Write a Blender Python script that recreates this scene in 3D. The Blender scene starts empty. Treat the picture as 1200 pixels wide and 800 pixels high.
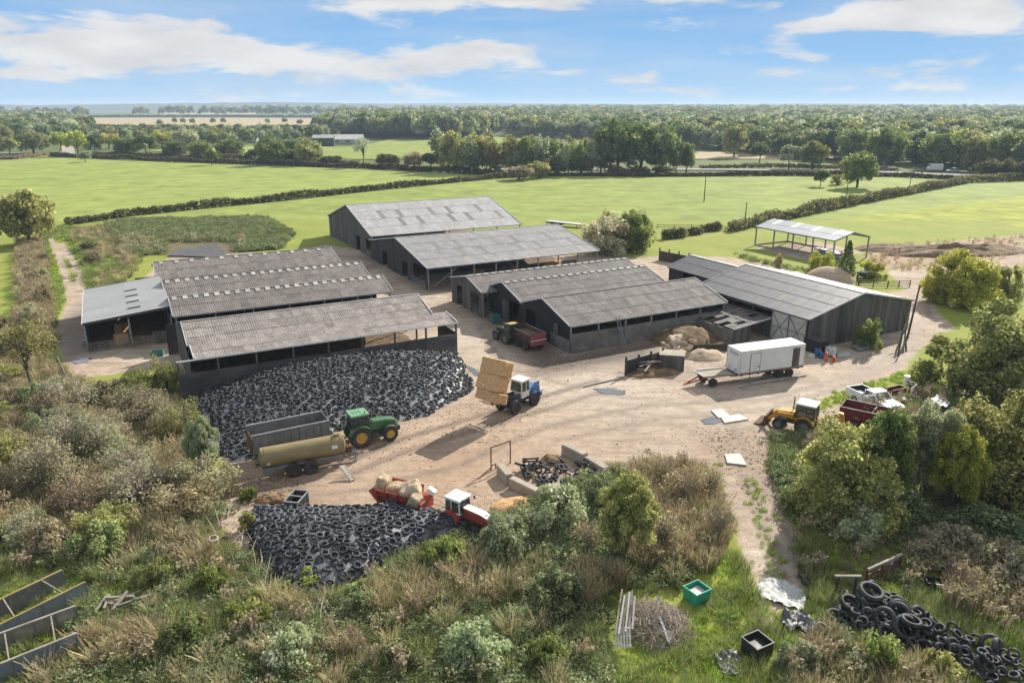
import bpy, bmesh, math, random
import numpy as np
from mathutils import Vector, Matrix, Euler, noise as mnoise

# ------------------------------------------------------------------ camera, sky, sun, exposure
SC = bpy.context.scene
COL = SC.collection
R = math.radians
PITCH, FOC, CAMH = R(17.4), 880.0, 30.0          # focal length in photo pixels (photo 1200 wide)
cam_d = bpy.data.cameras.new('camera'); cam = bpy.data.objects.new('camera', cam_d); COL.objects.link(cam)
cam.location = (0, 0, CAMH); cam.rotation_euler = (R(90) - PITCH, 0, 0)
cam_d.sensor_width = 36; cam_d.lens = 36 * FOC / 1200; cam_d.clip_end = 60000; cam_d.clip_start = 0.5
SC.camera = cam
SUN_EL, SUN_AZ = R(31), R(35)                     # azimuth clockwise from +Y
sd = bpy.data.lights.new('sun', 'SUN'); sd.energy = 4.4; sd.angle = R(0.5); sd.color = (1, 0.935, 0.84)
sun = bpy.data.objects.new('sun', sd); COL.objects.link(sun)
sdir = Vector((math.sin(SUN_AZ) * math.cos(SUN_EL), math.cos(SUN_AZ) * math.cos(SUN_EL), math.sin(SUN_EL)))
sun.rotation_euler = (-sdir).to_track_quat('-Z', 'Y').to_euler()
sun.location = (0, 0, 200)
SC.view_settings.view_transform = 'Standard'; SC.view_settings.look = 'None'
SC.view_settings.exposure = 0.9; SC.view_settings.gamma = 1
SC.cycles.max_bounces = 5; SC.cycles.transparent_max_bounces = 6; SC.cycles.volume_bounces = 0
SC.cycles.use_adaptive_sampling = True; SC.cycles.adaptive_threshold = 0.02
SC.cycles.caustics_reflective = False; SC.cycles.caustics_refractive = False

def make_world():
    w = bpy.data.worlds.new('World'); SC.world = w; w.use_nodes = True
    nt = w.node_tree; nt.nodes.clear(); N = nt.nodes.new; L = nt.links.new
    out = N('ShaderNodeOutputWorld'); bg = N('ShaderNodeBackground'); L(bg.outputs[0], out.inputs[0])
    sky = N('ShaderNodeTexSky'); sky.sky_type = 'NISHITA'; sky.sun_disc = False
    sky.sun_elevation = SUN_EL; sky.sun_rotation = SUN_AZ
    sky.air_density = 1.0; sky.dust_density = 0.25; sky.ozone_density = 4.0; sky.altitude = 100
    tc = N('ShaderNodeTexCoord'); sep = N('ShaderNodeSeparateXYZ'); L(tc.outputs['Generated'], sep.inputs[0])
    def math_(op, a, b=None, c=None):
        n = N('ShaderNodeMath'); n.operation = op
        for i, v in enumerate((a, b, c)):
            if v is None: continue
            if isinstance(v, (int, float)): n.inputs[i].default_value = v
            else: L(v, n.inputs[i])
        return n.outputs[0]
    # tint the clear sky towards the photograph's azure
    tint = N('ShaderNodeMix'); tint.data_type = 'RGBA'; tint.blend_type = 'MULTIPLY'; tint.inputs[0].default_value = 1
    cap = N('ShaderNodeVectorMath'); cap.operation = 'MINIMUM'; L(sky.outputs[0], cap.inputs[0]); cap.inputs[1].default_value = (2.6, 3.4, 4.2)
    L(cap.outputs[0], tint.inputs[6]); tint.inputs[7].default_value = SKY_TINT
    # clouds: azimuth / elevation space (degrees), the same everywhere round the horizon
    az = math_('MULTIPLY', math_('ARCTAN2', sep.outputs[0], sep.outputs[1]), 57.2958)
    el = math_('MULTIPLY', math_('ARCSINE', sep.outputs[2]), 57.2958)
    gr = N('ShaderNodeValToRGB'); ge = gr.color_ramp.elements; L(math_('DIVIDE', math_('MAXIMUM', el, 0), 90), gr.inputs[0])
    ge[0].color = SKY_LOW; ge[0].position = 0; ge[1].color = SKY_HIGH; ge[1].position = 1
    for p_, c_ in SKY_MID: x_ = ge.new(p_); x_.color = c_
    az_mix = N('ShaderNodeMix'); az_mix.data_type = 'RGBA'; az_mix.inputs[0].default_value = .75; L(tint.outputs[2], az_mix.inputs[6]); L(gr.outputs[0], az_mix.inputs[7])
    cmb = N('ShaderNodeCombineXYZ'); L(az, cmb.inputs[0]); L(math_('MULTIPLY', el, 3.6), cmb.inputs[1])
    n1 = N('ShaderNodeTexNoise'); n1.inputs['Scale'].default_value = 0.12; n1.inputs['Detail'].default_value = 10; n1.inputs['Roughness'].default_value = 0.60
    n1.inputs['Distortion'].default_value = 0.25
    L(cmb.outputs[0], n1.inputs['Vector'])
    # cloud banks: (azimuth, elevation, half width, half height, weight)
    acc = None
    for (a0, e0, wa, we, k) in CLOUDS:
        dx = math_('DIVIDE', math_('SUBTRACT', az, a0), wa); dy = math_('DIVIDE', math_('SUBTRACT', el, e0), we)
        q = math_('ADD', math_('MULTIPLY', dx, dx), math_('MULTIPLY', dy, dy))
        g = math_('MULTIPLY', math_('EXPONENT', math_('MULTIPLY', q, -1.0)), k)
        acc = g if acc is None else math_('ADD', acc, g)
    # broken cloud above the view and all round, thickened to neutralise the fill light
    hi = N('ShaderNodeMapRange'); hi.inputs[1].default_value = 7.5; hi.inputs[2].default_value = 15; hi.inputs[3].default_value = 0; hi.inputs[4].default_value = 0.40
    L(el, hi.inputs[0]); acc = math_('ADD', acc, hi.outputs[0])
    d = math_('ADD', math_('MULTIPLY_ADD', n1.outputs['Fac'], 2.1, -.57), acc)
    dens = N('ShaderNodeMapRange'); dens.interpolation_type = 'SMOOTHSTEP'
    dens.inputs[1].default_value = 0.58; dens.inputs[2].default_value = .92; dens.inputs[3].default_value = 0; dens.inputs[4].default_value = 0.96
    L(d, dens.inputs[0])
    # thin veil
    cm2 = N('ShaderNodeCombineXYZ'); L(az, cm2.inputs[0]); L(math_('MULTIPLY', el, 8.0), cm2.inputs[1])
    n2 = N('ShaderNodeTexNoise'); n2.inputs['Scale'].default_value = 0.05; n2.inputs['Detail'].default_value = 6
    L(cm2.outputs[0], n2.inputs['Vector'])
    veil = N('ShaderNodeMapRange'); veil.inputs[1].default_value = 0.42; veil.inputs[2].default_value = 0.8; veil.inputs[3].default_value = 0; veil.inputs[4].default_value = 0.45
    L(n2.outputs['Fac'], veil.inputs[0])
    dd = math_('MAXIMUM', dens.outputs[0], veil.outputs[0])
    # cloud colour: white tops, greyer cores
    ccol = N('ShaderNodeMix'); ccol.data_type = 'RGBA'; ccol.inputs[6].default_value = CLOUD_GREY; ccol.inputs[7].default_value = CLOUD_WHITE
    mr = N('ShaderNodeMapRange'); mr.inputs[1].default_value = 0.3; mr.inputs[2].default_value = 0.62
    n3 = N('ShaderNodeTexNoise'); n3.inputs['Scale'].default_value = 0.16; n3.inputs['Detail'].default_value = 5; L(cmb.outputs[0], n3.inputs['Vector'])
    L(n3.outputs['Fac'], mr.inputs[0]); L(mr.outputs[0], ccol.inputs[0])
    mx = N('ShaderNodeMix'); mx.data_type = 'RGBA'; L(dd, mx.inputs[0]); L(az_mix.outputs[2], mx.inputs[6]); L(ccol.outputs[2], mx.inputs[7])
    L(mx.outputs[2], bg.inputs[0]); bg.inputs[1].default_value = 0.15
SKY_TINT = (0.72, 0.92, 1.12, 1)
SKY_LOW = (1.35, 2.15, 2.8, 1); SKY_MID = ((.03, (.85, 1.68, 2.68, 1)), (.075, (.50, 1.22, 2.35, 1)), (.3, (.55, 1.1, 1.85, 1))); SKY_HIGH = (.6, 1.0, 1.6, 1)
CLOUD_GREY = (2.35, 2.36, 2.42, 1); CLOUD_WHITE = (3.05, 3.02, 2.98, 1)
CLOUDS = [(-29, 3.7, 10, 1.35, .58), (-20, 2.9, 8, 1.05, .50), (-6.5, 3.1, 6.5, .95, .58), (-2, 3.9, 3.5, .5, .40), (-33, 1.9, 6, .45, .28), (-25, 5.2, 7, .5, .26),
          (30, 5.7, 9, 1.4, .60), (23, 5.3, 6, .6, .40), (1, 7.4, 11, .8, .58), (-8, 6.6, 6, .5, .28), (-30, 7.6, 8, .5, .36), (15, 2.2, 18, .6, .26), (25, 1.1, 14, .4, .2), (5, 1.0, 14, .4, .18)]
make_world()

# ------------------------------------------------------------------ helpers
_c, _s = math.cos(PITCH), math.sin(PITCH)
def W(px, py, z=0.0):
    """world point at height z seen at photograph pixel (px, py)"""
    x, y = (px - 600) / FOC, (py - 400) / FOC
    d = Vector((x, _c - y * _s, -_s - y * _c)); t = (z - CAMH) / d.z
    return Vector((d.x * t, d.y * t, z))
def PX(p):
    Z = p[2] - CAMH; d = p[1] * _c - Z * _s
    return 600 + FOC * p[0] / d, 400 - FOC * (p[1] * _s + Z * _c) / d
def Fr(deg):
    a = R(deg); u = Vector((math.cos(a), math.sin(a), 0)); v = Vector((-math.sin(a), math.cos(a), 0))
    return lambda U, V, z=0: u * U + v * V + Vector((0, 0, z))
F28, FH = Fr(28), Fr(-62)
RNG = random.Random(7)

class MB:
    def __init__(s): s.v = []; s.f = []
    def add(s, vs, fs, m=None):
        o = len(s.v)
        s.v += [tuple(m @ Vector(v)) if m else tuple(v) for v in vs]
        s.f += [tuple(i + o for i in f) for f in fs]; return s
    def box(s, c, d, m=None, rz=0, rx=0, ry=0):
        x, y, z = d[0] / 2, d[1] / 2, d[2] / 2
        vs = [(i * x, j * y, k * z) for k in (-1, 1) for j in (-1, 1) for i in (-1, 1)]
        mm = Matrix.Translation(c) @ Euler((rx, ry, rz)).to_matrix().to_4x4()
        if m: mm = m @ mm
        return s.add(vs, [(0, 2, 3, 1), (4, 5, 7, 6), (0, 1, 5, 4), (2, 6, 7, 3), (0, 4, 6, 2), (1, 3, 7, 5)], mm)
    def beam(s, a, b, w, h, roll=0):
        a, b = Vector(a), Vector(b); d = b - a
        q = d.to_track_quat('X', 'Z').to_matrix().to_4x4()
        return s.box((0, 0, 0), (d.length, w, h), Matrix.Translation((a + b) / 2) @ q @ Matrix.Rotation(roll, 4, 'X'))
    def tube(s, pts, r, n=6, cap=True):
        pts = [Vector(p) for p in pts]; rs = r if isinstance(r, (list, tuple)) else [r] * len(pts)
        o = len(s.v); up = Vector((0, 0, 1))
        for i, p in enumerate(pts):
            d = (pts[min(i + 1, len(pts) - 1)] - pts[max(i - 1, 0)]).normalized()
            a = d.cross(up if abs(d.z) < .95 else Vector((1, 0, 0))).normalized(); b = a.cross(d)
            for k in range(n):
                t = 2 * math.pi * k / n; s.v.append(tuple(p + (a * math.cos(t) + b * math.sin(t)) * rs[i]))
        for i in range(len(pts) - 1):
            for k in range(n):
                k2 = (k + 1) % n
                s.f.append((o + i * n + k, o + (i + 1) * n + k, o + (i + 1) * n + k2, o + i * n + k2))
        if cap:
            s.f.append(tuple(o + k for k in range(n))); s.f.append(tuple(o + (len(pts) - 1) * n + k for k in reversed(range(n))))
        return s
    def lathe(s, prof, n=20, m=None, closed=False):
        """profile of (radius, height) turned about local Y (a wheel's axle)"""
        vs = []; fs = []; k = len(prof)
        for i in range(n):
            t = 2 * math.pi * i / n
            vs += [(r * math.cos(t), h, r * math.sin(t)) for r, h in prof]
        for i in range(n):
            j = (i + 1) % n
            for q in range(k if closed else k - 1):
                q2 = (q + 1) % k
                fs.append((i * k + q, j * k + q, j * k + q2, i * k + q2))
        return s.add(vs, fs, m)
    def prism(s, poly, y0, y1, m=None):
        """2D outline in x,z extruded along y"""
        n = len(poly); vs = [(x, y0, z) for x, z in poly] + [(x, y1, z) for x, z in poly]
        fs = [tuple(range(n)), tuple(reversed(range(n, 2 * n)))] + [(i, i + n, (i + 1) % n + n, (i + 1) % n) for i in range(n)]
        return s.add(vs, fs, m)
    def slab(s, poly, z0, z1, m=None):
        n = len(poly); vs = [(x, y, z0) for x, y in poly] + [(x, y, z1) for x, y in poly]
        fs = [tuple(reversed(range(n))), tuple(range(n, 2 * n))] + [(i, (i + 1) % n, (i + 1) % n + n, i + n) for i in range(n)]
        return s.add(vs, fs, m)
    def mesh(s, name):
        me = bpy.data.meshes.new(name); me.from_pydata(s.v, [], s.f); return me

def mesh_np(name, V, F, attrs=None, smooth=False):
    """fast mesh from arrays: V (n,3), F (m,3 or 4)"""
    me = bpy.data.meshes.new(name); V = np.asarray(V, np.float32); F = np.asarray(F, np.int32); k = F.shape[1]
    me.vertices.add(len(V)); me.vertices.foreach_set('co', V.ravel())
    me.loops.add(F.size); me.loops.foreach_set('vertex_index', F.ravel())
    me.polygons.add(len(F)); me.polygons.foreach_set('loop_start', np.arange(0, F.size, k, dtype=np.int32))
    me.polygons.foreach_set('loop_total', np.full(len(F), k, np.int32))
    if smooth: me.polygons.foreach_set('use_smooth', np.ones(len(F), bool))
    me.update(calc_edges=True)
    for nm, arr in (attrs or {}).items():
        a = me.attributes.new(nm, 'FLOAT', 'POINT'); a.data.foreach_set('value', np.asarray(arr, np.float32))
    return me

def obj(name, mb, mat, parent=None, loc=None, rot=None, smooth=False, bevel=0, **props):
    me = mb.mesh(name) if isinstance(mb, MB) else mb
    if mat is not None and not me.materials: me.materials.append(mat)
    if isinstance(mb, MB):
        bm = bmesh.new(); bm.from_mesh(me); bmesh.ops.recalc_face_normals(bm, faces=bm.faces)
        if bevel: bmesh.ops.bevel(bm, geom=list(bm.edges), offset=bevel, segments=1, affect='EDGES', clamp_overlap=True)
        bm.to_mesh(me); bm.free()
    if smooth:
        me.polygons.foreach_set('use_smooth', np.ones(len(me.polygons), bool))
        try: me.set_sharp_from_angle(angle=R(38))
        except Exception: pass
    o = bpy.data.objects.new(name, me); COL.objects.link(o)
    if parent is not None: o.parent = parent
    if loc is not None: o.location = loc
    if rot is not None: o.rotation_euler = rot
    for k, v in props.items(): o[k] = v
    return o
def tag(o, label=None, cat=None, group=None, kind=None):
    if label: o['label'] = label
    if cat: o['category'] = cat
    if group: o['group'] = group
    if kind: o['kind'] = kind
    return o
def thing(name, label, cat, loc=(0, 0, 0), rz=0, group=None):
    o = bpy.data.objects.new(name, None); COL.objects.link(o); o.empty_display_size = .3
    o.location = loc; o.rotation_euler = (0, 0, rz); return tag(o, label, cat, group)
def part(name, parent):
    o = bpy.data.objects.new(name, None); COL.objects.link(o); o.parent = parent; o.empty_display_size = .2; return o
_kids = {}
def dup(o, loc=None, rz=None, label=None, group=None, parent=None, scale=None):
    c = o.copy(); COL.objects.link(c)
    if parent is not None: c.parent = parent
    for ch in o.children: dup(ch, parent=c)
    if loc is not None: c.location = loc
    if rz is not None: c.rotation_euler = (0, 0, rz)
    if scale is not None: c.scale = scale if hasattr(scale, '__len__') else (scale,) * 3
    if label: c['label'] = label
    if group: c['group'] = group
    return c

# ------------------------------------------------------------------ materials
def M(name, c1, c2=None, scale=2.0, rough=.75, metal=0.0, bump=0.0, rnd=.10, world=False, spec=.35, fine=.18, lo=.35, hi=.65, c3=None, s3=.6, t3=.6, emit=None, stretch=None):
    m = bpy.data.materials.new(name); m.use_nodes = True; nt = m.node_tree; N = nt.nodes.new; L = nt.links.new
    b = nt.nodes['Principled BSDF']; b.inputs['Roughness'].default_value = rough; b.inputs['Metallic'].default_value = metal
    b.inputs['Specular IOR Level'].default_value = spec
    if world: vec = N('ShaderNodeNewGeometry').outputs['Position']
    else: vec = N('ShaderNodeTexCoord').outputs['Object']
    if stretch:
        mp = N('ShaderNodeMapping'); mp.inputs['Scale'].default_value = stretch; L(vec, mp.inputs[0]); vec = mp.outputs[0]
    oi = N('ShaderNodeObjectInfo')
    if not world:                                    # every object gets its own patch of the pattern
        ad = N('ShaderNodeVectorMath'); ad.operation = 'MULTIPLY_ADD'; ad.inputs[1].default_value = (37, 53, 71); L(oi.outputs['Random'], ad.inputs[0]); L(vec, ad.inputs[2]); vec = ad.outputs[0]
    def noise(s, d=6, r=.6):
        n = N('ShaderNodeTexNoise'); n.inputs['Scale'].default_value = s; n.inputs['Detail'].default_value = d; n.inputs['Roughness'].default_value = r; L(vec, n.inputs['Vector']); return n.outputs['Fac']
    def rng(x, a, b_, c, d):
        n = N('ShaderNodeMapRange'); L(x, n.inputs[0])
        for i, v in enumerate((a, b_, c, d)): n.inputs[i + 1].default_value = v
        return n.outputs[0]
    def mix(f, a, b_, mode='MIX'):
        n = N('ShaderNodeMix'); n.data_type = 'RGBA'; n.blend_type = mode
        for i, v in ((0, f), (6, a), (7, b_)):
            if isinstance(v, (int, float)): n.inputs[i].default_value = v
            elif isinstance(v, tuple): n.inputs[i].default_value = v if len(v) == 4 else v + (1,)
            else: L(v, n.inputs[i])
        return n.outputs[2]
    c2 = c2 or tuple(x * .72 for x in c1)
    big = noise(scale)
    col = mix(rng(big, lo, hi, 0, 1), c1, c2)
    if c3: col = mix(rng(noise(scale * s3, 8, .7), t3, t3 + .12, 0, 1), col, c3)
    fn = noise(scale * 9, 4)
    val = rng(fn, .3, .7, 1 - fine, 1 + fine)
    rn = rng(oi.outputs['Random'], 0, 1, 1 - rnd, 1 + rnd)
    mu = N('ShaderNodeMath'); mu.operation = 'MULTIPLY'; L(val, mu.inputs[0]); L(rn, mu.inputs[1])
    vm = N('ShaderNodeVectorMath'); vm.operation = 'SCALE'; L(col, vm.inputs[0]); L(mu.outputs[0], vm.inputs['Scale'])
    L(vm.outputs[0], b.inputs['Base Color'])
    L(rng(big, 0, 1, max(.03, rough - .12), min(1, rough + .12)), b.inputs['Roughness'])
    if bump:
        bp = N('ShaderNodeBump'); bp.inputs['Strength'].default_value = min(1, bump); bp.inputs['Distance'].default_value = .05
        L(fn, bp.inputs['Height']); L(bp.outputs[0], b.inputs['Normal'])
    if emit: b.inputs['Emission Color'].default_value = emit[0] + (1,); b.inputs['Emission Strength'].default_value = emit[1]
    return m
def glass_mat():
    m = bpy.data.materials.new('cab_glass'); m.use_nodes = True; nt = m.node_tree; b = nt.nodes['Principled BSDF']
    b.inputs['Base Color'].default_value = (.05, .07, .07, 1); b.inputs['Roughness'].default_value = .06; b.inputs['Alpha'].default_value = .55
    return m
MAT = dict(
    steel=M('galvanised_steel', (.33, .34, .35), (.24, .25, .26), 3, .5, .35),
    darksteel=M('dark_steel', (.06, .06, .065), (.10, .08, .07), 3, .6, .3),
    rust=M('rusty_steel', (.16, .07, .04), (.08, .045, .035), 4, .85),
    concrete=M('grey_concrete', (.21, .192, .17), (.12, .113, .103), .6, .9, bump=.3, c3=(.06, .058, .055), t3=.56),
    palecon=M('pale_concrete', (.40, .35, .28), (.30, .26, .21), .8, .9, bump=.4),
    darkcon=M('stained_dark_wall', (.105, .10, .097), (.052, .051, .052), .7, .9, bump=.3, c3=(.15, .14, .13), t3=.62, stretch=(.35, 1, 1)),
    palestraw=M('pale_broken_straw', (.58, .46, .31), (.42, .32, .20), 3.5, .95, bump=.9, fine=.5),
    slab=M('pale_slab', (.62, .59, .53), (.50, .47, .42), 1.5, .9, bump=.3),
    board=M('weathered_dark_boarding', (.055, .052, .052), (.030, .029, .030), 1.2, .85, stretch=(1, 1, .15), rnd=.25),
    boardgrey=M('weathered_grey_boarding', (.145, .132, .12), (.062, .058, .056), 1.0, .85, stretch=(1, 1, .12), rnd=.25),
    black=M('black_painted_cladding', (.022, .022, .024), (.014, .014, .016), 1.2, .65, rnd=.2),
    post=M('weathered_posts', (.16, .13, .11), (.10, .085, .075), 2, .85),
    sheetA=M('brown_grey_fibre_cement', (.285, .258, .232), (.175, .155, .138), .55, .8, rnd=.10, fine=.36, c3=(.36, .335, .28), t3=.58, s3=3),
    sheetC=M('mottled_fibre_cement', (.205, .18, .164), (.125, .110, .102), .5, .8, rnd=.10, fine=.34, c3=(.27, .255, .20), t3=.58, s3=2.5),
    sheetE=M('pale_grey_fibre_cement', (.385, .376, .372), (.285, .276, .272), .5, .7, rnd=.045, fine=.25, c3=(.27, .25, .23), t3=.64, s3=2),
    sheetF=M('grey_fibre_cement', (.285, .278, .275), (.205, .198, .196), .5, .75, rnd=.045, fine=.25, c3=(.18, .165, .15), t3=.64, s3=2),
    sheetG=M('purple_brown_fibre_cement', (.170, .152, .143), (.105, .094, .089), .6, .8, rnd=.11, fine=.34, c3=(.20, .195, .14), t3=.57, s3=2.5),
    sheetH=M('dark_grey_roof_sheet', (.122, .122, .130), (.078, .079, .085), .45, .5, rnd=.07, fine=.3, c3=(.19, .18, .15), t3=.60, s3=2),
    sheetB=M('pale_steel_roof', (.36, .365, .36), (.30, .305, .30), .25, .5, rnd=.03, fine=.08),
    sheetI=M('new_steel_roof', (.31, .335, .35), (.27, .295, .31), .25, .55, rnd=.03, fine=.05),
    rooflight=M('pale_rooflight', (.46, .45, .42), (.34, .33, .30), 2, .5, rnd=.15),
    dullight=M('grimy_rooflight', (.20, .185, .165), (.155, .14, .125), 2, .6, rnd=.15),
    trim=M('pale_flashing', (.62, .62, .60), (.46, .46, .44), 2, .6),
    straw=M('straw', (.64, .405, .20), (.47, .285, .135), 3.5, .95, bump=.9, fine=.45),
    strawdirty=M('dirty_straw', (.26, .17, .085), (.12, .075, .045), 1.2, .95, bump=.9, fine=.4),
    rubber=M('worn_black_rubber', (.026, .028, .033), (.062, .064, .07), 5, .66, bump=.3, rnd=.5, spec=.4),
    rubberdusty=M('dusty_tractor_rubber', (.030, .029, .028), (.075, .064, .052), 3, .8, bump=.3, rnd=.2),
    sheetplastic=M('black_silage_plastic', (.058, .064, .073), (.14, .15, .165), 1.5, .38, bump=.8, spec=.5, c3=(.45, .47, .50), t3=.57, s3=3),  # pale patches are glints painted into the plastic's colour
    green=M('tractor_green', (.04, .15, .05), (.06, .12, .05), 3, .38, spec=.5, fine=.1, c3=(.13, .11, .07), t3=.60),
    greenroof=M('green_roof_sheen', (.16, .34, .19), (.13, .27, .15), 3, .4, fine=.06),  # sheen on the cab roof, put in as a paler green
    greendark=M('dull_green', (.04, .075, .05), (.05, .06, .045), 3, .6),
    yellow=M('rim_yellow', (.62, .40, .045), (.46, .31, .08), 5, .5),
    jcb=M('digger_yellow', (.62, .30, .015), (.40, .20, .04), 3, .55, c3=(.16, .12, .09), t3=.62),
    red=M('dull_red_paint', (.36, .055, .035), (.26, .06, .04), 2.5, .6, c3=(.20, .13, .09), t3=.56),
    darkred=M('dark_red_paint', (.17, .025, .028), (.10, .03, .03), 2.5, .6, c3=(.09, .07, .06), t3=.62),
    pink=M('faded_red_panel', (.34, .075, .085), (.22, .07, .07), 3, .65, c3=(.14, .10, .08), t3=.6),
    blue=M('loader_blue', (.045, .17, .42), (.06, .13, .26), 3, .5, c3=(.20, .17, .14), t3=.58),
    bluedark=M('dirty_dark_blue', (.03, .05, .10), (.05, .05, .06), 3, .6),
    white=M('white_paint', (.78, .78, .76), (.68, .68, .65), 1.2, .4, fine=.05, rnd=.03),
    olive=M('olive_tank_paint', (.30, .235, .105), (.22, .175, .085), 1.6, .45, c3=(.16, .12, .07), t3=.66, fine=.1, stretch=(.4, 1, 1)),
    greytrail=M('weathered_grey_metal', (.20, .205, .20), (.13, .13, .125), 1.5, .6, c3=(.11, .075, .05), t3=.62),
    bluegrey=M('blue_grey_panel', (.17, .22, .265), (.21, .215, .22), 1.4, .6, c3=(.16, .11, .08), t3=.62),
    timber=M('silvered_timber', (.30, .27, .225), (.19, .165, .135), 3, .9, stretch=(.3, 1, 1), rnd=.25),
    timberdark=M('dark_timber', (.085, .068, .055), (.05, .042, .036), 3, .9, stretch=(.3, 1, 1), rnd=.25),
    orange=M('orange_cylinder_paint', (.68, .12, .02), (.52, .10, .03), 4, .5),
    barrelblue=M('blue_plastic', (.03, .13, .32), (.03, .10, .24), 4, .45),
    teal=M('faded_teal', (.05, .22, .18), (.06, .15, .13), 3, .6),
    crategreen=M('green_plastic', (.025, .33, .20), (.03, .26, .16), 2, .45, fine=.08),
    blackplastic=M('black_plastic', (.02, .02, .022), (.035, .035, .035), 3, .45),
    palesheet=M('pale_sheeting', (.52, .52, .49), (.36, .38, .36), 1.6, .6, bump=.5, c3=(.30, .36, .34), t3=.58, s3=1.5),
    chrome=M('lamp_glass', (.75, .75, .72), None, 3, .15, .4),
    muck=M('muck_heap', (.20, .13, .06), (.09, .06, .035), 1.2, .95, bump=1, fine=.45, c3=(.26, .22, .07), t3=.56),
    tarmac=M('grey_road', (.26, .25, .24), (.21, .205, .20), .05, .9, world=True),
    sand=M('ballast_heap', (.42, .33, .24), (.34, .26, .19), 1.5, .95, bump=.8),
    bark=M('tree_bark', (.13, .11, .09), (.075, .065, .055), 3, .95, bump=.6),
    deadwood=M('bleached_twigs', (.42, .36, .29), (.26, .21, .165), 3, .9),
    glass=glass_mat(),
)
# ------------------------------------------------------------------ barns
CORR = {}
def corr_sheet(w, l, mat, key):
    k = (round(w, 3), round(l, 3), key)
    if k not in CORR:
        n = max(6, int(round(w / .13))); V = []; F = []
        for i in range(n + 1):
            x = w * i / n; h = .013 * (1 if i % 2 else -1)
            V += [(x, 0, h), (x, l, h)]
        for i in range(n): F.append((2 * i, 2 * i + 2, 2 * i + 3, 2 * i + 1))
        me = bpy.data.meshes.new('roof_sheet'); me.from_pydata(V, [], F); me.materials.append(mat); CORR[k] = me
    return CORR[k]
def roof_slope(parent, x0, x1, ya, za, yb, zb, mat, matkey, rows, w=1.05, lights=None, lmat=None, sag=.012, name='roof', vents=None):
    """one slope from ridge (ya, za) to eave (yb, zb); purlins carry corrugated sheets laid in overlapping rows"""
    L = x1 - x0; ncol = max(1, int(round(L / w))); w = L / ncol
    d = Vector((0, yb - ya, zb - za)); S = d.length; sgn = -1 if yb < ya else 1
    ang = math.atan2(zb - za, yb - ya)
    mb = MB(); npur = max(3, int(S / 1.4))
    nrm = Vector((0, -(zb - za), (yb - ya))).normalized();
    if nrm.z < 0: nrm = -nrm
    for i in range(npur + 1):
        p = Vector((0, ya, za)) + d * (i / npur * .985 + .007) - nrm * .14
        mb.box((x0 + L / 2, p.y, p.z), (L - .1, .07, .14), rx=ang)
    rf = obj(name, mb, MAT['darksteel'], parent)
    sl = S / rows; me = corr_sheet(w, sl + (.12 if rows > 1 else 0), mat, matkey)
    ml = corr_sheet(w, sl + (.12 if rows > 1 else 0), lmat, 'L' + matkey) if lmat else None
    rr = random.Random(int(abs(x0 * 13 + ya * 7)) + rows)
    for r in range(rows):
        for c in range(ncol):
            p = Vector((x0 + c * w, ya, za)) + d * (r / rows) + nrm * (.06 - .03 * r + rr.uniform(-.004, .004) + (.008 if c % 2 else 0))
            islight = lights and lights(r, c, rows, ncol)
            o = bpy.data.objects.new('roof_light' if islight else 'roof_sheet', ml if islight else me); COL.objects.link(o); o.parent = rf
            if sgn > 0: o.rotation_euler = (ang, 0, 0); o.location = p
            else:
                o.rotation_euler = (math.atan2(-(zb - za), -(yb - ya)) , 0, math.pi); o.rotation_euler = Euler((-(math.pi - ang) if ang > 0 else (math.pi + ang), 0, 0))
                o.rotation_euler = (Matrix.Rotation(math.pi, 4, 'Z') @ Matrix.Rotation(math.atan2(zb - za, ya - yb), 4, 'X')).to_euler(); o.location = p + Vector((w, 0, 0))
    if vents:   # raised ventilator caps set in a line just under the ridge
        vm = (MB().box((0, 0, .05), (.62, .85, .10)) if vents[0] > 1.32 and vents[1] > .5 else MB().box((0, 0, .05), (.8, .32, .16))).mesh('ridge_vent'); vm.materials.append(MAT['rooflight'])
        step, off = vents; x = x0 + step * .5
        while x < x1:
            p = Vector((x, ya, za)) + d * (off / S) + nrm * .05
            o = bpy.data.objects.new('ridge_vent', vm); COL.objects.link(o); o.parent = parent; o.location = p; o.rotation_euler = (ang if sgn > 0 else math.pi + ang, 0, 0)
            x += step
    return rf
def strip(name, parent, a, b, w, h, mat): return obj(name, MB().beam(a, b, w, h), mat, parent)
def posts(parent, xs, y, z1, mat, z0=0, w=.2):
    for x in xs: obj('post', MB().box((0, 0, (z0 + z1) / 2), (w, w, z1 - z0)), mat, parent, loc=(x, y, 0))
def wall_run(parent, name, p0, p1, z0, z1, bay, mat, t=.12, gaps=(), slats=0, z1b=None):
    """a straight wall of panels, one part per bay; slats>0 builds the panel of upright boards with gaps"""
    p0, p1 = Vector((*p0, 0)), Vector((*p1, 0)); L = (p1 - p0).length; n = max(1, int(round(L / bay))); ang = math.atan2(p1.y - p0.y, p1.x - p0.x)
    for i in range(n):
        if i in gaps: continue
        w = L / n - .012; c = p0 + (p1 - p0) * ((i + .5) / n); zt0 = z1 if z1b is None else z1 + (z1b - z1) * i / n; zt1 = z1 if z1b is None else z1 + (z1b - z1) * (i + 1) / n
        mb = MB()
        if slats:
            k = int(w / slats)
            for j in range(k):
                f = (j + .5) / k; zt = zt0 + (zt1 - zt0) * f
                mb.box((-w / 2 + w * f, RNG.uniform(-.01, .01), (z0 + zt) / 2), (w / k - .025, .03, zt - z0))
        else:
            mb.prism([(-w / 2, z0), (w / 2, z0), (w / 2, zt1), (-w / 2, zt0)], -t / 2, t / 2)
        obj(name, mb, mat, parent, loc=c, rot=(0, 0, ang))
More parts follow.
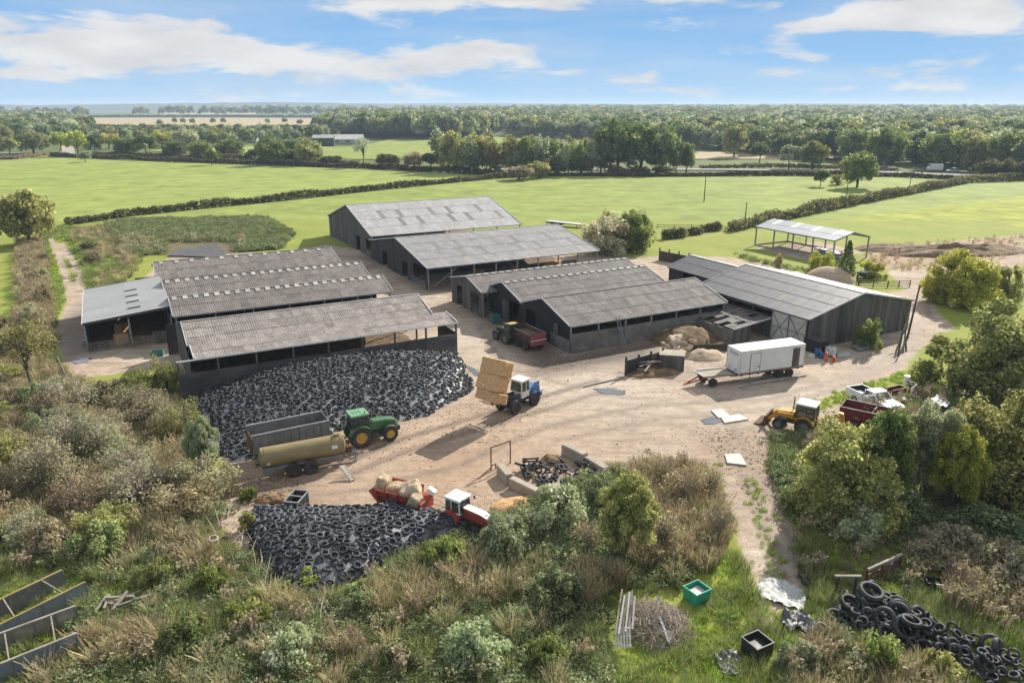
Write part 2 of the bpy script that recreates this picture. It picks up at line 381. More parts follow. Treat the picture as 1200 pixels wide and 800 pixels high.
def gable(parent, x, prof, w, mat, openings=(), z0=0.0, name='cladding_sheet', t=.06):
    """end wall in the plane x: upright sheets, tops following the roof line prof [(y, z)...] from -y to +y"""
    def top(y):
        for (ya, za), (yb, zb) in zip(prof, prof[1:]):
            if ya <= y <= yb: return za + (zb - za) * (y - ya) / (yb - ya)
        return prof[0][1] if y < prof[0][0] else prof[-1][1]
    cuts = [prof[0][0], prof[-1][0]] + [p[0] for p in prof[1:-1]]
    for o in openings: cuts += [o[0], o[1]]
    cuts = sorted(set(cuts))
    for a, b in zip(cuts, cuts[1:]):
        n = max(1, int(round((b - a) / w)))
        for i in range(n):
            y0 = a + (b - a) * i / n; y1 = a + (b - a) * (i + 1) / n; zb = z0; ym = (y0 + y1) / 2
            for o in openings:
                if o[0] <= ym <= o[1]: zb = o[2]
            if top(ym) - zb < .15: continue
            g = .006; off = RNG.uniform(-.012, .012)
            vs = [(off + s * t / 2, yy, zz) for s in (-1, 1) for yy, zz in ((y0 + g, zb), (y1 - g, zb), (y1 - g, top(y1 - g) - .05), (y0 + g, top(y0 + g) - .05))]
            mb = MB().add(vs, [(0, 1, 2, 3), (7, 6, 5, 4), (0, 4, 5, 1), (1, 5, 6, 2), (2, 6, 7, 3), (3, 7, 4, 0)])
            obj(name, mb, mat, parent, loc=(x, 0, 0))
def hurdle(parent, name, a, b, h, mat, bars=5, z0=.1, r=.03):
    """tubular gate / feed barrier from a to b (local x, y)"""
    mb = MB(); a, b = Vector((*a, 0)), Vector((*b, 0))
    for i in range(bars):
        z = z0 + (h - z0) * i / (bars - 1); mb.tube([a + Vector((0, 0, z)), b + Vector((0, 0, z))], r, 5)
    n = max(2, int((b - a).length / 1.6))
    for i in range(n + 1): p = a + (b - a) * i / n; mb.tube([p + Vector((0, 0, z0)), p + Vector((0, 0, h))], r, 5)
    return obj(name, mb, mat, parent)
def bedding(parent, x0, x1, y0, y1, h, mat, seed=1):
    nx, ny = max(4, int((x1 - x0) / 1.2)), max(4, int((y1 - y0) / 1.2)); V = []; F = []
    for j in range(ny + 1):
        for i in range(nx + 1):
            e = 0 if i in (0, nx) or j in (0, ny) else 1
            V.append((x0 + (x1 - x0) * i / nx, y0 + (y1 - y0) * j / ny, .01 + e * h * (.35 + 1.3 * abs(mnoise.noise(Vector((i * .6, j * .6, seed)))))))
    for j in range(ny):
        for i in range(nx): a = j * (nx + 1) + i; F.append((a, a + 1, a + nx + 2, a + nx + 1))
    return obj('bedding', mesh_np('bedding', V, F, smooth=True), mat, parent)
def barn(name, label, frame, u0, vr, rz, group=None, cat='barn'):
    return thing(name, label, cat, frame(u0, vr), rz, group)
A28, AH = R(28), R(-62)

# ---- A: long low barn behind the big tyre clamp (two pitches on the near side)
b = barn('barn', 'long low barn with brown corrugated roof directly behind the large tyre covered clamp', F28, 5.5, 91.5, A28)
rA = roof_slope(b, -.1, 28.9, 0, 6.2, -5.1, 4.72, MAT['sheetA'], 'A', 3)
roof_slope(b, .2, 30.8, -4.95, 4.68, -8.5, 4.22, MAT['sheetA'], 'A2', 2)
roof_slope(b, -.1, 28.9, 0, 6.2, 8.4, 4.1, MAT['sheetA'], 'A', 4)
strip('ridge_cap', b, (-.1, 0, 6.25), (28.9, 0, 6.25), .4, .07, MAT['sheetA'])
strip('gutter', b, (-1.6, -8.62, 4.14), (30.95, -8.62, 4.14), .18, .14, MAT['trim'])
for y0, z0, y1, z1, x in ((0, 6.24, -5.1, 4.78, -.14), (-5.0, 4.76, -8.5, 4.30, .16), (0, 6.24, -5.1, 4.78, 28.94), (-5.0, 4.76, -8.5, 4.3, 30.84)):
    strip('bargeboard', b, (x, y0, z0), (x, y1, z1), .09, .16, MAT['trim'])
nb = 8
xs = [-1.5 + i * (32.2 / nb) for i in range(nb + 1)]
posts(b, xs, -8.45, 4.05, MAT['post'])
posts(b, xs[1:], 8.0, 4.05, MAT['post'])
wall_run(b, 'concrete_panel', (-1.5, -8.62), (30.7, -8.62), 0, 2.75, 4.02, MAT['darkcon'], .16)
wall_run(b, 'wall_panel', (-1.5, 8.1), (28.7, 8.1), 0, 4.0, 4.0, MAT['board'], slats=.28)
gable(b, -.3, [(-8.4, 4.1), (-5.05, 4.6), (0, 6.1), (8.2, 4.0)], 1.1, MAT['boardgrey'])
wall_run(b, 'wall_panel', (30.7, -8.5), (30.7, -2.5), 0, 2.9, 3, MAT['darkcon'], .12)
posts(b, [30.7], -5, 4.2, MAT['post']); posts(b, [28.6], 0, 6.0, MAT['post']); posts(b, [28.6], 4, 5.0, MAT['post'])
bedding(b, .5, 28, -7.8, 7.6, .35, MAT['muck'])
for i in range(1, 8): obj('rafter', MB().beam((xs[i], -8.3, 3.95), (xs[i], -4.9, 4.45), .12, .2).beam((xs[i], -4.9, 4.45), (xs[i], 0, 5.95), .12, .2), MAT['darksteel'], b)

# ---- B: pale single-pitch shed
b = barn('livestock_shed', 'pale grey single pitch shed with open front beside the left end of the barns', F28, -5.1, 126.7, A28)
f = lambda r, c, R_, C_: c in (5,) and r in (1, 2, 3, 4)
def skew(parent):   # sheets run across the slope, low on the left, high on the right
    L = 20.9; S = math.hypot(10.4, 1.0); a = math.atan2(1.0, 10.4); n = 20; w = L / n
    mb = MB()
    for i in range(8): mb.box((.5 + i * 1.35, -L / 2, 3.62 + (.5 + i * 1.35) * .096), (.08, L - .2, .16))
    rf = obj('roof', mb, MAT['steel'], parent)
    me = corr_sheet(w, S / 2 + .1, MAT['sheetB'], 'B')
    dl = MB().box((0, 0, 0), (1.55, .62, .05)).mesh('roof_light'); dl.materials.append(MAT['darksteel'])
    for i in range(n):
        for k in (0, 1):
            o = bpy.data.objects.new('roof_sheet', me); COL.objects.link(o); o.parent = rf
            o.rotation_euler = (Matrix.Rotation(-a, 4, 'Y') @ Matrix.Rotation(-math.pi / 2, 4, 'Z')).to_euler()
            o.location = (k * 5.2 * .998, -i * w, 3.8 + k * .5 + (.02 if k else .01))
    for i in range(4):
        o = bpy.data.objects.new('roof_light', dl); COL.objects.link(o); o.parent = rf; o.rotation_euler = (0, -a, 0); o.location = (6.1, -6.6 - i * 3.7, 3.8 + 6.1 * .096 + .07)
skew(b)
strip('bargeboard', b, (0, -20.95, 3.72), (10.35, -20.95, 4.72), .06, .3, MAT['darksteel'])
strip('bargeboard', b, (0, 0.05, 3.72), (10.35, 0.05, 4.72), .06, .3, MAT['steel'])
strip('gutter', b, (-.08, -20.9, 3.72), (-.08, 0, 3.72), .12, .12, MAT['trim'])
posts(b, [.1, 5.2, 10.2], -20.7, 3.75, MAT['steel'], w=.22); posts(b, [.1, 5.2, 10.2], -14, 3.75, MAT['steel']); posts(b, [.1, 5.2, 10.2], -7, 3.75, MAT['steel'])
wall_run(b, 'wall_panel', (0, -20.6), (0, 0), 0, 3.7, 5.2, MAT['boardgrey'], slats=.3)
wall_run(b, 'wall_panel', (10.3, -20.6), (10.3, 0), 0, 4.5, 5.2, MAT['board'], slats=.3)
wall_run(b, 'wall_panel', (0, -.1), (10.3, -.1), 0, 3.7, 5.2, MAT['boardgrey'], slats=.3, z1b=4.6)
for i in range(3): hurdle(b, 'feed_barrier', (.2 + i * 2.6, -21.0), (2.7 + i * 2.6, -21.0), 1.25, MAT['timber'], 7, r=.035)
wall_run(b, 'gate_panel', (7.7, -21.0), (10.2, -21.0), .15, 1.7, 2.5, MAT['boardgrey'], slats=.14)
bedding(b, .3, 10, -20.3, -.4, .5, MAT['strawdirty'])
# two bales just inside the open front
def bale_mesh(lx, ly, lz, seed, k=7, p_=14, rough=.045):
    bm = bmesh.new(); bmesh.ops.create_cube(bm, size=1); bmesh.ops.subdivide_edges(bm, edges=bm.edges, cuts=k, use_grid_fill=True)
    for v in bm.verts:
        p = v.co * 2; q = Vector((p.x, p.y, p.z)); r = (abs(p.x) ** p_ + abs(p.y) ** p_ + abs(p.z) ** p_) ** (1 / p_)
        q = q / max(r, 1e-4) * .5
        n = mnoise.noise(Vector((q.x * lx, q.y * ly, q.z * lz)) * 2.3 + Vector((seed * 7, 0, 0)))
        ring = -.02 if abs((q.x * 6) % 1 - .5) < .12 else 0
        v.co = Vector((q.x * lx, q.y * ly, q.z * lz)) * (1 + rough * n + ring)
    me = bpy.data.meshes.new('straw_bale'); bm.to_mesh(me); bm.free()
    me.materials.append(MAT['straw']); return me
for (u, v, z, s, lb) in ((-1.1, 107.6, .75, 1, 'straw bale standing just inside the open front of the pale grey shed'), (-.9, 112, 1.0, 2, 'broken straw bale deeper inside the pale grey shed')):
    o = obj('straw_bale', bale_mesh(1.6, 1.1, 1.5, s), None, loc=F28(u, v, z), rot=(0, .1, R(20 + 30 * s))); tag(o, lb, 'bale')

# ---- C1, C2, D: three more long roofs behind
def long_barn(name, label, u0, u1, vr, hr, wf, hf, wb, hb, sheet, key, rows, wallmat, vents=None, lights=None, lm=None, bays=6, left_open=(), right_open=(), w=1.05, right_gable=True, front=None, endmat=None, beds=True, vent_back=None):
    b = barn(name, label, F28, u0, vr, A28); L = u1 - u0
    roof_slope(b, -.25, L + .25, 0, hr, -wf - .35, hf - .35 * (hr - hf) / wf, MAT[sheet], key, rows, w, lights, MAT[lm] if lm else None, vents=vents)
    roof_slope(b, -.25, L + .25, 0, hr, wb + .35, hb - .35 * (hr - hb) / wb, MAT[sheet], key, rows, w)
    strip('ridge_cap', b, (-.25, 0, hr + .05), (L + .25, 0, hr + .05), .42, .08, MAT[sheet])
    for x in (-.3, L + .3):
        strip('bargeboard', b, (x, 0, hr + .05), (x, -wf - .35, hf - .30 * (hr - hf) / wf + .02), .07, .18, MAT['trim'])
        strip('bargeboard', b, (x, 0, hr + .05), (x, wb + .35, hb - .30 * (hr - hb) / wb + .02), .07, .18, MAT['trim'])
    strip('gutter', b, (-.25, -wf - .45, hf - .2), (L + .25, -wf - .45, hf - .2), .12, .12, MAT['steel'])
    xs = [.1 + (L - .2) * i / bays for i in range(bays + 1)]
    posts(b, xs, -wf, hf - .08, MAT['steel']); posts(b, xs, wb, hb - .08, MAT['steel'])
    for x in xs[1:-1]:
        obj('rafter', MB().beam((x, -wf, hf - .25), (x, 0, hr - .3), .12, .2).beam((x, 0, hr - .3), (x, wb, hb - .25), .12, .2), MAT['darksteel'], b)
    prof = [(-wf, hf), (0, hr), (wb, hb)]
    gable(b, 0, prof, 1.15, MAT[wallmat], left_open)
    if right_gable: gable(b, L, prof, 1.15, MAT[wallmat], right_open)
    wall_run(b, 'wall_panel', (0, wb + .1), (L, wb + .1), 0, hb - .15, L / bays, MAT['board'], slats=.3)
    if beds: bedding(b, .4, L - .4, -wf + .5, wb - .5, .4, MAT['strawdirty'], seed=u0)
    return b, L
b, L = long_barn('barn', 'mottled roofed left barn with pale vents, nearest behind the front barn', 5.5, 34.8, 108, 5.5, 4.3, 4.1, 4.5, 4.1, 'sheetC', 'C', 2, 'board', vents=(1.35, .55), right_gable=True, right_open=[(-3.8, 2.5, 3.6)])
wall_run(b, 'wall_panel', (0, -4.35), (L, -4.35), 0, 2.9, L / 6, MAT['board'], .1)
b, L = long_barn('barn', 'left barn with mottled roof and pale ridge vents, third back from the front barn', 5.5, 34.9, 119.4, 5.5, 4.6, 4.1, 4.6, 4.1, 'sheetC', 'C', 2, 'board', vents=(1.35, .6), right_open=[(-3.8, 2.5, 3.6)])
wall_run(b, 'wall_panel', (0, -4.65), (L, -4.65), 0, 2.9, L / 6, MAT['board'], .1)
b, L = long_barn('barn', 'rearmost of the left barns, brown roof with widely spaced pale rooflights', 5.2, 34, 134.5, 5.6, 5.8, 4.0, 5.8, 4.0, 'sheetC', 'C3', 2, 'board', vents=(2.35, .7), right_open=[(-4, 3, 3.6)])
wall_run(b, 'wall_panel', (0, -5.85), (L, -5.85), 0, 3.0, L / 6, MAT['board'], .1)
# roofless pen against its left end
b = barn('pen', 'small roofless dark walled pen at the left end of the rearmost left barn', F28, 2.0, 131.5, A28, cat='pen')
wall_run(b, 'wall_panel', (0, -3.5), (3.0, -3.5), 0, 2.7, 1.5, MAT['board']); wall_run(b, 'wall_panel', (0, 3.2), (3.0, 3.2), 0, 3.2, 1.5, MAT['board'])
wall_run(b, 'wall_panel', (0, -3.5), (0, 3.2), 0, 3.0, 2.2, MAT['board'])

# ---- E, F: the two large grey-roofed barns at the back
lt = lambda r, c, R_, C_: (r in (1, 2)) and 2 < c < C_ - 2 and (c * 7 + r * 3) % 11 in ((0, 5) if r == 1 else (2, 7))
b, L = long_barn('barn', 'largest grey roofed barn at the back with a plain dark gable', 46.4, 81, 165, 9.1, 16.5, 4.8, 16.5, 4.8, 'sheetE', 'E', 4, 'boardgrey', lights=lt, lm='dullight', left_open=[(-15.8, -12.6, 3.6), (-8.5, -5.8, 3.4)], right_gable=False, beds=False)
wall_run(b, 'concrete_panel', (0, -16.4), (L, -16.4), 0, 1.2, 5.7, MAT['concrete'], .15, gaps=(0,))
hurdle(b, 'gate', (-.2, -15.7), (-.2, -12.7), 1.3, MAT['steel'])
bedding(b, 4, 33, -15.6, 15, .5, MAT['strawdirty'], 5)
b, L = long_barn('barn', 'open sided grey roofed barn with slender posts in front of the largest barn', 46, 80.6, 132.2, 6.75, 15.2, 4.0, 15.6, 4.0, 'sheetF', 'F', 4, 'board', lights=lt, lm='dullight', left_open=[(-14.6, -8.5, 3.7), (-5.5, -2.8, 3.0), (5.5, 8.5, 3.0)], right_gable=False, bays=8, beds=False)
hurdle(b, 'feed_barrier', (.5, -14.2), (L, -14.2), 1.15, MAT['steel'], 4)
obj('brace', MB().beam((1.2, -15.2, .6), (5.4, -15.2, 3.4), .14, .14), MAT['steel'], b)
wall_run(b, 'concrete_panel', (1, -8.5), (L - .5, -8.5), 0, 1.1, 5, MAT['concrete'], .15)
bedding(b, .8, L - .5, -13.6, -9, .5, MAT['strawdirty'], 6); bedding(b, .8, L - .5, -8, 14.5, .6, MAT['muck'], 7)
hurdle(b, 'gate', (-.2, -8), (-.2, -14.4), 1.3, MAT['steel'])
for k, (uu, vv, zz) in enumerate(((72.5, 122, .7), (75.3, 123, .7), (66, 124, .7), (58.5, 123.5, .6))):
    o = obj('straw_bale', bale_mesh(2.3, 1.1, 1.2, 10 + k), None, loc=F28(uu, vv, zz), rot=(0, 0, R(28 + 40 * k)))
    tag(o, ['orange lit straw bale towards the right end of the open sided barn', 'straw bale at the far right end inside the open sided barn', 'straw bale in the middle of the open sided barn', 'straw bale towards the left end of the open sided barn'][k], 'bale')

# ---- G1, G2, G3: three dark barns in the middle
b, L = long_barn('barn', 'rearmost of the three dark centre barns with a scalloped ridge', 46.6, 75.8, 101.9, 5.3, 4.9, 4.0, 6.2, 4.0, 'sheetG', 'G', 2, 'boardgrey', vents=(1.3, .05), left_open=[(-3.8, -.8, 3.3), (2.2, 4.2, 3.2)])
hurdle(b, 'gate', (-.15, -4.8), (-.15, -.8), 1.3, MAT['steel'])
b, L = long_barn('barn', 'middle one of the three dark centre barns with a row of small pale ridge vents', 49, 74.2, 94.9, 5.6, 5.9, 3.9, 5.0, 3.9, 'sheetG', 'G', 3, 'black', vents=(1.35, .45), left_open=[(-4.9, -2.2, 3.4)])
obj('door', MB().box((-.16, -1.1, 1.6), (.06, 2.1, 3.2)), MAT['boardgrey'], b)
b, L = long_barn('barn', 'front one of the three dark centre barns with a ladder against its concrete wall', 49, 74.6, 83.3, 5.75, 6.7, 3.8, 5.7, 3.9, 'sheetG', 'G3', 3, 'black', left_open=[(2.0, 4.6, 3.3)], bays=6)
wall_run(b, 'concrete_panel', (0, -6.85), (L, -6.85), 0, 2.55, L / 6, MAT['concrete'], .16)
wall_run(b, 'concrete_panel', (-.12, -6.8), (-.12, -2.2), 0, 1.7, 2.3, MAT['concrete'], .12)
wall_run(b, 'concrete_panel', (L, -6.85), (L + 11.2, -7.1), 0, 2.3, 3.8, MAT['concrete'], .18)
obj('door', MB().box((-.2, -3.6, 2.4), (.05, 1.0, 1.5)), MAT['boardgrey'], b)

# ---- H and H2: barn on the right with its gable to the drive
def hbarn(label, u0, u1, vr, hr, wf, hf, wb, hb, rows, wallmat, lights=None):
    b = barn('barn', label, FH, u0, vr, AH); L = u1 - u0
    roof_slope(b, -.2, L + .25, 0, hr, -wf - .3, hf - .3 * (hr - hf) / wf, MAT['sheetH'], 'H%g' % u0, rows, 1.05, lights, MAT['dullight'])
    roof_slope(b, -.2, L + .25, 0, hr, wb + .3, hb - .3 * (hr - hb) / wb, MAT['sheetH'], 'H%g' % u0, rows, 1.05)
    strip('ridge_cap', b, (-.2, 0, hr + .05), (L + .25, 0, hr + .05), .5, .08, MAT['trim'])
    for x in (-.25, L + .3):
        strip('bargeboard', b, (x, 0, hr + .05), (x, -wf - .3, hf - .2 * (hr - hf) / wf), .08, .2, MAT['trim'])
        strip('bargeboard', b, (x, 0, hr + .05), (x, wb + .3, hb - .2 * (hr - hb) / wb), .08, .2, MAT['trim'])
    return b, L
lh = lambda r, c, R_, C_: (r == 2 and c in (12, 15)) or (r == 1 and c == 17)
b, L = hbarn('large right hand barn with dark grey roof, tall boarded gable and white sliding doors', -84.2, -63.4, 86.2, 6.5, 9.6, 4.3, 10.5, 4.3, 4, 'boardgrey', lh)
gable(b, L, [(-9.6, 4.3), (0, 6.5), (10.5, 4.3)], 1.05, MAT['boardgrey'])
gable(b, 0, [(-9.6, 4.3), (0, 6.5), (10.5, 4.3)], 1.05, MAT['board'])
wall_run(b, 'wall_panel', (0, 10.5), (L, 10.5), 0, 4.2, 5.2, MAT['boardgrey'], slats=.3)
wall_run(b, 'wall_panel', (0, -9.6), (L - 6.0, -9.6), 0, 3.0, 3.7, MAT['boardgrey'], slats=.3)
wall_run(b, 'wall_panel', (0, -9.6), (L - 6.0, -9.6), 3.7, 4.2, 3.7, MAT['boardgrey'], .06)
posts(b, [0, 3.7, 7.4, 11.1, 14.8, L - .1], -9.55, 4.2, MAT['timberdark'])
for k in (0, 1):
    x0 = L - 5.85 + k * 2.9
    d = obj('sliding_door', MB().box((x0 + 1.4, -9.85, 2.05), (2.78, .06, 4.0)), MAT['rooflight'], b)
    fr = MB()
    for a_, c_ in (((0, .08), (2.78, .08)), ((0, 4.0), (2.78, 4.0)), ((0, .08), (0, 4)), ((2.78, .08), (2.78, 4)), ((0, .1), (2.78, 3.9)), ((0, 3.9), (2.78, .1)), ((0, 2), (2.78, 2))):
        fr.beam((x0 + a_[0], -9.93, a_[1]), (x0 + c_[0], -9.93, c_[1]), .05, .08)
    obj('door_frame', fr, MAT['greytrail'], d)
b2, L2 = hbarn('lower dark roofed barn adjoining the back of the large right hand barn', -99.2, -84.5, 88.3, 5.2, 5.0, 3.8, 5.4, 3.8, 2, 'board')
wall_run(b2, 'wall_panel', (0, -5), (L2, -5), 0, 3.7, 3.7, MAT['board'], slats=.3, gaps=(1,))
gable(b2, 0, [(-5, 3.8), (0, 5.2), (5.4, 3.8)], 1.05, MAT['board']); wall_run(b2, 'wall_panel', (0, 5.4), (L2, 5.4), 0, 3.7, 3.7, MAT['board'], slats=.3)

# ---- derelict lean-to in front of H: roof half gone
b = barn('lean_to', 'derelict lean-to with a holed sagging roof against the large right hand barn', FH, -79.2, 69.9, AH, cat='shed')
wall_run(b, 'concrete_panel', (-3.5, -.2), (9.6, -.2), 0, 1.95, 3.3, MAT['concrete'], .18)
wall_run(b, 'wall_panel', (9.6, 0), (9.6, 6.0), 0, 2.3, 3, MAT['boardgrey'], slats=.25, gaps=(1,))
wall_run(b, 'wall_panel', (0, 0), (0, 6.5), 0, 2.1, 3, MAT['board'])
mb = MB()
for i in range(7): mb.beam((.2 + i * 1.55, -.1, 2.0), (.2 + i * 1.55, 6.6, 2.7), .1, .14)
rf = obj('roof', mb, MAT['timberdark'], b)
rr = random.Random(3)
sm = corr_sheet(1.0, 1.75, MAT['sheetG'], 'lean')
for i in range(10):
    for j in range(4):
        if rr.random() < (.5 if (3 < i < 9 and j < 2) else .12): continue
        o = bpy.data.objects.new('roof_sheet', sm); COL.objects.link(o); o.parent = rf
        o.location = (-.3 + i * 1.0, -.1 + j * 1.65, 2.1 + j * .175 + rr.uniform(0, .06)); o.rotation_euler = (.105 + rr.uniform(-.04, .03), rr.uniform(-.05, .05), rr.uniform(-.06, .06))
strip('bargeboard', b, (9.75, -.2, 2.15), (9.75, 6.6, 2.85), .08, .2, MAT['trim'])
posts(b, [0, 4.8, 9.5], 0, 2.1, MAT['timberdark'], w=.16)

# ---- I: new open steel frame shed in the field
b = barn('open_shed', 'new open sided steel frame shed with pale roof standing in the field', FH, -122.6, 132.2, AH, cat='shed'); L = 21.2
li = lambda r, c, R_, C_: r == 0 and c % 5 == 2
roof_slope(b, -.2, L + .2, 0, 5.65, -5.3, 4.35, MAT['sheetI'], 'I', 2, 1.06, li, MAT['white'])
roof_slope(b, -.2, L + .2, 0, 5.65, 5.3, 4.35, MAT['sheetI'], 'I', 2, 1.06, li, MAT['white'])
for i in range(5):
    x = .1 + (L - .2) * i / 4
    posts(b, [x], -5.1, 4.3, MAT['steel'], w=.24); posts(b, [x], 5.1, 4.3, MAT['steel'], w=.24)
    obj('rafter', MB().beam((x, -5.1, 4.2), (x, 0, 5.45), .16, .26).beam((x, 0, 5.45), (x, 5.1, 4.2), .16, .26), MAT['steel'], b)
strip('eaves_beam', b, (0, -5.2, 4.2), (L, -5.2, 4.2), .12, .24, MAT['steel']); strip('eaves_beam', b, (0, 5.2, 4.2), (L, 5.2, 4.2), .12, .24, MAT['steel'])
for x in (-.1, L + .1):
    strip('bargeboard', b, (x, 0, 5.62), (x, -5.3, 4.33), .06, .2, MAT['steel']); strip('bargeboard', b, (x, 0, 5.62), (x, 5.3, 4.33), .06, .2, MAT['steel'])
wall_run(b, 'kerb_wall', (0, -5.1), (L * .72, -5.1), 0, .35, 5, MAT['palecon'], .2); wall_run(b, 'kerb_wall', (0, 5.1), (L * .72, 5.1), 0, .35, 5, MAT['palecon'], .2)
wall_run(b, 'kerb_wall', (0, -5), (0, 5), 0, .35, 5, MAT['palecon'], .2)
hurdle(b, 'side_rail', (0, 5.1), (5.2, 5.1), 3.4, MAT['steel'], 4, z0=1.2)
for i, (x, y, dx, dy, h) in enumerate(((13.5, 1, 3.5, 2, 1.0), (16.5, 2, 2.5, 2.2, .8), (18.5, -1.5, 2, 1.6, .7))):
    mb = MB(); rr = random.Random(i)
    for k in range(5): mb.box((rr.uniform(-dx / 3, dx / 3), rr.uniform(-dy / 3, dy / 3), .1 + k * h / 6), (dx * rr.uniform(.5, .9), dy * rr.uniform(.5, .9), h / 6), rz=rr.uniform(-.5, .5))
    p = b.matrix_basis @ Vector((x, y, 0)); o = obj('sheet_stack', mb, MAT['palesheet'], loc=p, rot=(0, 0, AH)); tag(o, ['widest heap of pale sheets under the new open steel shed', 'heap of pale sheets under the right end of the new open steel shed', 'low heap of pale sheets by the front right post of the new open steel shed'][i], 'sheets')
# ------------------------------------------------------------------ vehicles and machines
def wheel(parent, pos, r, w, rim_mat, side=1, lugs=16, rimr=.55, name='wheel', tyre_mat=None):
    p = part(name, parent); p.location = pos
    h = w / 2; t = MB().lathe([(r * rimr, -h * .8), (r * .86, -h), (r * .97, -h * .8), (r * .99, 0), (r * .97, h * .8), (r * .86, h), (r * rimr, h * .8)], 26)
    for i in range(lugs):
        a = 2 * math.pi * i / lugs
        for sd_ in (-1, 1):
            aa = a + (math.pi / lugs if sd_ > 0 else 0)
            m = Matrix.Rotation(-aa, 4, 'Y') @ Matrix.Translation((r * .985, sd_ * h * .48, 0)) @ Matrix.Rotation(sd_ * .6, 4, 'X')
            t.box((0, 0, 0), (r * .09, h * .95, r * .10), m)
    obj('tyre', t, tyre_mat or MAT['rubberdusty'], p, smooth=True)
    s = side
    rim = MB().lathe([(r * rimr * 1.02, -h * .78), (r * rimr * .95, -h * .5), (r * rimr * .95, h * .5), (r * rimr * 1.02, h * .78)], 22)
    rim.lathe([(r * rimr * .98, s * h * .35), (r * rimr * .72, s * h * .12), (r * rimr * .40, s * h * .22), (r * rimr * .22, s * h * .55), (0.001, s * h * .55)], 22)
    for k in range(8):
        a = 2 * math.pi * k / 8; rim.box((math.cos(a) * r * rimr * .32, s * h * .42, math.sin(a) * r * rimr * .32), (.05, .08, .05))
    obj('rim', rim, rim_mat, p, smooth=True)
    return p
def fender(parent, x, y, r, w, a0, a1, mat, z=None, n=9, th=.035):
    z = r if z is None else z; V = []; F = []
    for i in range(n + 1):
        a = R(a0 + (a1 - a0) * i / n)
        for rr in (r * 1.08, r * 1.08 + th):
            for yy in (y - w / 2, y + w / 2): V.append((x + math.cos(a) * rr, yy, z + math.sin(a) * rr))
    for i in range(n):
        a = i * 4; b = a + 4
        F += [(a, b, b + 1, a + 1), (a + 2, a + 3, b + 3, b + 2), (a, a + 2, b + 2, b), (a + 1, b + 1, b + 3, a + 3)]
    F += [(0, 1, 3, 2), (n * 4, n * 4 + 2, n * 4 + 3, n * 4 + 1)]
    return obj('mudguard', MB().add(V, F), mat, parent)
def cab(parent, x0, x1, hw, z0, z1, roofmat, framemat, taper=.06, lower=.0, roof_over=.12, vents=True):
    """glazed cab: corner pillars, four windows, roof; x0 rear, x1 front"""
    t = taper
    B = [(x0, -hw), (x1, -hw), (x1, hw), (x0, hw)]; T = [(x0 + t, -hw + t), (x1 - t * 2, -hw + t), (x1 - t * 2, hw - t), (x0 + t, hw - t)]
    fr = MB()
    for (a, b_), (c, d) in zip(B, T): fr.beam((a, b_, z0), (c, d, z1), .08, .08)
    for i in range(4):
        j = (i + 1) % 4
        fr.beam((*B[i], z0 + .03), (*B[j], z0 + .03), .08, .1); fr.beam((*T[i], z1 - .03), (*T[j], z1 - .03), .07, .08)
    for s in (0, 2):                                          # door pillar
        a, b_ = Vector((*B[s], z0)), Vector((*B[s + 1], z0)); c, d = Vector((*T[s], z1)), Vector((*T[s + 1], z1))
        f = .42 if s == 0 else .58
        fr.beam(a + (b_ - a) * f, c + (d - c) * f, .06, .07)
    obj('cab_frame', fr, framemat, parent)
    for i in range(4):
        j = (i + 1) % 4
        vs = [Vector((*B[i], z0 + .05)), Vector((*B[j], z0 + .05)), Vector((*T[j], z1 - .05)), Vector((*T[i], z1 - .05))]
        c = sum(vs, Vector()) / 4; cc = Vector(((x0 + x1) / 2, 0, c.z)); out = (c - cc).normalized() * .012
        vs = [c + (v - c) * .95 for v in vs]
        obj('window', MB().add([v for v in vs] + [v + out for v in vs], [(0, 1, 2, 3), (7, 6, 5, 4), (0, 4, 5, 1), (1, 5, 6, 2), (2, 6, 7, 3), (3, 7, 4, 0)]), MAT['glass'], parent)
    ro = roof_over; xm = (x0 + x1) / 2 - t / 2
    rf = obj('roof', MB().box((xm, 0, z1 + .09), (x1 - x0 + 2 * ro - t * 2, 2 * hw + 2 * ro - 2 * t, .18)), roofmat, parent, bevel=.05)
    if vents:
        for k in range(3): obj('roof_vent', MB().box((xm - .45 + k * .3, 0, z1 + .19), (.035, hw * 1.1, .025)), MAT['darksteel'], rf)
    obj('seat', MB().box((x0 + .45, 0, z0 + .35), (.5, .5, .12)).box((x0 + .25, 0, z0 + .65), (.12, .5, .6)), MAT['darksteel'], parent, bevel=.03)
    obj('steering_wheel', MB().lathe([(.19, -.02), (.22, -.02), (.22, .02), (.19, .02)], 12, Matrix.Translation((x1 - .45, 0, z0 + .55)) @ Matrix.Rotation(.9, 4, 'Y') @ Matrix.Rotation(R(90), 4, 'X'), True).beam((x1 - .3, 0, z0 + .1), (x1 - .45, 0, z0 + .55), .06, .06), MAT['darksteel'], parent)
    return rf
def lamp(parent, pos, s=.12, mat=None, name='headlight'): return obj(name, MB().box(pos, (s * .6, s, s)), mat or MAT['chrome'], parent, bevel=.02)
def mirror(parent, y, x, z):
    return obj('mirror', MB().beam((x, y * .8, z), (x + .1, y, z), .03, .03).box((x + .1, y, z - .12), (.05, .18, .3)), MAT['darksteel'], parent)
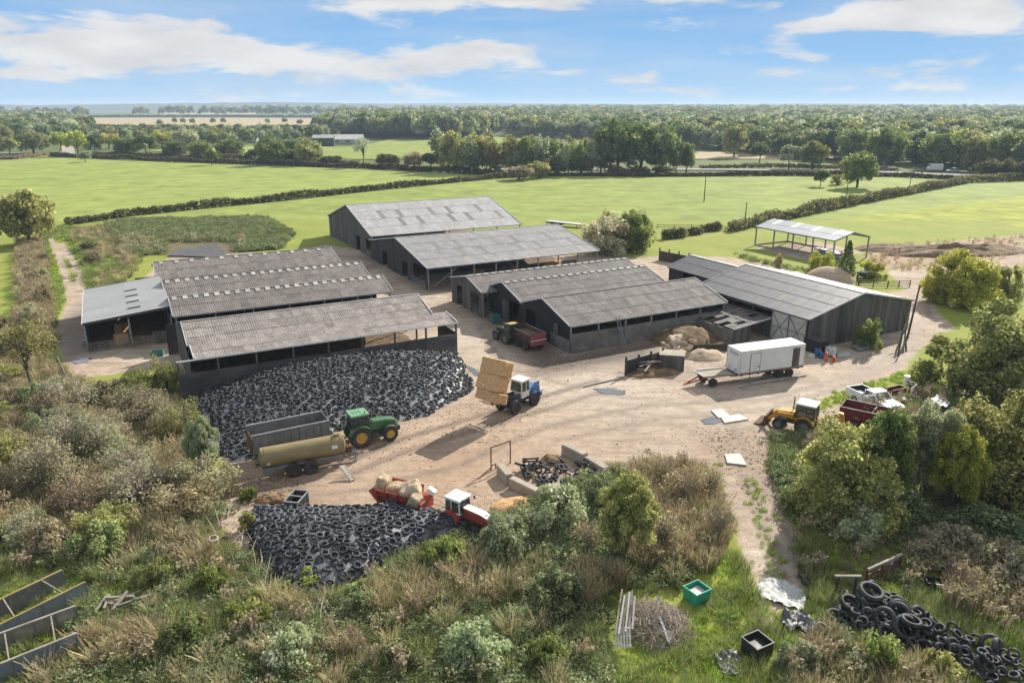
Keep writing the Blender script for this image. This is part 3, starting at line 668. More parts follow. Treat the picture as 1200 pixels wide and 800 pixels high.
def tractor(name, label, p_rear, p_front, body, roofmat, rimmat, framemat, Rr=.92, rf=.68, wb=2.65, hz=2.85, bonnet_top=None, fmud=True, k=1.0, catg='tractor', engine=None):
    pr, pf = Vector(p_rear), Vector(p_front); d = pf - pr; rz = math.atan2(d.y, d.x)
    t = thing(name, label, catg, (pr.x, pr.y, 0), rz); t.scale = (k, k, k)
    for s in (-1, 1):
        wheel(t, (0, s * .93, Rr), Rr, .56, rimmat, s); wheel(t, (wb, s * .88, rf), rf, .44, rimmat, s, 14)
        fender(t, 0, s * .93, Rr, .6, 10, 165, body)
        if fmud: fender(t, wb, s * .88, rf, .42, 25, 150, MAT['darksteel'])
    obj('chassis', MB().box((1.1, 0, .85), (3.5, .52, .5)).box((wb, 0, rf), (.3, 1.5, .22)).box((0, 0, Rr), (.42, 1.5, .34)).box((1.1, .62, .7), (.8, .35, .45)).box((1.1, -.62, .7), (.8, .35, .45)), engine or MAT['darksteel'], t, bevel=.03)
    obj('bonnet', MB().prism([(.85, 1.1), (3.35, 1.05), (3.45, 1.35), (3.35, 1.72), (2.6, 1.88), (.85, 1.96)], -.43, .43), body, t, bevel=.07)
    obj('grille', MB().box((3.44, 0, 1.3), (.05, .6, .42)), MAT['darksteel'], t)
    if bonnet_top: obj('bonnet_top', MB().prism([(.9, 1.97), (2.6, 1.89), (3.3, 1.74), (3.3, 1.77), (2.6, 1.92), (.9, 2.0)], -.36, .36), bonnet_top, t)
    for s in (-1, 1): lamp(t, (3.43, s * .28, 1.58)); lamp(t, (-.72, s * .9, 1.75), .14, MAT['red'], 'tail_light'); mirror(t, s * 1.1, .85, 2.4)
    obj('cab_body', MB().prism([(-.62, 1.05), (.85, 1.05), (.85, 1.5), (-.62, 1.5)], -.62, .62), body, t, bevel=.04)
    cab(t, -.65, .88, .74, 1.48, hz - .12, roofmat, framemat)
    obj('exhaust', MB().tube([(.98, -.5, 1.5), (.98, -.5, 2.7), (1.05, -.5, 2.82)], .055, 8), MAT['darksteel'], t)
    for s in (-1, 1):
        for z in (.55, .85): obj('step', MB().box((.75, s * .94, z), (.4, .3, .05)), MAT['darksteel'], t)
    obj('hitch', MB().beam((-.4, -.35, .7), (-1.15, -.4, .55), .08, .1).beam((-.4, .35, .7), (-1.15, .4, .55), .08, .1).beam((-.3, 0, 1.1), (-.95, 0, .95), .07, .07).beam((-1.1, -.4, .55), (-1.1, .4, .55), .06, .06), MAT['darksteel'], t)
    obj('ballast_weight', MB().box((3.62, 0, .85), (.35, .8, .4)), body if body is not MAT['green'] else MAT['darksteel'], t, bevel=.05)
    return t
tg = tractor('tractor', 'green tractor with yellow wheel rims parked beside the tyre covered clamp', W(420, 519), W(456.5, 511), MAT['green'], MAT['greenroof'], MAT['yellow'], MAT['darksteel'], k=1.07)
obj('beacon', MB().tube([(.55, -.55, 2.9), (.55, -.55, 3.1)], .07, 8), MAT['orange'], tg)
tractor('tractor', 'old tractor with white cab and red bonnet at the edge of the smaller tyre clamp', W(536, 614), W(564, 625), MAT['red'], MAT['white'], MAT['greytrail'], MAT['white'], Rr=.80, rf=.5, wb=2.35, hz=2.65, bonnet_top=MAT['white'], fmud=False, k=.92)
tractor('tractor', 'dark muddy tractor with a yellow topped cab hitched before the red backed spreader', W(599, 402), W(589, 397.5), MAT['greendark'], MAT['greendark'], MAT['greytrail'], MAT['darksteel'], k=.92)
o = obj('cab_sign', MB().box((-.3, 0, 3.06), (.9, 1.3, .03)), MAT['yellow'], bpy.data.objects['tractor.002'])

def rimbox(mb, L, w, z0, z1, t=.06, flare=0):
    """open box (four sides and a floor)"""
    for s in (-1, 1):
        mb.add([(-L / 2, s * w / 2, z0), (L / 2, s * w / 2, z0), (L / 2, s * (w / 2 + flare), z1), (-L / 2, s * (w / 2 + flare), z1),
                (-L / 2, s * (w / 2 - t), z0), (L / 2, s * (w / 2 - t), z0), (L / 2, s * (w / 2 + flare - t), z1), (-L / 2, s * (w / 2 + flare - t), z1)],
               [(0, 1, 2, 3), (7, 6, 5, 4), (3, 2, 6, 7), (0, 4, 5, 1), (1, 5, 6, 2), (0, 3, 7, 4)])
    return mb
def axle_pair(t, x, r, w, hw, rim): 
    for s in (-1, 1): wheel(t, (x, s * hw, r), r, w, rim, s, 14)
    obj('axle', MB().beam((x, -hw, r), (x, hw, r), .12, .12), MAT['darksteel'], t)
# grey high sided silage trailer
c1, c2 = W(291, 500, 3.0), W(384, 494, 3.0); cen = (c1 + c2 + W(374, 481, 3) + W(296, 510, 3)) / 4
t = thing('trailer', 'weathered grey high sided tipping trailer parked behind the olive slurry tanker', 'trailer', (cen.x, cen.y, 0), R(30))
L_, w_ = 6.7, 2.45
for s in (-1, 1):
    sp = obj('side_panel', MB().box((0, s * w_ / 2, 2.1), (L_, .06, 1.75)), MAT['greytrail'], t)
    for i in range(11): obj('rib', MB().box((-L_ / 2 + .05 + i * (L_ - .1) / 10, s * (w_ / 2 + .07), 2.1), (.1, .09, 1.75)), MAT['greytrail'], sp)
    obj('top_rail', MB().box((0, s * (w_ / 2 + .02), 3.02), (L_ + .1, .16, .1)), MAT['steel'], t)
obj('headboard', MB().box((L_ / 2, 0, 2.15), (.07, w_, 1.85)), MAT['greytrail'], t)
obj('tailboard', MB().box((-L_ / 2 - .03, 0, 1.95), (.07, w_, 1.4), ry=.08), MAT['rust'], t)
obj('floor', MB().box((0, 0, 1.2), (L_, w_, .1)), MAT['darksteel'], t)
obj('chassis', MB().beam((-L_ / 2, -.5, 1.05), (L_ / 2 + .3, -.5, 1.0), .12, .22).beam((-L_ / 2, .5, 1.05), (L_ / 2 + .3, .5, 1.0), .12, .22).beam((L_ / 2, -.5, .95), (L_ / 2 + 1.6, 0, .6), .12, .16).beam((L_ / 2, .5, .95), (L_ / 2 + 1.6, 0, .6), .12, .16), MAT['rust'], t)
for x in (-1.6, -.5): axle_pair(t, x, .52, .42, 1.0, MAT['greytrail'])
# olive slurry tanker
a, b_ = W(305, 538, 1.75), W(402, 520, 1.75); d = b_ - a; rz = math.atan2(d.y, d.x); Lt = d.length
t = thing('slurry_tanker', 'long olive cylindrical slurry tanker on tandem wheels in front of the grey trailer', 'tanker', ((a.x + b_.x) / 2, (a.y + b_.y) / 2, 0), rz)
prof = [(.001, -Lt / 2 - .14), (.45, -Lt / 2 - .11), (.72, -Lt / 2 - .03), (.86, -Lt / 2 + .05), (.86, -Lt / 6), (.86, Lt / 6), (.86, Lt / 2 - .05), (.72, Lt / 2 + .03), (.45, Lt / 2 + .11), (.001, Lt / 2 + .14)]
mt = Matrix.Translation((0, 0, 1.85)) @ Matrix.Rotation(R(-90), 4, 'Z')
tank = obj('tank', MB().lathe(prof, 40, mt), MAT['olive'], t, smooth=True)
for x in (-Lt / 2 + .35, Lt / 2 - .35): obj('band', MB().lathe([(.86, x - .03), (.885, x - .03), (.885, x + .03), (.86, x + .03)], 40, mt, True), MAT['olive'], tank, smooth=True)
obj('label_plate', MB().box((Lt / 2 - .9, -.862, 2.0), (.5, .03, .3)), MAT['white'], tank); obj('label_plate', MB().box((-Lt / 2 + .55, -.81, 1.55), (.25, .03, .18), rx=.3), MAT['white'], tank)
obj('hatch', MB().tube([(Lt / 2 - .5, 0, 2.66), (Lt / 2 - .5, 0, 2.86)], .26, 14).tube([(Lt / 2 - .5, 0, 2.86), (Lt / 2 - .5, 0, 2.9)], .3, 14), MAT['olive'], t, bevel=.01)
obj('chassis', MB().beam((-Lt / 2 + .1, -.5, .98), (Lt / 2, -.5, .98), .14, .24).beam((-Lt / 2 + .1, .5, .98), (Lt / 2, .5, .98), .14, .24).box((-Lt / 2 + .5, -.62, .85), (.9, .1, .5)).beam((Lt / 2 - .2, -.45, .9), (Lt / 2 + 1.75, 0, .62), .12, .18).beam((Lt / 2 - .2, .45, .9), (Lt / 2 + 1.75, 0, .62), .12, .18), MAT['greytrail'], t)
obj('pump', MB().box((Lt / 2 + .45, 0, 1.25), (.5, .6, .6)).tube([(Lt / 2 + .5, .1, 1.5), (Lt / 2 + .55, .1, 2.1), (Lt / 2 + .1, .1, 2.45)], .06, 6), MAT['rust'], t, bevel=.03)
obj('outlet', MB().tube([(-Lt / 2 - .1, 0, 1.3), (-Lt / 2 - .4, 0, 1.3)], .12, 10).lathe([(.2, -.03), (.2, .03), (.001, .03)], 10, Matrix.Translation((-Lt / 2 - .4, 0, 1.3)) @ Matrix.Rotation(R(90), 4, 'Z')), MAT['darksteel'], t)
obj('jockey_foot', MB().tube([(Lt / 2 + 1.0, -.15, 1.1), (Lt / 2 + 1.0, -.15, .05)], .06, 6).box((Lt / 2 + 1.0, -.15, .04), (.3, .3, .05)), MAT['steel'], t)
obj('hose', MB().tube([(Lt / 2 - .1, -.7, 1.0), (Lt / 2 + .5, -.9, .6), (Lt / 2 + 1.1, -.5, .7), (Lt / 2 + 1.6, 0, .75)], .06, 6), MAT['darksteel'], t)
for x in (-.95, .45): axle_pair(t, x, .62, .48, .95, MAT['darksteel'])
pk = MB()
g0, g1 = W(401, 546, .9), W(414, 563, .06)
t = obj('loading_ramp', MB(), None); bpy.data.objects.remove(t)
t = thing('loading_ramp', 'pale slatted ramp board propped against the olive tanker', 'ramp', g1, math.atan2((g0 - g1).y, (g0 - g1).x))
dd = Vector(((g0 - g1).xy.length, 0, .85)); 
for s in (-1, 1): obj('rail', MB().beam((0, s * .22, .04), (dd.x, s * .22, dd.z), .06, .1), MAT['palecon'], t)
for i in range(8): obj('rung', MB().box((dd.x * (i + .5) / 8, 0, .04 + dd.z * (i + .5) / 8), (.12, .44, .05)), MAT['palesheet'], t)

# red forage trailer with loose bales
a, b_ = W(457, 601), W(480, 607); d = b_ - a; rz = math.atan2(d.y, d.x); c = (a + b_) / 2
fx = Matrix.Translation((c.x, c.y, 0)) @ Matrix.Rotation(rz, 4, 'Z')
t = thing('feeder_trailer', 'red open feeder trailer heaped with broken straw bales', 'trailer', (c.x, c.y + 1.0, 0), rz)
for s in (-1, 1):
    sp = obj('side_panel', MB().add([(-1.4, s * .85, .7), (1.3, s * .85, .7), (1.45, s * 1.15, 1.9), (-1.5, s * 1.15, 1.9), (-1.4, s * .80, .7), (1.3, s * .80, .7), (1.45, s * 1.1, 1.9), (-1.5, s * 1.1, 1.9)], [(0, 1, 2, 3), (7, 6, 5, 4), (3, 2, 6, 7), (0, 4, 5, 1), (1, 5, 6, 2), (0, 3, 7, 4)]), MAT['red'], t)
    for x in (-1.4, -.5, .45, 1.35): obj('rib', MB().beam((x, s * .88, .7), (x, s * 1.18, 1.9), .07, .06), MAT['darkred'], sp)
    obj('side_rail', MB().beam((-1.5, s * 1.0, 1.3), (1.4, s * 1.0, 1.3), .05, .06), MAT['darkred'], sp)
obj('floor', MB().box((0, 0, .72), (2.8, 1.7, .08)), MAT['darkred'], t)
obj('tailgate', MB().box((-1.85, 0, 1.1), (.06, 2.0, 1.3), ry=-.75), MAT['red'], t)
obj('front_housing', MB().box((1.95, .0, .95), (.85, 1.9, .95)).tube([(1.95, -.96, .95), (1.95, -1.05, .95)], .38, 14), MAT['red'], t, bevel=.05)
obj('chute', MB().box((2.35, .75, 1.75), (.7, .45, .4), ry=.5), MAT['white'], t, bevel=.04)
obj('drawbar', MB().beam((2.2, -.35, .6), (4.4, 0, .5), .1, .14).beam((2.2, .35, .6), (4.4, 0, .5), .1, .14).beam((2.2, -.9, .65), (3.7, -.5, .45), .4, .05), MAT['red'], t)
axle_pair(t, -.2, .48, .35, .95, MAT['darkred'])
mw = Matrix.Translation((c.x, c.y + 1.0, 0)) @ Matrix.Rotation(rz, 4, 'Z')
for i, (x, y, z, sx, sy, sz, r3, lb) in enumerate(((-1.75, 0.1, 1.75, .95, 1.0, 1.5, (.1, .35, .2), 'upright straw bale leaning at the tail of the red feeder trailer'),
        (-.3, .2, 1.6, 1.7, 1.2, .8, (.1, -.1, .1), 'low straw bale lying in the middle of the red feeder trailer'),
        (1.1, -.2, 1.95, 1.5, 1.4, 1.1, (.2, -.35, .5), 'large tilted straw bale on top of the front end of the red feeder trailer'),
        (1.75, -.75, 1.5, .9, .9, 1.3, (.3, .5, .2), 'straw bale slumping over the front corner of the red feeder trailer'))):
    o = obj('straw_bale', bale_mesh(sx, sy, sz, 30 + i, 9, 6, .14), None); o.data.materials[0] = MAT['palestraw']; o.matrix_world = mw @ Matrix.Translation((x, y, z)) @ Euler(r3).to_matrix().to_4x4(); tag(o, lb, 'bale')

# blue wheel loader carrying three big bales
pr, pf = W(626, 474.5), W(604, 485); d = (pf - pr).normalized(); rz = math.atan2(d.y, d.x)
left = Vector((-d.y, d.x, 0)); org = pr - left * .9
wbL = (pf - pr).length
t = thing('wheel_loader', 'blue and white wheel loader lifting a stack of three straw bales', 'loader', (org.x, org.y, 0), rz)
lm = Matrix.Translation((org.x, org.y, 0)) @ Matrix.Rotation(rz, 4, 'Z')
for s in (-1, 1):
    wheel(t, (0, s * .92, .72), .72, .5, MAT['darksteel'], s, 16); wheel(t, (wbL, s * .92, .72), .72, .5, MAT['darksteel'], s, 16)
    fender(t, 0, s * .92, .72, .52, 20, 160, MAT['bluedark']); fender(t, wbL, s * .92, .72, .5, 30, 150, MAT['bluedark'])
obj('chassis', MB().box((wbL * .5, 0, .95), (wbL + 1.2, .8, .5)).box((wbL, 0, .72), (.3, 1.7, .3)).box((0, 0, .72), (.3, 1.7, .3)), MAT['bluedark'], t, bevel=.04)
obj('engine_cover', MB().prism([(-1.25, 1.0), (.55, 1.0), (.55, 2.05), (-.7, 2.15), (-1.15, 2.0)], -.72, .72), MAT['blue'], t, bevel=.06)
obj('counterweight', MB().box((-1.25, 0, .95), (.5, 1.7, .6)), MAT['blue'], t, bevel=.08)
obj('fin', MB().box((-.75, .62, 2.0), (.9, .1, .8)), MAT['blue'], t, bevel=.04)
cb = obj('cab_body', MB().box((1.2, 0, 1.55), (1.2, 1.45, .7)), MAT['white'], t, bevel=.04)
cab(t, .6, 1.95, .74, 1.85, 3.0, MAT['white'], MAT['white'], vents=False)
for s in (-1, 1):
    obj('boom_arm', MB().prism([(1.6, 1.3), (1.9, 1.75), (wbL + 1.2, 1.95), (wbL + 2.2, 1.55), (wbL + 2.15, 1.3), (wbL + 1.1, 1.6), (2.0, 1.35)], s * .45 - .07, s * .45 + .07), MAT['bluedark'], t)
    lamp(t, (1.95, s * .6, 2.85)); obj('ram', MB().tube([(1.9, s * .28, 1.0), (wbL + 1.0, s * .28, 1.55)], .07, 8), MAT['steel'], t)
gr = MB().box((wbL + 2.2, 0, 1.75), (.12, 2.3, .12)).box((wbL + 2.2, 0, 2.7), (.1, 2.2, .1)).box((wbL + 2.2, -1.0, 2.2), (.1, .1, 1.0)).box((wbL + 2.2, 1.0, 2.2), (.1, .1, 1.0))
for k in range(7): gr.beam((wbL + 2.2, -1.05 + k * .35, 1.7), (wbL + 3.4, -1.05 + k * .35, 1.95), .05, .05)
obj('bale_grab', gr, MAT['darksteel'], t)
for s in (-1, 1): mirror(t, s * 1.15, 1.9, 2.6)
bal_base = lm @ Matrix.Translation((wbL + 2.55, 0, 1.95)) @ Matrix.Rotation(-.40, 4, 'Y')
for i, (z, lb) in enumerate(((.52, 'lowest of the three big straw bales raised on the blue loader, above its forks'), (1.83, 'middle big straw bale in the stack raised on the blue loader'), (3.42, 'topmost big straw bale in the stack raised on the blue loader'))):
    o = obj('straw_bale', bale_mesh(1.75, 2.9, (1.05, 1.62, 1.62)[i], 50 + i, 11), None); o.matrix_world = bal_base @ Matrix.Translation(((0.62, .68, .66)[i] , (.25, .0, .03)[i], z)) @ Euler((.015 * i, .02, (.03, -.02, .05)[i])).to_matrix().to_4x4(); tag(o, lb, 'bale', 'straw bales on the blue loader')

# muck spreader with red back
pr, pf = W(630, 411), W(607, 399.5); d = pf - pr; rz = math.atan2(d.y, d.x); c = (pr + pf) / 2
t = thing('muck_spreader', 'rusty open topped muck spreader with a faded red tailboard beside the dark barn gable', 'spreader', (c.x, c.y, 0), rz); t.scale = (1.1,) * 3
rimb = MB(); rimbox(rimb, 4.4, 1.9, .9, 2.0, .06, .12); obj('side_panel', rimb, MAT['rust'], t)
obj('floor', MB().box((0, 0, .88), (4.4, 1.8, .08)), MAT['darksteel'], t); obj('headboard', MB().box((2.2, 0, 1.5), (.07, 2.0, 1.3)), MAT['rust'], t)
for s in (-1, 1): obj('top_rail', MB().beam((-2.3, s * 1.08, 2.04), (2.3, s * 1.08, 2.04), .14, .1), MAT['greytrail'], t)
for z, h in ((1.75, .75), (1.0, .6)): obj('tailboard', MB().box((-2.35, 0, z), (.1, 2.1, h)), MAT['pink'], t, bevel=.02)
lb = MB()
for k in range(7): lb.box((-2.42, -1.0 + k * .33, 1.34), (.08, .2, .1))
obj('light_bar', lb, MAT['white'], t)
obj('beater', MB().tube([(-2.05, -.9, 1.5), (-2.05, .9, 1.5)], .16, 8).tube([(-2.0, -.9, 2.05), (-2.0, .9, 2.05)], .1, 8), MAT['darksteel'], t)
obj('load', bale_mesh(3.2, 1.6, .9, 77, 7), None, t, loc=(.2, 0, 1.25)); bpy.data.objects['load'].data.materials.clear(); bpy.data.objects['load'].data.materials.append(MAT['muck'])
for x in (-1.1, .4): axle_pair(t, x, .58, .45, 1.05, MAT['darksteel'])
obj('drawbar', MB().beam((2.2, -.4, .8), (3.6, 0, .6), .1, .14).beam((2.2, .4, .8), (3.6, 0, .6), .1, .14), MAT['rust'], t)

# red drawbar trailer carrying a white box body
q0, q1 = W(866.5, 439, 1.2), W(941, 429, 1.2); d = q1 - q0; rz = math.atan2(d.y, d.x); Lb = d.length; left = Vector((-math.sin(rz), math.cos(rz), 0))
cb = (q0 + q1) / 2 + left * 1.27
t = thing('flatbed_trailer', 'long dark red drawbar trailer under the white box body', 'trailer', (cb.x, cb.y, 0), rz)
obj('deck', MB().box((-.2, 0, 1.08), (Lb + .8, 2.3, .12)), MAT['darkred'], t)
ch = MB()
for s in (-1, 1): ch.beam((-Lb / 2 - .6, s * .45, .9), (Lb / 2, s * .45, .9), .12, .26)
for k in range(8): ch.box((-Lb / 2 + .5 + k * 1.1, 0, .95), (.1, 2.2, .14))
obj('chassis', ch, MAT['darkred'], t)
dk = obj('front_deck', MB().add([(-Lb / 2 - 4.4, -1.1, 1.25), (-Lb / 2 - .5, -1.1, 1.15), (-Lb / 2 - .5, 1.1, 1.15), (-Lb / 2 - 4.4, 1.1, 1.25), (-Lb / 2 - 4.4, -1.1, 1.33), (-Lb / 2 - .5, -1.1, 1.23), (-Lb / 2 - .5, 1.1, 1.23), (-Lb / 2 - 4.4, 1.1, 1.33)], [(0, 1, 2, 3), (7, 6, 5, 4), (0, 4, 5, 1), (1, 5, 6, 2), (2, 6, 7, 3), (3, 7, 4, 0)]), MAT['timber'], t)
for s in (-1, 1): obj('side_rail', MB().beam((-Lb / 2 - 4.5, s * 1.15, 1.42), (-Lb / 2 - .5, s * 1.15, 1.3), .1, .14), MAT['trim'] if s > 0 else MAT['timber'], t)
obj('end_rail', MB().beam((-Lb / 2 - 4.5, -1.15, 1.45), (-Lb / 2 - 4.5, 1.15, 1.45), .1, .14), MAT['trim'], t)
obj('front_frame', MB().beam((-Lb / 2 - 4.3, -.5, 1.1), (-Lb / 2 - .6, -.5, 1.0), .12, .2).beam((-Lb / 2 - 4.3, .5, 1.1), (-Lb / 2 - .6, .5, 1.0), .12, .2).beam((-Lb / 2 - 3.9, -.5, 1.0), (-Lb / 2 - 6.4, 0, .35), .1, .14).beam((-Lb / 2 - 3.9, .5, 1.0), (-Lb / 2 - 6.4, 0, .35), .1, .14), MAT['red'], t)
axle_pair(t, -Lb / 2 - 3.2, .52, .36, .95, MAT['darksteel'])
for x in (Lb / 2 - 2.9, Lb / 2 - 1.6): axle_pair(t, x, .5, .36, .95, MAT['darksteel'])
t = thing('box_container', 'plain white box body with two side doors standing on the red trailer', 'container', (cb.x, cb.y, 1.16), rz)
obj('shell', MB().box((0, 0, 1.36), (Lb, 2.5, 2.7)), MAT['white'], t, bevel=.03)
obj('roof', MB().box((0, 0, 2.74), (Lb + .04, 2.54, .07)), MAT['white'], t)
for x in (-Lb / 2, Lb / 2):
    for s in (-1, 1): obj('corner_post', MB().box((x, s * 1.25, 1.36), (.09, .09, 2.68)), MAT['trim'], t)
obj('side_rail', MB().box((0, -1.27, .1), (Lb, .06, .16)), MAT['greytrail'], t)
dr = obj('door', MB().box((-Lb / 2 + 2.0, -1.27, 1.25), (1.25, .05, 2.15)), MAT['white'], t)
fm = MB()
for x in (-.66, .66): fm.box((-Lb / 2 + 2.0 + x, -1.275, 1.25), (.045, .06, 2.2))
fm.box((-Lb / 2 + 2.0, -1.275, 2.35), (1.36, .06, .045)); obj('frame', fm, MAT['greytrail'], dr); obj('handle', MB().box((-Lb / 2 + 2.5, -1.31, .75), (.25, .04, .09)), MAT['darksteel'], dr)
d2 = obj('doorway', MB().box((Lb / 2 - 1.15, -1.265, 1.3), (.95, .04, 2.2)), MAT['darksteel'], t)
obj('door_leaf', MB().box((Lb / 2 - .95, -1.3, 1.3), (.12, .05, 2.15)).box((Lb / 2 - 1.35, -1.3, 1.3), (.08, .05, 2.15)), MAT['greytrail'], d2)
fd = obj('front_panel', MB().box((-Lb / 2 - .02, 0, 1.05), (.05, 1.7, 1.7)), MAT['white'], t); obj('vent', MB().box((-Lb / 2 - .04, .0, 2.25), (.05, 1.5, .3)), MAT['rooflight'], t)
for s in (-1, 1): obj('tail_light', MB().box((-Lb / 2 - .05, s * .6, .45), (.05, .22, .1)), MAT['darksteel'], t)

# yellow backhoe digger
pf, pr = W(921, 499), W(951, 506); d = pf - pr; rz = math.atan2(d.y, d.x)
left = Vector((-math.sin(rz), math.cos(rz), 0)); pr = pr + left * -(-.95)
t = thing('backhoe_digger', 'yellow backhoe digger with white roofed cab parked at the edge of the bushes', 'digger', (pr.x, pr.y + .9, 0), rz); t.scale = (1.08,) * 3
for s in (-1, 1):
    wheel(t, (0, s * .92, .78), .78, .48, MAT['greytrail'], s, 16); wheel(t, (2.2, s * .85, .52), .52, .36, MAT['greytrail'], s, 14)
    fender(t, 0, s * .92, .78, .5, 10, 160, MAT['jcb'])
obj('chassis', MB().box((1.0, 0, .85), (3.4, .7, .5)).box((2.2, 0, .52), (.25, 1.5, .2)).box((0, 0, .78), (.3, 1.6, .3)), MAT['darksteel'], t)
obj('bonnet', MB().prism([(.9, 1.05), (2.75, 1.05), (2.75, 1.5), (2.5, 1.62), (.9, 1.75)], -.45, .45), MAT['jcb'], t, bevel=.05)
obj('cab_body', MB().box((.1, 0, 1.25), (1.5, 1.3, .5)), MAT['jcb'], t, bevel=.04)
cab(t, -.75, .9, .78, 1.5, 2.62, MAT['white'], MAT['darksteel'], vents=False)
obj('exhaust', MB().tube([(1.3, -.3, 1.6), (1.3, -.3, 3.0)], .05, 8), MAT['darksteel'], t)
for s in (-1, 1):
    obj('loader_arm', MB().prism([(1.0, 1.2), (1.05, 1.62), (2.4, 1.55), (3.3, .75), (3.25, .5), (2.3, 1.2)], s * .62 - .06, s * .62 + .06), MAT['jcb'], t)
    obj('ram', MB().tube([(1.6, s * .5, 1.0), (2.9, s * .5, .9)], .06, 8), MAT['steel'], t); lamp(t, (.95, s * .6, 2.6))
bk = MB(); bp = [(3.25, .2), (3.25, 1.05), (3.45, 1.0), (3.5, .5), (3.75, .22), (4.3, .12), (4.3, .05), (3.5, .05)]
bk.prism(bp, -1.1, 1.1); obj('bucket', bk, MAT['rust'], t)
obj('boom', MB().prism([(-1.0, .9), (-1.0, 1.3), (-2.3, 2.3), (-2.9, 2.35), (-2.9, 2.0), (-2.2, 1.9)], -.14, .14), MAT['jcb'], t)
obj('dipper_arm', MB().prism([(-2.55, 2.5), (-2.95, 2.45), (-3.3, .6), (-3.05, .55)], -.15, .15), MAT['jcb'], t)
obj('digging_bucket', MB().prism([(-3.4, .7), (-2.9, .7), (-2.65, .35), (-2.8, .08), (-3.25, .05), (-3.5, .3)], -.3, .3), MAT['rust'], t)
for s in (-1, 1): obj('stabiliser', MB().beam((-1.05, s * .6, 1.0), (-1.1, s * 1.2, .15), .14, .14).box((-1.1, s * 1.25, .06), (.35, .35, .08)), MAT['jcb'], t)

# white pickup
pr, pf = W(1002, 472), W(1041, 491); d = pf - pr; rz = math.atan2(d.y, d.x); left = Vector((-math.sin(rz), math.cos(rz), 0)); org = pr + left * .85
t = thing('pickup_truck', 'white single cab pickup with a dark load bed parked behind the red trailer', 'pickup', (org.x, org.y, 0), rz); t.scale = (1.2,) * 3
for x in (0, 3.1):
    for s in (-1, 1): wheel(t, (x, s * .78, .36), .36, .25, MAT['steel'], s, 0, .6)
obj('body', MB().box((1.45, 0, .6), (5.05, 1.72, .36)), MAT['white'], t, bevel=.05)
obj('bonnet', MB().prism([(2.3, .76), (3.96, .76), (3.98, .92), (3.75, 1.04), (2.3, 1.12)], -.85, .85), MAT['white'], t, bevel=.05)
obj('cab_side', MB().box((1.6, 0, .93), (1.5, 1.72, .36)), MAT['white'], t, bevel=.03)
for s in (-1, 1): obj('bed_side', MB().box((-.15, s * .84, .98), (1.9, .07, .44)), MAT['white'], t)
obj('tailgate', MB().box((-1.07, 0, .96), (.07, 1.74, .46)), MAT['white'], t); obj('bed_floor', MB().box((-.15, 0, .80), (1.8, 1.6, .05)), MAT['bluedark'], t); obj('bed_liner', MB().box((-.15, .79, .98), (1.8, .03, .4)).box((-.15, -.79, .98), (1.8, .03, .4)).box((.80, 0, 1.0), (.03, 1.6, .42)).box((-1.02, 0, .98), (.03, 1.6, .4)), MAT['bluedark'], t)
obj('window', MB().prism([(.88, 1.10), (2.5, 1.10), (2.0, 1.56), (1.85, 1.6), (1.05, 1.6)], -.76, .76), MAT['glass'], t, bevel=.02)
obj('roof', MB().prism([(.9, 1.58), (1.95, 1.58), (1.8, 1.68), (1.05, 1.68)], -.74, .74), MAT['white'], t, bevel=.03)
fp = MB()
for s in (-1, 1): fp.beam((.92, s * .78, 1.08), (1.02, s * .74, 1.62), .13, .07).beam((2.5, s * .79, 1.08), (1.92, s * .73, 1.6), .09, .06).beam((1.55, s * .79, 1.08), (1.55, s * .76, 1.62), .08, .05)
obj('pillars', fp, MAT['white'], t)
for s in (-1, 1): lamp(t, (3.95, s * .65, .72), .22); mirror(t, s * 1.0, 2.2, 1.15); obj('tail_light', MB().box((-1.1, s * .8, .8), (.04, .12, .3)), MAT['red'], t)
obj('bumper', MB().box((4.02, 0, .5), (.12, 1.7, .2)), MAT['darksteel'], t, bevel=.03); obj('grille', MB().box((4.0, 0, .7), (.05, .8, .14)), MAT['darksteel'], t)

# dark red open bulk trailer
p0, p1 = W(988, 472, 2.0), W(1046, 484, 2.0); d = p1 - p0; rz = math.atan2(d.y, d.x); c = (p0 + p1) / 2
t = thing('bulk_trailer', 'dark red open topped grain trailer between the digger and the white pickup', 'trailer', (c.x, c.y, 0), rz); Lr = d.length
m_ = MB(); rimbox(m_, Lr, 2.3, .7, 2.0, .05, .1); obj('side_panel', m_, MAT['darkred'], t); obj('floor', MB().box((0, 0, .7), (Lr, 2.25, .06)), MAT['rust'], t)
for x in (-Lr / 2, Lr / 2): obj('end_panel', MB().box((x, 0, 1.35), (.06, 2.4, 1.3)), MAT['darkred'], t)
for k in range(5): obj('rib', MB().beam((-Lr / 2 + .3 + k * (Lr - .6) / 4, -1.19, .7), (-Lr / 2 + .3 + k * (Lr - .6) / 4, -1.29, 2.0), .08, .06), MAT['red'], t)
for s in (-1, 1): obj('top_rail', MB().beam((-Lr / 2, s * 1.24, 2.03), (Lr / 2, s * 1.24, 2.03), .1, .08), MAT['greytrail'], t)
obj('hoop', MB().tube([(.6, -1.15, 1.9), (.7, -.5, 2.15), (.75, .2, 2.15), (.7, 1.1, 1.9)], .05, 6), MAT['greytrail'], t)
axle_pair(t, -.2, .42, .3, .9, MAT['darksteel'])

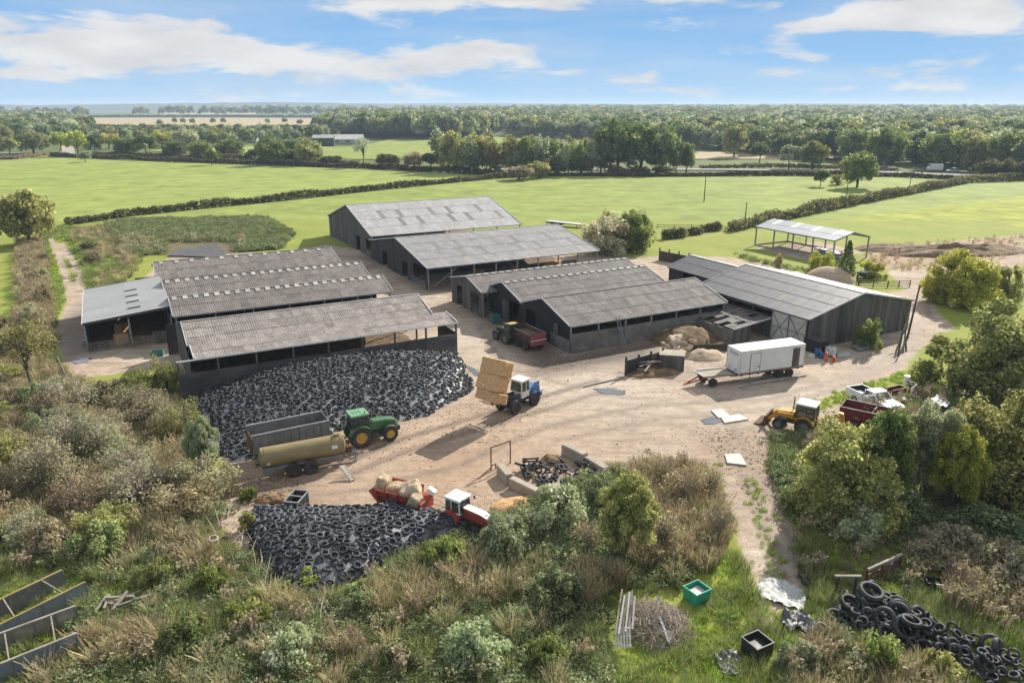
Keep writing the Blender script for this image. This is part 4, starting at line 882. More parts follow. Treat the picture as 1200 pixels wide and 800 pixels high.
# white flat trailer in the far field
p0, p1 = W(641, 258.5, 1.0), W(684, 263, 1.0); d = p1 - p0; rz = math.atan2(d.y, d.x); c = (p0 + p1) / 2
t = thing('flat_trailer', 'flat trailer with a pale deck standing in the field behind the barns', 'trailer', (c.x, c.y, 0), rz); Lf = d.length
obj('deck', MB().box((0, 0, 1.0), (Lf, 2.4, .14)), MAT['palesheet'], t)
obj('chassis', MB().beam((-Lf / 2, -.5, .8), (Lf / 2, -.5, .8), .1, .22).beam((-Lf / 2, .5, .8), (Lf / 2, .5, .8), .1, .22).box((-Lf / 4, 0, .7), (Lf * .45, 1.6, .4)), MAT['darksteel'], t)
for x in (-Lf * .3, -Lf * .18): axle_pair(t, x, .42, .3, .9, MAT['darksteel'])
obj('prop_stand', MB().box((Lf * .36, -.8, .46), (.15, .15, .92)).box((Lf * .36, .8, .46), (.15, .15, .92)), MAT['darksteel'], t)
# ------------------------------------------------------------------ ground, fields, road
def gp(poly): return np.array([W(x, y)[:2] for x, y in poly])
def inside(P, poly):
    x, y = P[:, 0], P[:, 1]; r = np.zeros(len(P), bool); n = len(poly); j = n - 1
    for i in range(n):
        xi, yi = poly[i]; xj, yj = poly[j]
        r ^= ((yi > y) != (yj > y)) & (x < (xj - xi) * (y - yi) / (yj - yi + 1e-12) + xi); j = i
    return r
def edge_dist(P, poly):
    d = np.full(len(P), 1e9); n = len(poly)
    for i in range(n):
        a, b = poly[i], poly[(i + 1) % n]; ab = b - a; t = np.clip(((P - a) @ ab) / (ab @ ab + 1e-12), 0, 1)
        d = np.minimum(d, np.hypot(*(P - a - t[:, None] * ab).T))
    return d
def soft(P, pxpoly, w):
    """1 inside, falling to 0 over w metres either side of the outline"""
    poly = gp(pxpoly); s = np.where(inside(P, poly), 1, -1) * edge_dist(P, poly)
    return np.clip(.5 + s / (2 * w), 0, 1)
def line_mask(P, pxline, w):
    pts = gp(pxline); d = np.full(len(P), 1e9)
    for a, b in zip(pts, pts[1:]):
        ab = b - a; t = np.clip(((P - a) @ ab) / (ab @ ab), 0, 1); d = np.minimum(d, np.hypot(*(P - a - t[:, None] * ab).T))
    return np.clip(1.3 - d / w, 0, 1)
YARD = [(225, 462), (262, 540), (285, 604), (450, 610), (565, 626), (640, 580), (705, 554), (760, 545), (830, 548), (905, 545), (907, 508), (985, 496), (1075, 452), (1062, 425), (1100, 392), (1118, 385), (1095, 360), (1088, 345), (1062, 341), (1030, 345), (1000, 348), (940, 320), (860, 302), (790, 299), (740, 303), (700, 298), (610, 300), (500, 300), (380, 287), (350, 294), (200, 300), (160, 332), (100, 345), (62, 388), (72, 418), (85, 446), (150, 436), (210, 428), (212, 460)]
TRACK = [(826, 545), (908, 540), (934, 600), (950, 688), (935, 700), (902, 712), (884, 690), (860, 630)]
RIGHTWAY = [(1062, 342), (1080, 352), (1100, 330), (1145, 316), (1200, 312), (1200, 296), (1150, 300), (1085, 305), (1040, 318)]
RUBBLE = [(1010, 300), (1060, 288), (1200, 275), (1200, 300), (1120, 308), (1060, 318), (1030, 312)]
LEFTTRACK = [(822, 545), (908, 540), (936, 600), (952, 688), (935, 706), (896, 745), (852, 765), (835, 752), (880, 700), (858, 630)]
SOIL = [(236, 545), (268, 560), (300, 604), (300, 655), (330, 700), (300, 700), (255, 620)]
SHEDFLOOR = [(883, 291), (958, 283), (1012, 296), (955, 307)]
SCRUB = [(-60, 405), (45, 420), (85, 448), (120, 462), (205, 470), (235, 540), (258, 600), (290, 650), (330, 705), (400, 702), (440, 680), (500, 645), (562, 628), (640, 582), (705, 554), (762, 546), (824, 552), (856, 620), (836, 668), (770, 690), (705, 735), (715, 780), (690, 900), (-200, 900), (-300, 500)]
SCRUBR = [(905, 545), (922, 600), (948, 690), (965, 690), (1075, 690), (1120, 720), (1210, 770), (1500, 800), (1500, 400), (1200, 480), (1080, 455), (1000, 480), (985, 500), (907, 512)]
LUSH = [(690, 900), (712, 775), (760, 760), (810, 710), (840, 668), (870, 640), (880, 680), (930, 720), (960, 745), (1000, 790), (1060, 900)]
BANK = [(126, 262), (150, 258), (310, 255), (345, 275), (330, 292), (240, 300), (180, 300), (140, 300)]
BOTR = [(930, 770), (960, 745), (1010, 760), (1060, 775), (1110, 800), (1150, 900), (900, 900)]

def ground_mat():
    m = bpy.data.materials.new('farm_ground'); m.use_nodes = True; nt = m.node_tree; N = nt.nodes.new; L = nt.links.new; b = nt.nodes['Principled BSDF']
    b.inputs['Specular IOR Level'].default_value = .15
    pos = N('ShaderNodeNewGeometry').outputs['Position']
    def noise(s, d=6, r=.6, st=None):
        v = pos
        if st: mp = N('ShaderNodeMapping'); mp.inputs['Scale'].default_value = st[0]; mp.inputs['Rotation'].default_value = (0, 0, st[1]); L(pos, mp.inputs[0]); v = mp.outputs[0]
        n = N('ShaderNodeTexNoise'); n.inputs['Scale'].default_value = s; n.inputs['Detail'].default_value = d; n.inputs['Roughness'].default_value = r; L(v, n.inputs['Vector']); return n.outputs['Fac']
    def rng(x, a, b_, c, d):
        n = N('ShaderNodeMapRange'); L(x, n.inputs[0])
        for i, v in enumerate((a, b_, c, d)): n.inputs[i + 1].default_value = v
        return n.outputs[0]
    def mix(f, a, b_, mode='MIX'):
        n = N('ShaderNodeMix'); n.data_type = 'RGBA'; n.blend_type = mode
        for i, v in ((0, f), (6, a), (7, b_)):
            if isinstance(v, (int, float)): n.inputs[i].default_value = v
            elif isinstance(v, tuple): n.inputs[i].default_value = v + (1,)
            else: L(v, n.inputs[i])
        return n.outputs[2]
    def at(n_): a = N('ShaderNodeAttribute'); a.attribute_name = n_; return a.outputs['Fac']
    def ma(op, a, c):
        n = N('ShaderNodeMath'); n.operation = op
        for i, v in enumerate((a, c)):
            if isinstance(v, (int, float)): n.inputs[i].default_value = v
            else: L(v, n.inputs[i])
        return n.outputs[0]
    n1, n2, n3 = noise(.10), noise(.8, 8, .7), noise(4, 6, .7)
    # beaten earth and crushed stone
    e = mix(rng(n1, .4, .62, 0, 1), (.43, .335, .25), (.50, .41, .315))
    e = mix(rng(noise(.22, 8, .7), .52, .66, 0, .85), e, (.29, .215, .155))
    e = mix(rng(noise(.5, 6, .6, ((.25, 1.6, 1), R(-32))), .52, .68, 0, .8), e, (.25, .19, .14))
    e = mix(rng(n2, .56, .72, 0, .75), e, (.56, .48, .39))
    e = mix(rng(noise(1.7, 8, .75), .57, .68, 0, .85), e, (.20, .15, .11))
    e = mix(rng(noise(.17, 9, .75), .52, .64, 0, .75), e, (.33, .25, .18)); e = mix(rng(noise(.07, 9, .7), .50, .62, 0, .6), e, (.52, .455, .375))
    e = mix(at('red'), e, mix(rng(n2, .35, .65, 0, 1), (.45, .32, .22), (.33, .225, .15)))
    e = mix(at('pale'), e, mix(rng(n2, .35, .65, 0, 1), (.56, .49, .40), (.47, .395, .315)))
    e = mix(rng(n3, .4, .66, 0, .35), e, (.17, .135, .105))
    vs = N('ShaderNodeVectorMath'); vs.operation = 'SCALE'; L(e, vs.inputs[0]); L(ma('MULTIPLY', rng(noise(1.1, 10, .8), .32, .68, .74, 1.18), rng(noise(.45, 7, .65, ((.3, 2.2, 1), R(-28))), .35, .65, .86, 1.10)), vs.inputs['Scale']); e = vs.outputs[0]
    wet_and_shade = ma('MULTIPLY', at('wet_and_shade'), rng(n2, .25, .6, .7, 1)); e = mix(wet_and_shade, e, mix(rng(n2, .4, .65, 0, 1), (.085, .066, .052), (.13, .105, .085)))
    # turf
    g = mix(rng(n1, .38, .62, 0, 1), (.205, .25, .042), (.26, .275, .06))
    g = mix(rng(n2, .5, .72, 0, .6), g, (.15, .19, .035)); g = mix(rng(noise(.35, 6), .56, .72, 0, .55), g, (.30, .28, .10))
    # rough bank: litter, moss and bare soil
    s = mix(rng(n2, .35, .62, 0, 1), (.135, .125, .055), (.10, .085, .05)); s = mix(rng(n3, .45, .7, 0, .7), s, (.24, .20, .115))
    col = mix(rng(ma('ADD', at('rough'), ma('MULTIPLY', ma('SUBTRACT', n2, .5), .7)), .35, .65, 0, 1), g, s)
    d = rng(ma('ADD', at('dirt'), ma('MULTIPLY', ma('SUBTRACT', ma('ADD', ma('MULTIPLY', n2, .7), ma('MULTIPLY', n1, .3)), .5), .9)), .42, .58, 0, 1)
    col = mix(d, col, e); L(col, b.inputs['Base Color'])
    L(rng(wet_and_shade, 0, 1, .95, .5), b.inputs['Roughness'])
    bp = N('ShaderNodeBump'); bp.inputs['Strength'].default_value = .6; bp.inputs['Distance'].default_value = .12
    hh = ma('ADD', n2, ma('MULTIPLY', n3, .5)); L(hh, bp.inputs['Height']); L(bp.outputs[0], b.inputs['Normal'])
    return m
def grass_mat(name, c1, c2, c3, sc=.02, rows=0.0, rot=0.0):
    m = M(name, c1, c2, scale=sc, rough=.95, world=True, spec=.1, fine=.16, c3=c3, s3=4, t3=.54); nt = m.node_tree; b = nt.nodes['Principled BSDF']; src = b.inputs['Base Color'].links[0].from_socket; N = nt.nodes.new; L = nt.links.new
    pos = N('ShaderNodeNewGeometry'); mp = N('ShaderNodeMapping'); mp.inputs['Rotation'].default_value = (0, 0, R(rot)); mp.inputs['Scale'].default_value = (.012, .35, 1); L(pos.outputs['Position'], mp.inputs[0])
    n = N('ShaderNodeTexNoise'); n.inputs['Scale'].default_value = 1; n.inputs['Detail'].default_value = 5; L(mp.outputs[0], n.inputs['Vector']); n2 = N('ShaderNodeTexNoise'); n2.inputs['Scale'].default_value = .09; n2.inputs['Detail'].default_value = 9; n2.inputs['Roughness'].default_value = .72; L(pos.outputs['Position'], n2.inputs['Vector'])
    a = N('ShaderNodeMapRange'); L(n.outputs['Fac'], a.inputs[0]); a.inputs[1].default_value = .35; a.inputs[2].default_value = .65; a.inputs[3].default_value = .90; a.inputs[4].default_value = 1.10
    c = N('ShaderNodeMapRange'); L(n2.outputs['Fac'], c.inputs[0]); c.inputs[1].default_value = .35; c.inputs[2].default_value = .65; c.inputs[3].default_value = .84; c.inputs[4].default_value = 1.14
    mu = N('ShaderNodeMath'); mu.operation = 'MULTIPLY'; L(a.outputs[0], mu.inputs[0]); L(c.outputs[0], mu.inputs[1]); v = N('ShaderNodeVectorMath'); v.operation = 'SCALE'; L(src, v.inputs[0]); L(mu.outputs[0], v.inputs['Scale']); L(v.outputs[0], b.inputs['Base Color'])
    return m
def gz(x, y):
    """height of the rough ground"""
    return .45 * mnoise.noise(Vector((x * .09, y * .09, 3))) + .18 * mnoise.noise(Vector((x * .35, y * .35, 5)))
gx = np.arange(-132, 132.1, .75); gy = np.arange(19, 206.1, .75)
GX, GY = np.meshgrid(gx, gy); P = np.stack([GX.ravel(), GY.ravel()], 1)
dirt = np.maximum.reduce([soft(P, YARD, 2.0), soft(P, TRACK, 1.2) * .86, soft(P, RIGHTWAY, 1.5), soft(P, RUBBLE, 3), soft(P, SOIL, 1.2) * .8, soft(P, SHEDFLOOR, .8)])
dirt = np.maximum(dirt, soft(P, LEFTTRACK, 3) * .30)
for ln in ([(72, 285), (92, 320), (96, 352), (80, 395)], [(60, 280), (76, 320), (84, 352), (70, 392)]): dirt = np.maximum(dirt, line_mask(P, ln, .95) * .85)
for ln in ([(862, 545), (888, 600), (915, 690)], [(890, 545), (915, 600), (938, 690)], [(915, 690), (880, 740)]): dirt = np.maximum(dirt, line_mask(P, ln, .8))
dirt = np.maximum(dirt * (1 - .75 * soft(P, [(925, 478), (1000, 452), (1072, 432), (1078, 446), (1010, 470), (940, 486)], .8)), 0)
rough = np.maximum.reduce([soft(P, SCRUB, 1.5), soft(P, SCRUBR, 1.5), soft(P, BOTR, 1), soft(P, BANK, 2), soft(P, [(20, 290), (50, 285), (66, 400), (40, 430), (-40, 420), (20, 370)], 2) * .9, soft(P, [(84, 270), (125, 268), (165, 300), (150, 330), (114, 345), (104, 322)], 2) * .55])
rough = rough * (1 - soft(P, LUSH, 1.0))
wet_and_shade = np.maximum.reduce([soft(P, [(545, 345), (590, 362), (665, 415), (735, 405), (800, 385), (760, 425), (735, 425), (660, 438), (622, 440), (600, 405), (560, 372)], 2) * 1.0, soft(P, [(400, 300), (445, 310), (500, 345), (540, 342), (520, 330), (470, 320), (440, 300)], 2) * .7,  # barn shade painted dark into the earth, together with wet mud and ruts
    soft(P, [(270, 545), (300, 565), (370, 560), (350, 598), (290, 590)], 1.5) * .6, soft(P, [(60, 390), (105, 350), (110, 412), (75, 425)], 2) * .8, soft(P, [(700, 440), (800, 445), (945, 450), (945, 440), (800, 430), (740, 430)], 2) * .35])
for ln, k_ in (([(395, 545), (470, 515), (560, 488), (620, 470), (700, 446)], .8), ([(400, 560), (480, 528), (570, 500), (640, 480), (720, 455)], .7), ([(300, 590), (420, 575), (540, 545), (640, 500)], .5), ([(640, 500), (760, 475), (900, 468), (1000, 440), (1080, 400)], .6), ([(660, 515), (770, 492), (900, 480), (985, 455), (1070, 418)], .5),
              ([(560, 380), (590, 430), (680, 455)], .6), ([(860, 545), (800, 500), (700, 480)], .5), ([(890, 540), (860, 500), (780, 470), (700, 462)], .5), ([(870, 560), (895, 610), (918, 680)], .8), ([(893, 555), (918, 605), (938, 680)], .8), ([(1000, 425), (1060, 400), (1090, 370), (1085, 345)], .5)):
    wet_and_shade = np.maximum(wet_and_shade, line_mask(P, ln, .55) * k_)
red = np.maximum(soft(P, [(255, 535), (400, 540), (520, 480), (600, 480), (680, 540), (560, 620), (280, 605)], 8) * .8, soft(P, RUBBLE, 2))
red = np.maximum(red, soft(P, [(800, 498), (905, 500), (930, 560), (905, 620), (870, 560), (830, 545)], 3) * .9); wet_and_shade = np.maximum(wet_and_shade, soft(P, [(820, 505), (905, 505), (915, 590), (895, 600), (850, 545)], 3) * .45)
pale = np.maximum(soft(P, [(540, 380), (600, 440), (650, 435), (740, 440), (860, 470), (1000, 430), (1090, 380), (1050, 425), (960, 470), (860, 510), (690, 490), (600, 460), (550, 440)], 6) * .55, soft(P, TRACK, 1) * .15)
free = np.clip(1 - dirt * 1.3, 0, 1) * np.clip(edge_dist(P, np.array([[-132, 19], [132, 19], [132, 206], [-132, 206]])) / 8, 0, 1)
Z = np.array([max(0, gz(x, y) + .05) if f > .02 else 0 for (x, y), f in zip(P, free)]) * free * np.where(rough > .3, 1, .35)
Z += np.random.default_rng(1).normal(0, .012, len(Z)) + .03
def zat(x, y):
    i = min(max((x - gx[0]) / .75, 0), len(gx) - 1.001); j = min(max((y - gy[0]) / .75, 0), len(gy) - 1.001); i0, j0 = int(i), int(j); n = len(gx)
    a, b_, c, d = Z[j0 * n + i0], Z[j0 * n + i0 + 1], Z[(j0 + 1) * n + i0], Z[(j0 + 1) * n + i0 + 1]; u, v = i - i0, j - j0
    return float((a * (1 - u) + b_ * u) * (1 - v) + (c * (1 - u) + d * u) * v)
nx, ny = len(gx), len(gy); I = np.arange(nx * ny).reshape(ny, nx)
F = np.stack([I[:-1, :-1].ravel(), I[:-1, 1:].ravel(), I[1:, 1:].ravel(), I[1:, :-1].ravel()], 1)
V = np.column_stack([P, Z])
gme = mesh_np('farm_ground', V, F, dict(dirt=dirt, rough=rough, wet_and_shade=wet_and_shade, red=red, pale=pale), smooth=True)
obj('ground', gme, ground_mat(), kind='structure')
def sheet(name, poly, z, mat, world=False):
    pts = poly if world else [tuple(p) for p in gp(poly)]
    return obj(name, MB().add([(x, y, z) for x, y in pts], [tuple(range(len(pts)))]), mat, kind='structure')
PAST = grass_mat('pasture', (.205, .262, .062), (.25, .285, .078), (.17, .22, .048), .012)
PASTR = grass_mat('bright_pasture', (.235, .262, .032), (.245, .27, .045), (.215, .247, .040), .02)
LAND = grass_mat('far_land', (.13, .155, .05), (.10, .125, .045), (.17, .18, .07), .006)
STUB = grass_mat('stubble', (.42, .34, .20), (.36, .30, .18), (.38, .33, .17), .01)
sheet('land', [(-4200, -60), (4200, -60), (4200, 5200), (-4200, 5200)], -.5, LAND, True)
sheet('field', [(-700, 120), (-293, 496), (-4, 343), (0, 335), (-120, 250), (-85, 180), (-85, 10), (-400, 10)], -.06, PAST, True)
sheet('field.001', [(-120, 250), (0, 335), (8, 343), (330, 362), (520, 372), (140, 180), (140, 10), (-85, 10), (-85, 180)], -.05, PAST, True)
sheet('field.002', [(60, 190), (330, 362), (520, 372), (600, 200), (300, 10), (125, 10), (125, 190)], -.04, PASTR, True)
sheet('far_field', [(300, 172), (405, 186), (560, 188), (640, 166), (560, 158), (470, 160), (420, 172)], -.10, PAST)
sheet('far_field.001', [(170, 176), (330, 188), (400, 190), (400, 172), (280, 170)], -.12, PAST)
sheet('far_field.002', [(800, 186), (1000, 186), (960, 176), (820, 178)], -.10, STUB)
sheet('stubble_field', [(100, 148), (300, 149), (430, 147), (420, 139), (270, 138), (110, 138)], -.2, STUB)
sheet('stubble_field.001', [(0, 138.5), (110, 139), (90, 136), (0, 135.6)], -.25, STUB)
sheet('stubble_field.002', [(180, 133.5), (300, 134.2), (300, 132.6), (190, 132.3)], -.25, STUB)
ROAD = [(-300, 176), (40, 180), (300, 193), (560, 198.5), (830, 198.5), (1000, 200), (1150, 206), (1215, 211)]
rp = [W(x, y) for x, y in ROAD]; mb = MB()
rv = []
for i, p in enumerate(rp):
    d = (rp[min(i + 1, len(rp) - 1)] - rp[max(i - 1, 0)]).normalized(); n = Vector((-d.y, d.x, 0)); rv += [tuple((p + n * 5.5)[:2]), tuple((p - n * 3)[:2])]
mb.add([(x, y, .0) for x, y in rv], [(2 * i, 2 * i + 1, 2 * i + 3, 2 * i + 2) for i in range(len(rp) - 1)]); obj('road', mb, MAT['tarmac'], kind='structure')
sheet('lane', [(70, 180), (88, 180), (84, 164), (74, 164)], .01, MAT['palecon'])
# low far hills
def hill(name, x0, x1, y, h, seed, col):
    n = 90; V = []; F = []
    for i in range(n + 1):
        x = x0 + (x1 - x0) * i / n; e = min(1, 4 * i / n, 4 * (n - i) / n)
        hh = h * e * (.45 + .75 * (mnoise.noise(Vector((i * .045, seed, 0))) * .6 + .5)) + 7 * e * mnoise.noise(Vector((i * .7, seed, 1)))
        V += [(x, y, -6), (x, y + 500, max(-4, hh)), (x, y + 1500, -6)]
    for i in range(n):
        a = 3 * i; F += [(a, a + 3, a + 4, a + 1), (a + 1, a + 4, a + 5, a + 2)]
    obj(name, mesh_np(name, V, F, smooth=True), col, kind='structure')
HILL = grass_mat('wooded_hill', (.055, .075, .045), (.075, .095, .05), (.15, .14, .08), .004)
hill('hills', -5200, 400, 5000, 54, 1, HILL); hill('hills.001', -1800, 4800, 5600, 46, 8, HILL); hill('hills.002', -6000, 6000, 6800, 66, 5, HILL)

# ponds and puddles
water = M('puddle_water', (.16, .17, .18), (.11, .115, .12), .8, .08, world=True, spec=.6, fine=.05)
slurry = M('slurry_lagoon', (.10, .098, .10), (.07, .068, .068), .5, .6, world=True)
sheet('lagoon', [(196, 301), (212, 294), (228, 291), (250, 288), (258, 291), (266, 298), (262, 303)], .30, slurry)
def puddle(pts, name='puddle'):
    q = gp(pts); c = q.mean(0); out = []
    for i in range(len(q)):
        a, b_ = q[i], q[(i + 1) % len(q)]
        for t in (0, .33, .66): p = a + (b_ - a) * t; out.append(tuple(c + (p - c) * (1 + RNG.uniform(-.14, .10))))
    sheet(name, out, .075, water, True)
puddle([(693, 456), (712, 455), (733, 458), (731, 463), (708, 462)]); puddle([(84, 424), (96, 420), (107, 419), (104, 424), (90, 427)]); puddle([(821, 492), (834, 488), (846, 494), (838, 498), (825, 497)])
puddle([(533, 352), (548, 354), (552, 357), (538, 357)]); puddle([(545, 428), (556, 432), (566, 440), (556, 441)])

# ------------------------------------------------------------------ tyres
def tyre_mesh(r, w, seg=14, name='tyre'):
    a, b_ = r - w * .52, w / 2
    prof = [(a - w * .12, -b_ * .8), (a + w * .1, -b_), (r - w * .1, -b_ * .8), (r, 0), (r - w * .1, b_ * .8), (a + w * .1, b_), (a - w * .12, b_ * .8), (a, 0)]
    me = MB().lathe(prof, seg, Matrix.Rotation(R(90), 4, 'X'), True).mesh(name); me.materials.append(MAT['rubber'])
    bm = bmesh.new(); bm.from_mesh(me); bmesh.ops.recalc_face_normals(bm, faces=bm.faces); bm.to_mesh(me); bm.free()
    me.polygons.foreach_set('use_smooth', np.ones(len(me.polygons), bool)); return me
TY = [tyre_mesh(r, w) for r, w in ((.33, .20), (.30, .19), (.36, .22), (.34, .23))]
TYB = [tyre_mesh(r, w, 20) for r, w in ((.62, .36), (.78, .40), (.52, .30))]
def place_tyre(me, p, nrm, label, group, spin=None):
    o = bpy.data.objects.new('tyre', me); COL.objects.link(o); q = Vector(nrm).normalized().to_track_quat('Z', 'Y')
    o.rotation_mode = 'XYZ'; o.rotation_euler = q.to_euler(); o.location = p; tag(o, label, 'tyre', group); return o
def dome(bk, fr, crest, prof, n=60, m=16, rim=.02, rough=.10, seed=0):
    """mound between a back line and a front line (pixel polylines); returns surface function S(s, t)"""
    def poly(ln):
        p = [W(x, y) for x, y in ln]; L = [0]
        for a, b_ in zip(p, p[1:]): L.append(L[-1] + (b_ - a).length)
        def f(s):
            q = s * L[-1]
            for i in range(len(L) - 1):
                if q <= L[i + 1] or i == len(L) - 2: return p[i].lerp(p[i + 1], (q - L[i]) / max(L[i + 1] - L[i], 1e-6))
        return f
    B, Fn = poly(bk), poly(fr)
    def S(s, t):
        p = B(s).lerp(Fn(s), t); h = rim + crest(s) * prof(t)
        h += rough * mnoise.noise(Vector((p.x * .7, p.y * .7, seed))) * min(1, 6 * t if bk is not None else 1, 6 * (1 - t))
        return Vector((p.x, p.y, max(.06, h + .04)))
    return S
def dome_mesh(S, n, m, skirt=True):
    V = []; F = []
    for i in range(n + 1):
        for j in range(m + 1): V.append(tuple(S(i / n, j / m)))
    for i in range(n):
        for j in range(m): a = i * (m + 1) + j; F.append((a, a + 1, a + m + 2, a + m + 1))
    return mesh_np('sheeting', V, F, smooth=True)
def poisson(S, r, seed, tries=9000, jit=None):
    rr = random.Random(seed); pts = []; cell = {}
    for _ in range(tries):
        s, t = rr.uniform(.004, .996), rr.uniform(.015, .985); p = S(s, t); k = (int(p.x / r), int(p.y / r))
        if any((p - q).length < r for i in (-1, 0, 1) for j in (-1, 0, 1) for q in cell.get((k[0] + i, k[1] + j), ())): continue
        cell.setdefault(k, []).append(p); pts.append((s, t, p))
    return pts
def normal(S, s, t):
    e = .01; a = S(min(1, s + e), t) - S(max(0, s - e), t); b_ = S(s, min(1, t + e)) - S(s, max(0, t - e)); n = a.cross(b_).normalized(); return n if n.z > 0 else -n
# big clamp before the front barn
SB = dome([(213, 468), (300, 456), (380, 445), (460, 434), (537, 425), (553, 448)], [(215, 500), (250, 528), (272, 543), (330, 532), (395, 506), (440, 500), (500, 488), (540, 466), (556, 456)],
          lambda s: 2.6 * max(0, math.sin(math.pi * min(1, max(0, (s * 1.08)))) ** .8) * (1 if s < .55 else 1), lambda t: (1 - t ** 1.6) ** .9, rough=.12, seed=2)
t = thing('silage_clamp', 'large silage clamp under black plastic heaped against the front barn wall and covered with tyres', 'silage clamp', tuple(W(380, 445)))
o = obj('plastic_sheet', dome_mesh(SB, 80, 30), MAT['sheetplastic'], t); o.matrix_parent_inverse = Matrix.Translation(-t.location)
pts = poisson(SB, .58, 5, 12000); rr = random.Random(4)
VV, FF = [], []; base = 0
for s, tt, p in pts:
    me = TY[rr.randrange(4)]; nv = len(me.vertices); co = np.empty(nv * 3, np.float32); me.vertices.foreach_get('co', co); co = co.reshape(-1, 3)
    nrm = (normal(SB, s, tt) + Vector((rr.gauss(0, .28), rr.gauss(0, .28), 0))).normalized(); q = np.array(nrm.to_track_quat('Z', 'Y').to_matrix())
    VV.append(co @ q.T + np.array(p + nrm * rr.uniform(.06, .17))); f = np.empty(len(me.loops), np.int32); me.loops.foreach_get('vertex_index', f); FF.append(f.reshape(-1, 4) + base); base += nv
tv = np.concatenate(VV); tt_ = np.repeat(np.random.default_rng(3).random(len(pts)), [len(v) for v in VV])
tm = mesh_np('tyres', tv, np.concatenate(FF), {'tint': tt_}, smooth=True)
def tyre_stuff_mat():
    m = MAT['rubber'].copy(); m.name = 'clamp_tyre_rubber'; nt = m.node_tree; b = nt.nodes['Principled BSDF']; src = b.inputs['Base Color'].links[0].from_socket
    a = nt.nodes.new('ShaderNodeAttribute'); a.attribute_name = 'tint'; r = nt.nodes.new('ShaderNodeMapRange'); r.inputs[3].default_value = .55; r.inputs[4].default_value = 1.9; nt.links.new(a.outputs['Fac'], r.inputs[0])
    v = nt.nodes.new('ShaderNodeVectorMath'); v.operation = 'SCALE'; nt.links.new(src, v.inputs[0]); nt.links.new(r.outputs[0], v.inputs['Scale']); nt.links.new(v.outputs[0], b.inputs['Base Color']); return m
tag(obj('clamp_tyres', tm, tyre_stuff_mat()), 'hundreds of worn tyres weighing down the plastic on the large clamp against the barn', 'tyres', kind='stuff')
# smaller clamp in front
SF = dome([(288, 604), (300, 598), (345, 600), (400, 604), (440, 603), (456, 595), (500, 604), (558, 614), (563, 620)], [(292, 625), (310, 665), (342, 698), (385, 694), (425, 676), (455, 658), (495, 642), (535, 630), (565, 622)],
          lambda s: 1.5 * math.sin(math.pi * min(1, s * 1.02)) ** .55, lambda t: (1 - (2 * t - 1) ** 2 * (1 if t > .5 else .75)) ** .6 * (.75 + .25 * (1 - t)), rough=.12, seed=9)
t = thing('silage_clamp', 'smaller silage clamp under black plastic and tyres in front of the red trailer', 'silage clamp', tuple(W(400, 640)))
o = obj('plastic_sheet', dome_mesh(SF, 60, 26), MAT['sheetplastic'], t); o.matrix_parent_inverse = Matrix.Translation(-t.location)
pts = sorted(poisson(SF, .565, 8, 12000), key=lambda q: q[2].y); rr = random.Random(14)
rest = pts[112:]; pts = pts[:112]
for i, (s, tt, p) in enumerate(pts):
    nrm = normal(SF, s, tt) + Vector((rr.gauss(0, .3), rr.gauss(0, .3), 0))
    big = i % 41 == 7
    place_tyre(TYB[2] if big else TY[rr.randrange(4)], p + nrm.normalized() * rr.uniform(.07, .13), nrm, 'worn black tyre lying on the plastic of the smaller silage clamp', 'tyres on the smaller silage clamp')
VV, FF = [], []; base = 0
for s, tt, p in rest:
    me = TY[rr.randrange(4)]; nv = len(me.vertices); co = np.empty(nv * 3, np.float32); me.vertices.foreach_get('co', co); co = co.reshape(-1, 3); nrm = (normal(SF, s, tt) + Vector((rr.gauss(0, .2), rr.gauss(0, .2), 0))).normalized(); q = np.array(nrm.to_track_quat('Z', 'Y').to_matrix())
    VV.append(co @ q.T + np.array(p + nrm * rr.uniform(.07, .13))); f = np.empty(len(me.loops), np.int32); me.loops.foreach_get('vertex_index', f); FF.append(f.reshape(-1, 4) + base); base += nv
if rest: tag(obj('clamp_tyres', mesh_np('tyres', np.concatenate(VV), np.concatenate(FF), {'tint': np.repeat(np.random.default_rng(5).random(len(VV)), [len(v) for v in VV])}, smooth=True), bpy.data.materials['clamp_tyre_rubber']), 'further tyres on the back half of the smaller silage clamp', 'tyres', kind='stuff')
# tyres in the concrete bay
SBay = dome([(604, 549), (625, 545), (655, 541), (680, 545)], [(622, 568), (645, 576), (675, 572), (705, 556)], lambda s: .55, lambda t: .9, rough=.25, seed=4)
for k, rad in enumerate((.55, .6)):
    rr = random.Random(20 + k)
    for i, (s, tt, p) in enumerate(poisson(SBay, rad, 30 + k, 900)[:(26, 16)[k]]):
        nrm = Vector((rr.gauss(0, .5), rr.gauss(-.2, .5), 1)); place_tyre(TY[rr.randrange(4)], p + Vector((0, 0, -.25 + k * .33)), nrm, 'black tyre heaped between the concrete blocks of the open bay', 'tyres in the concrete bay')
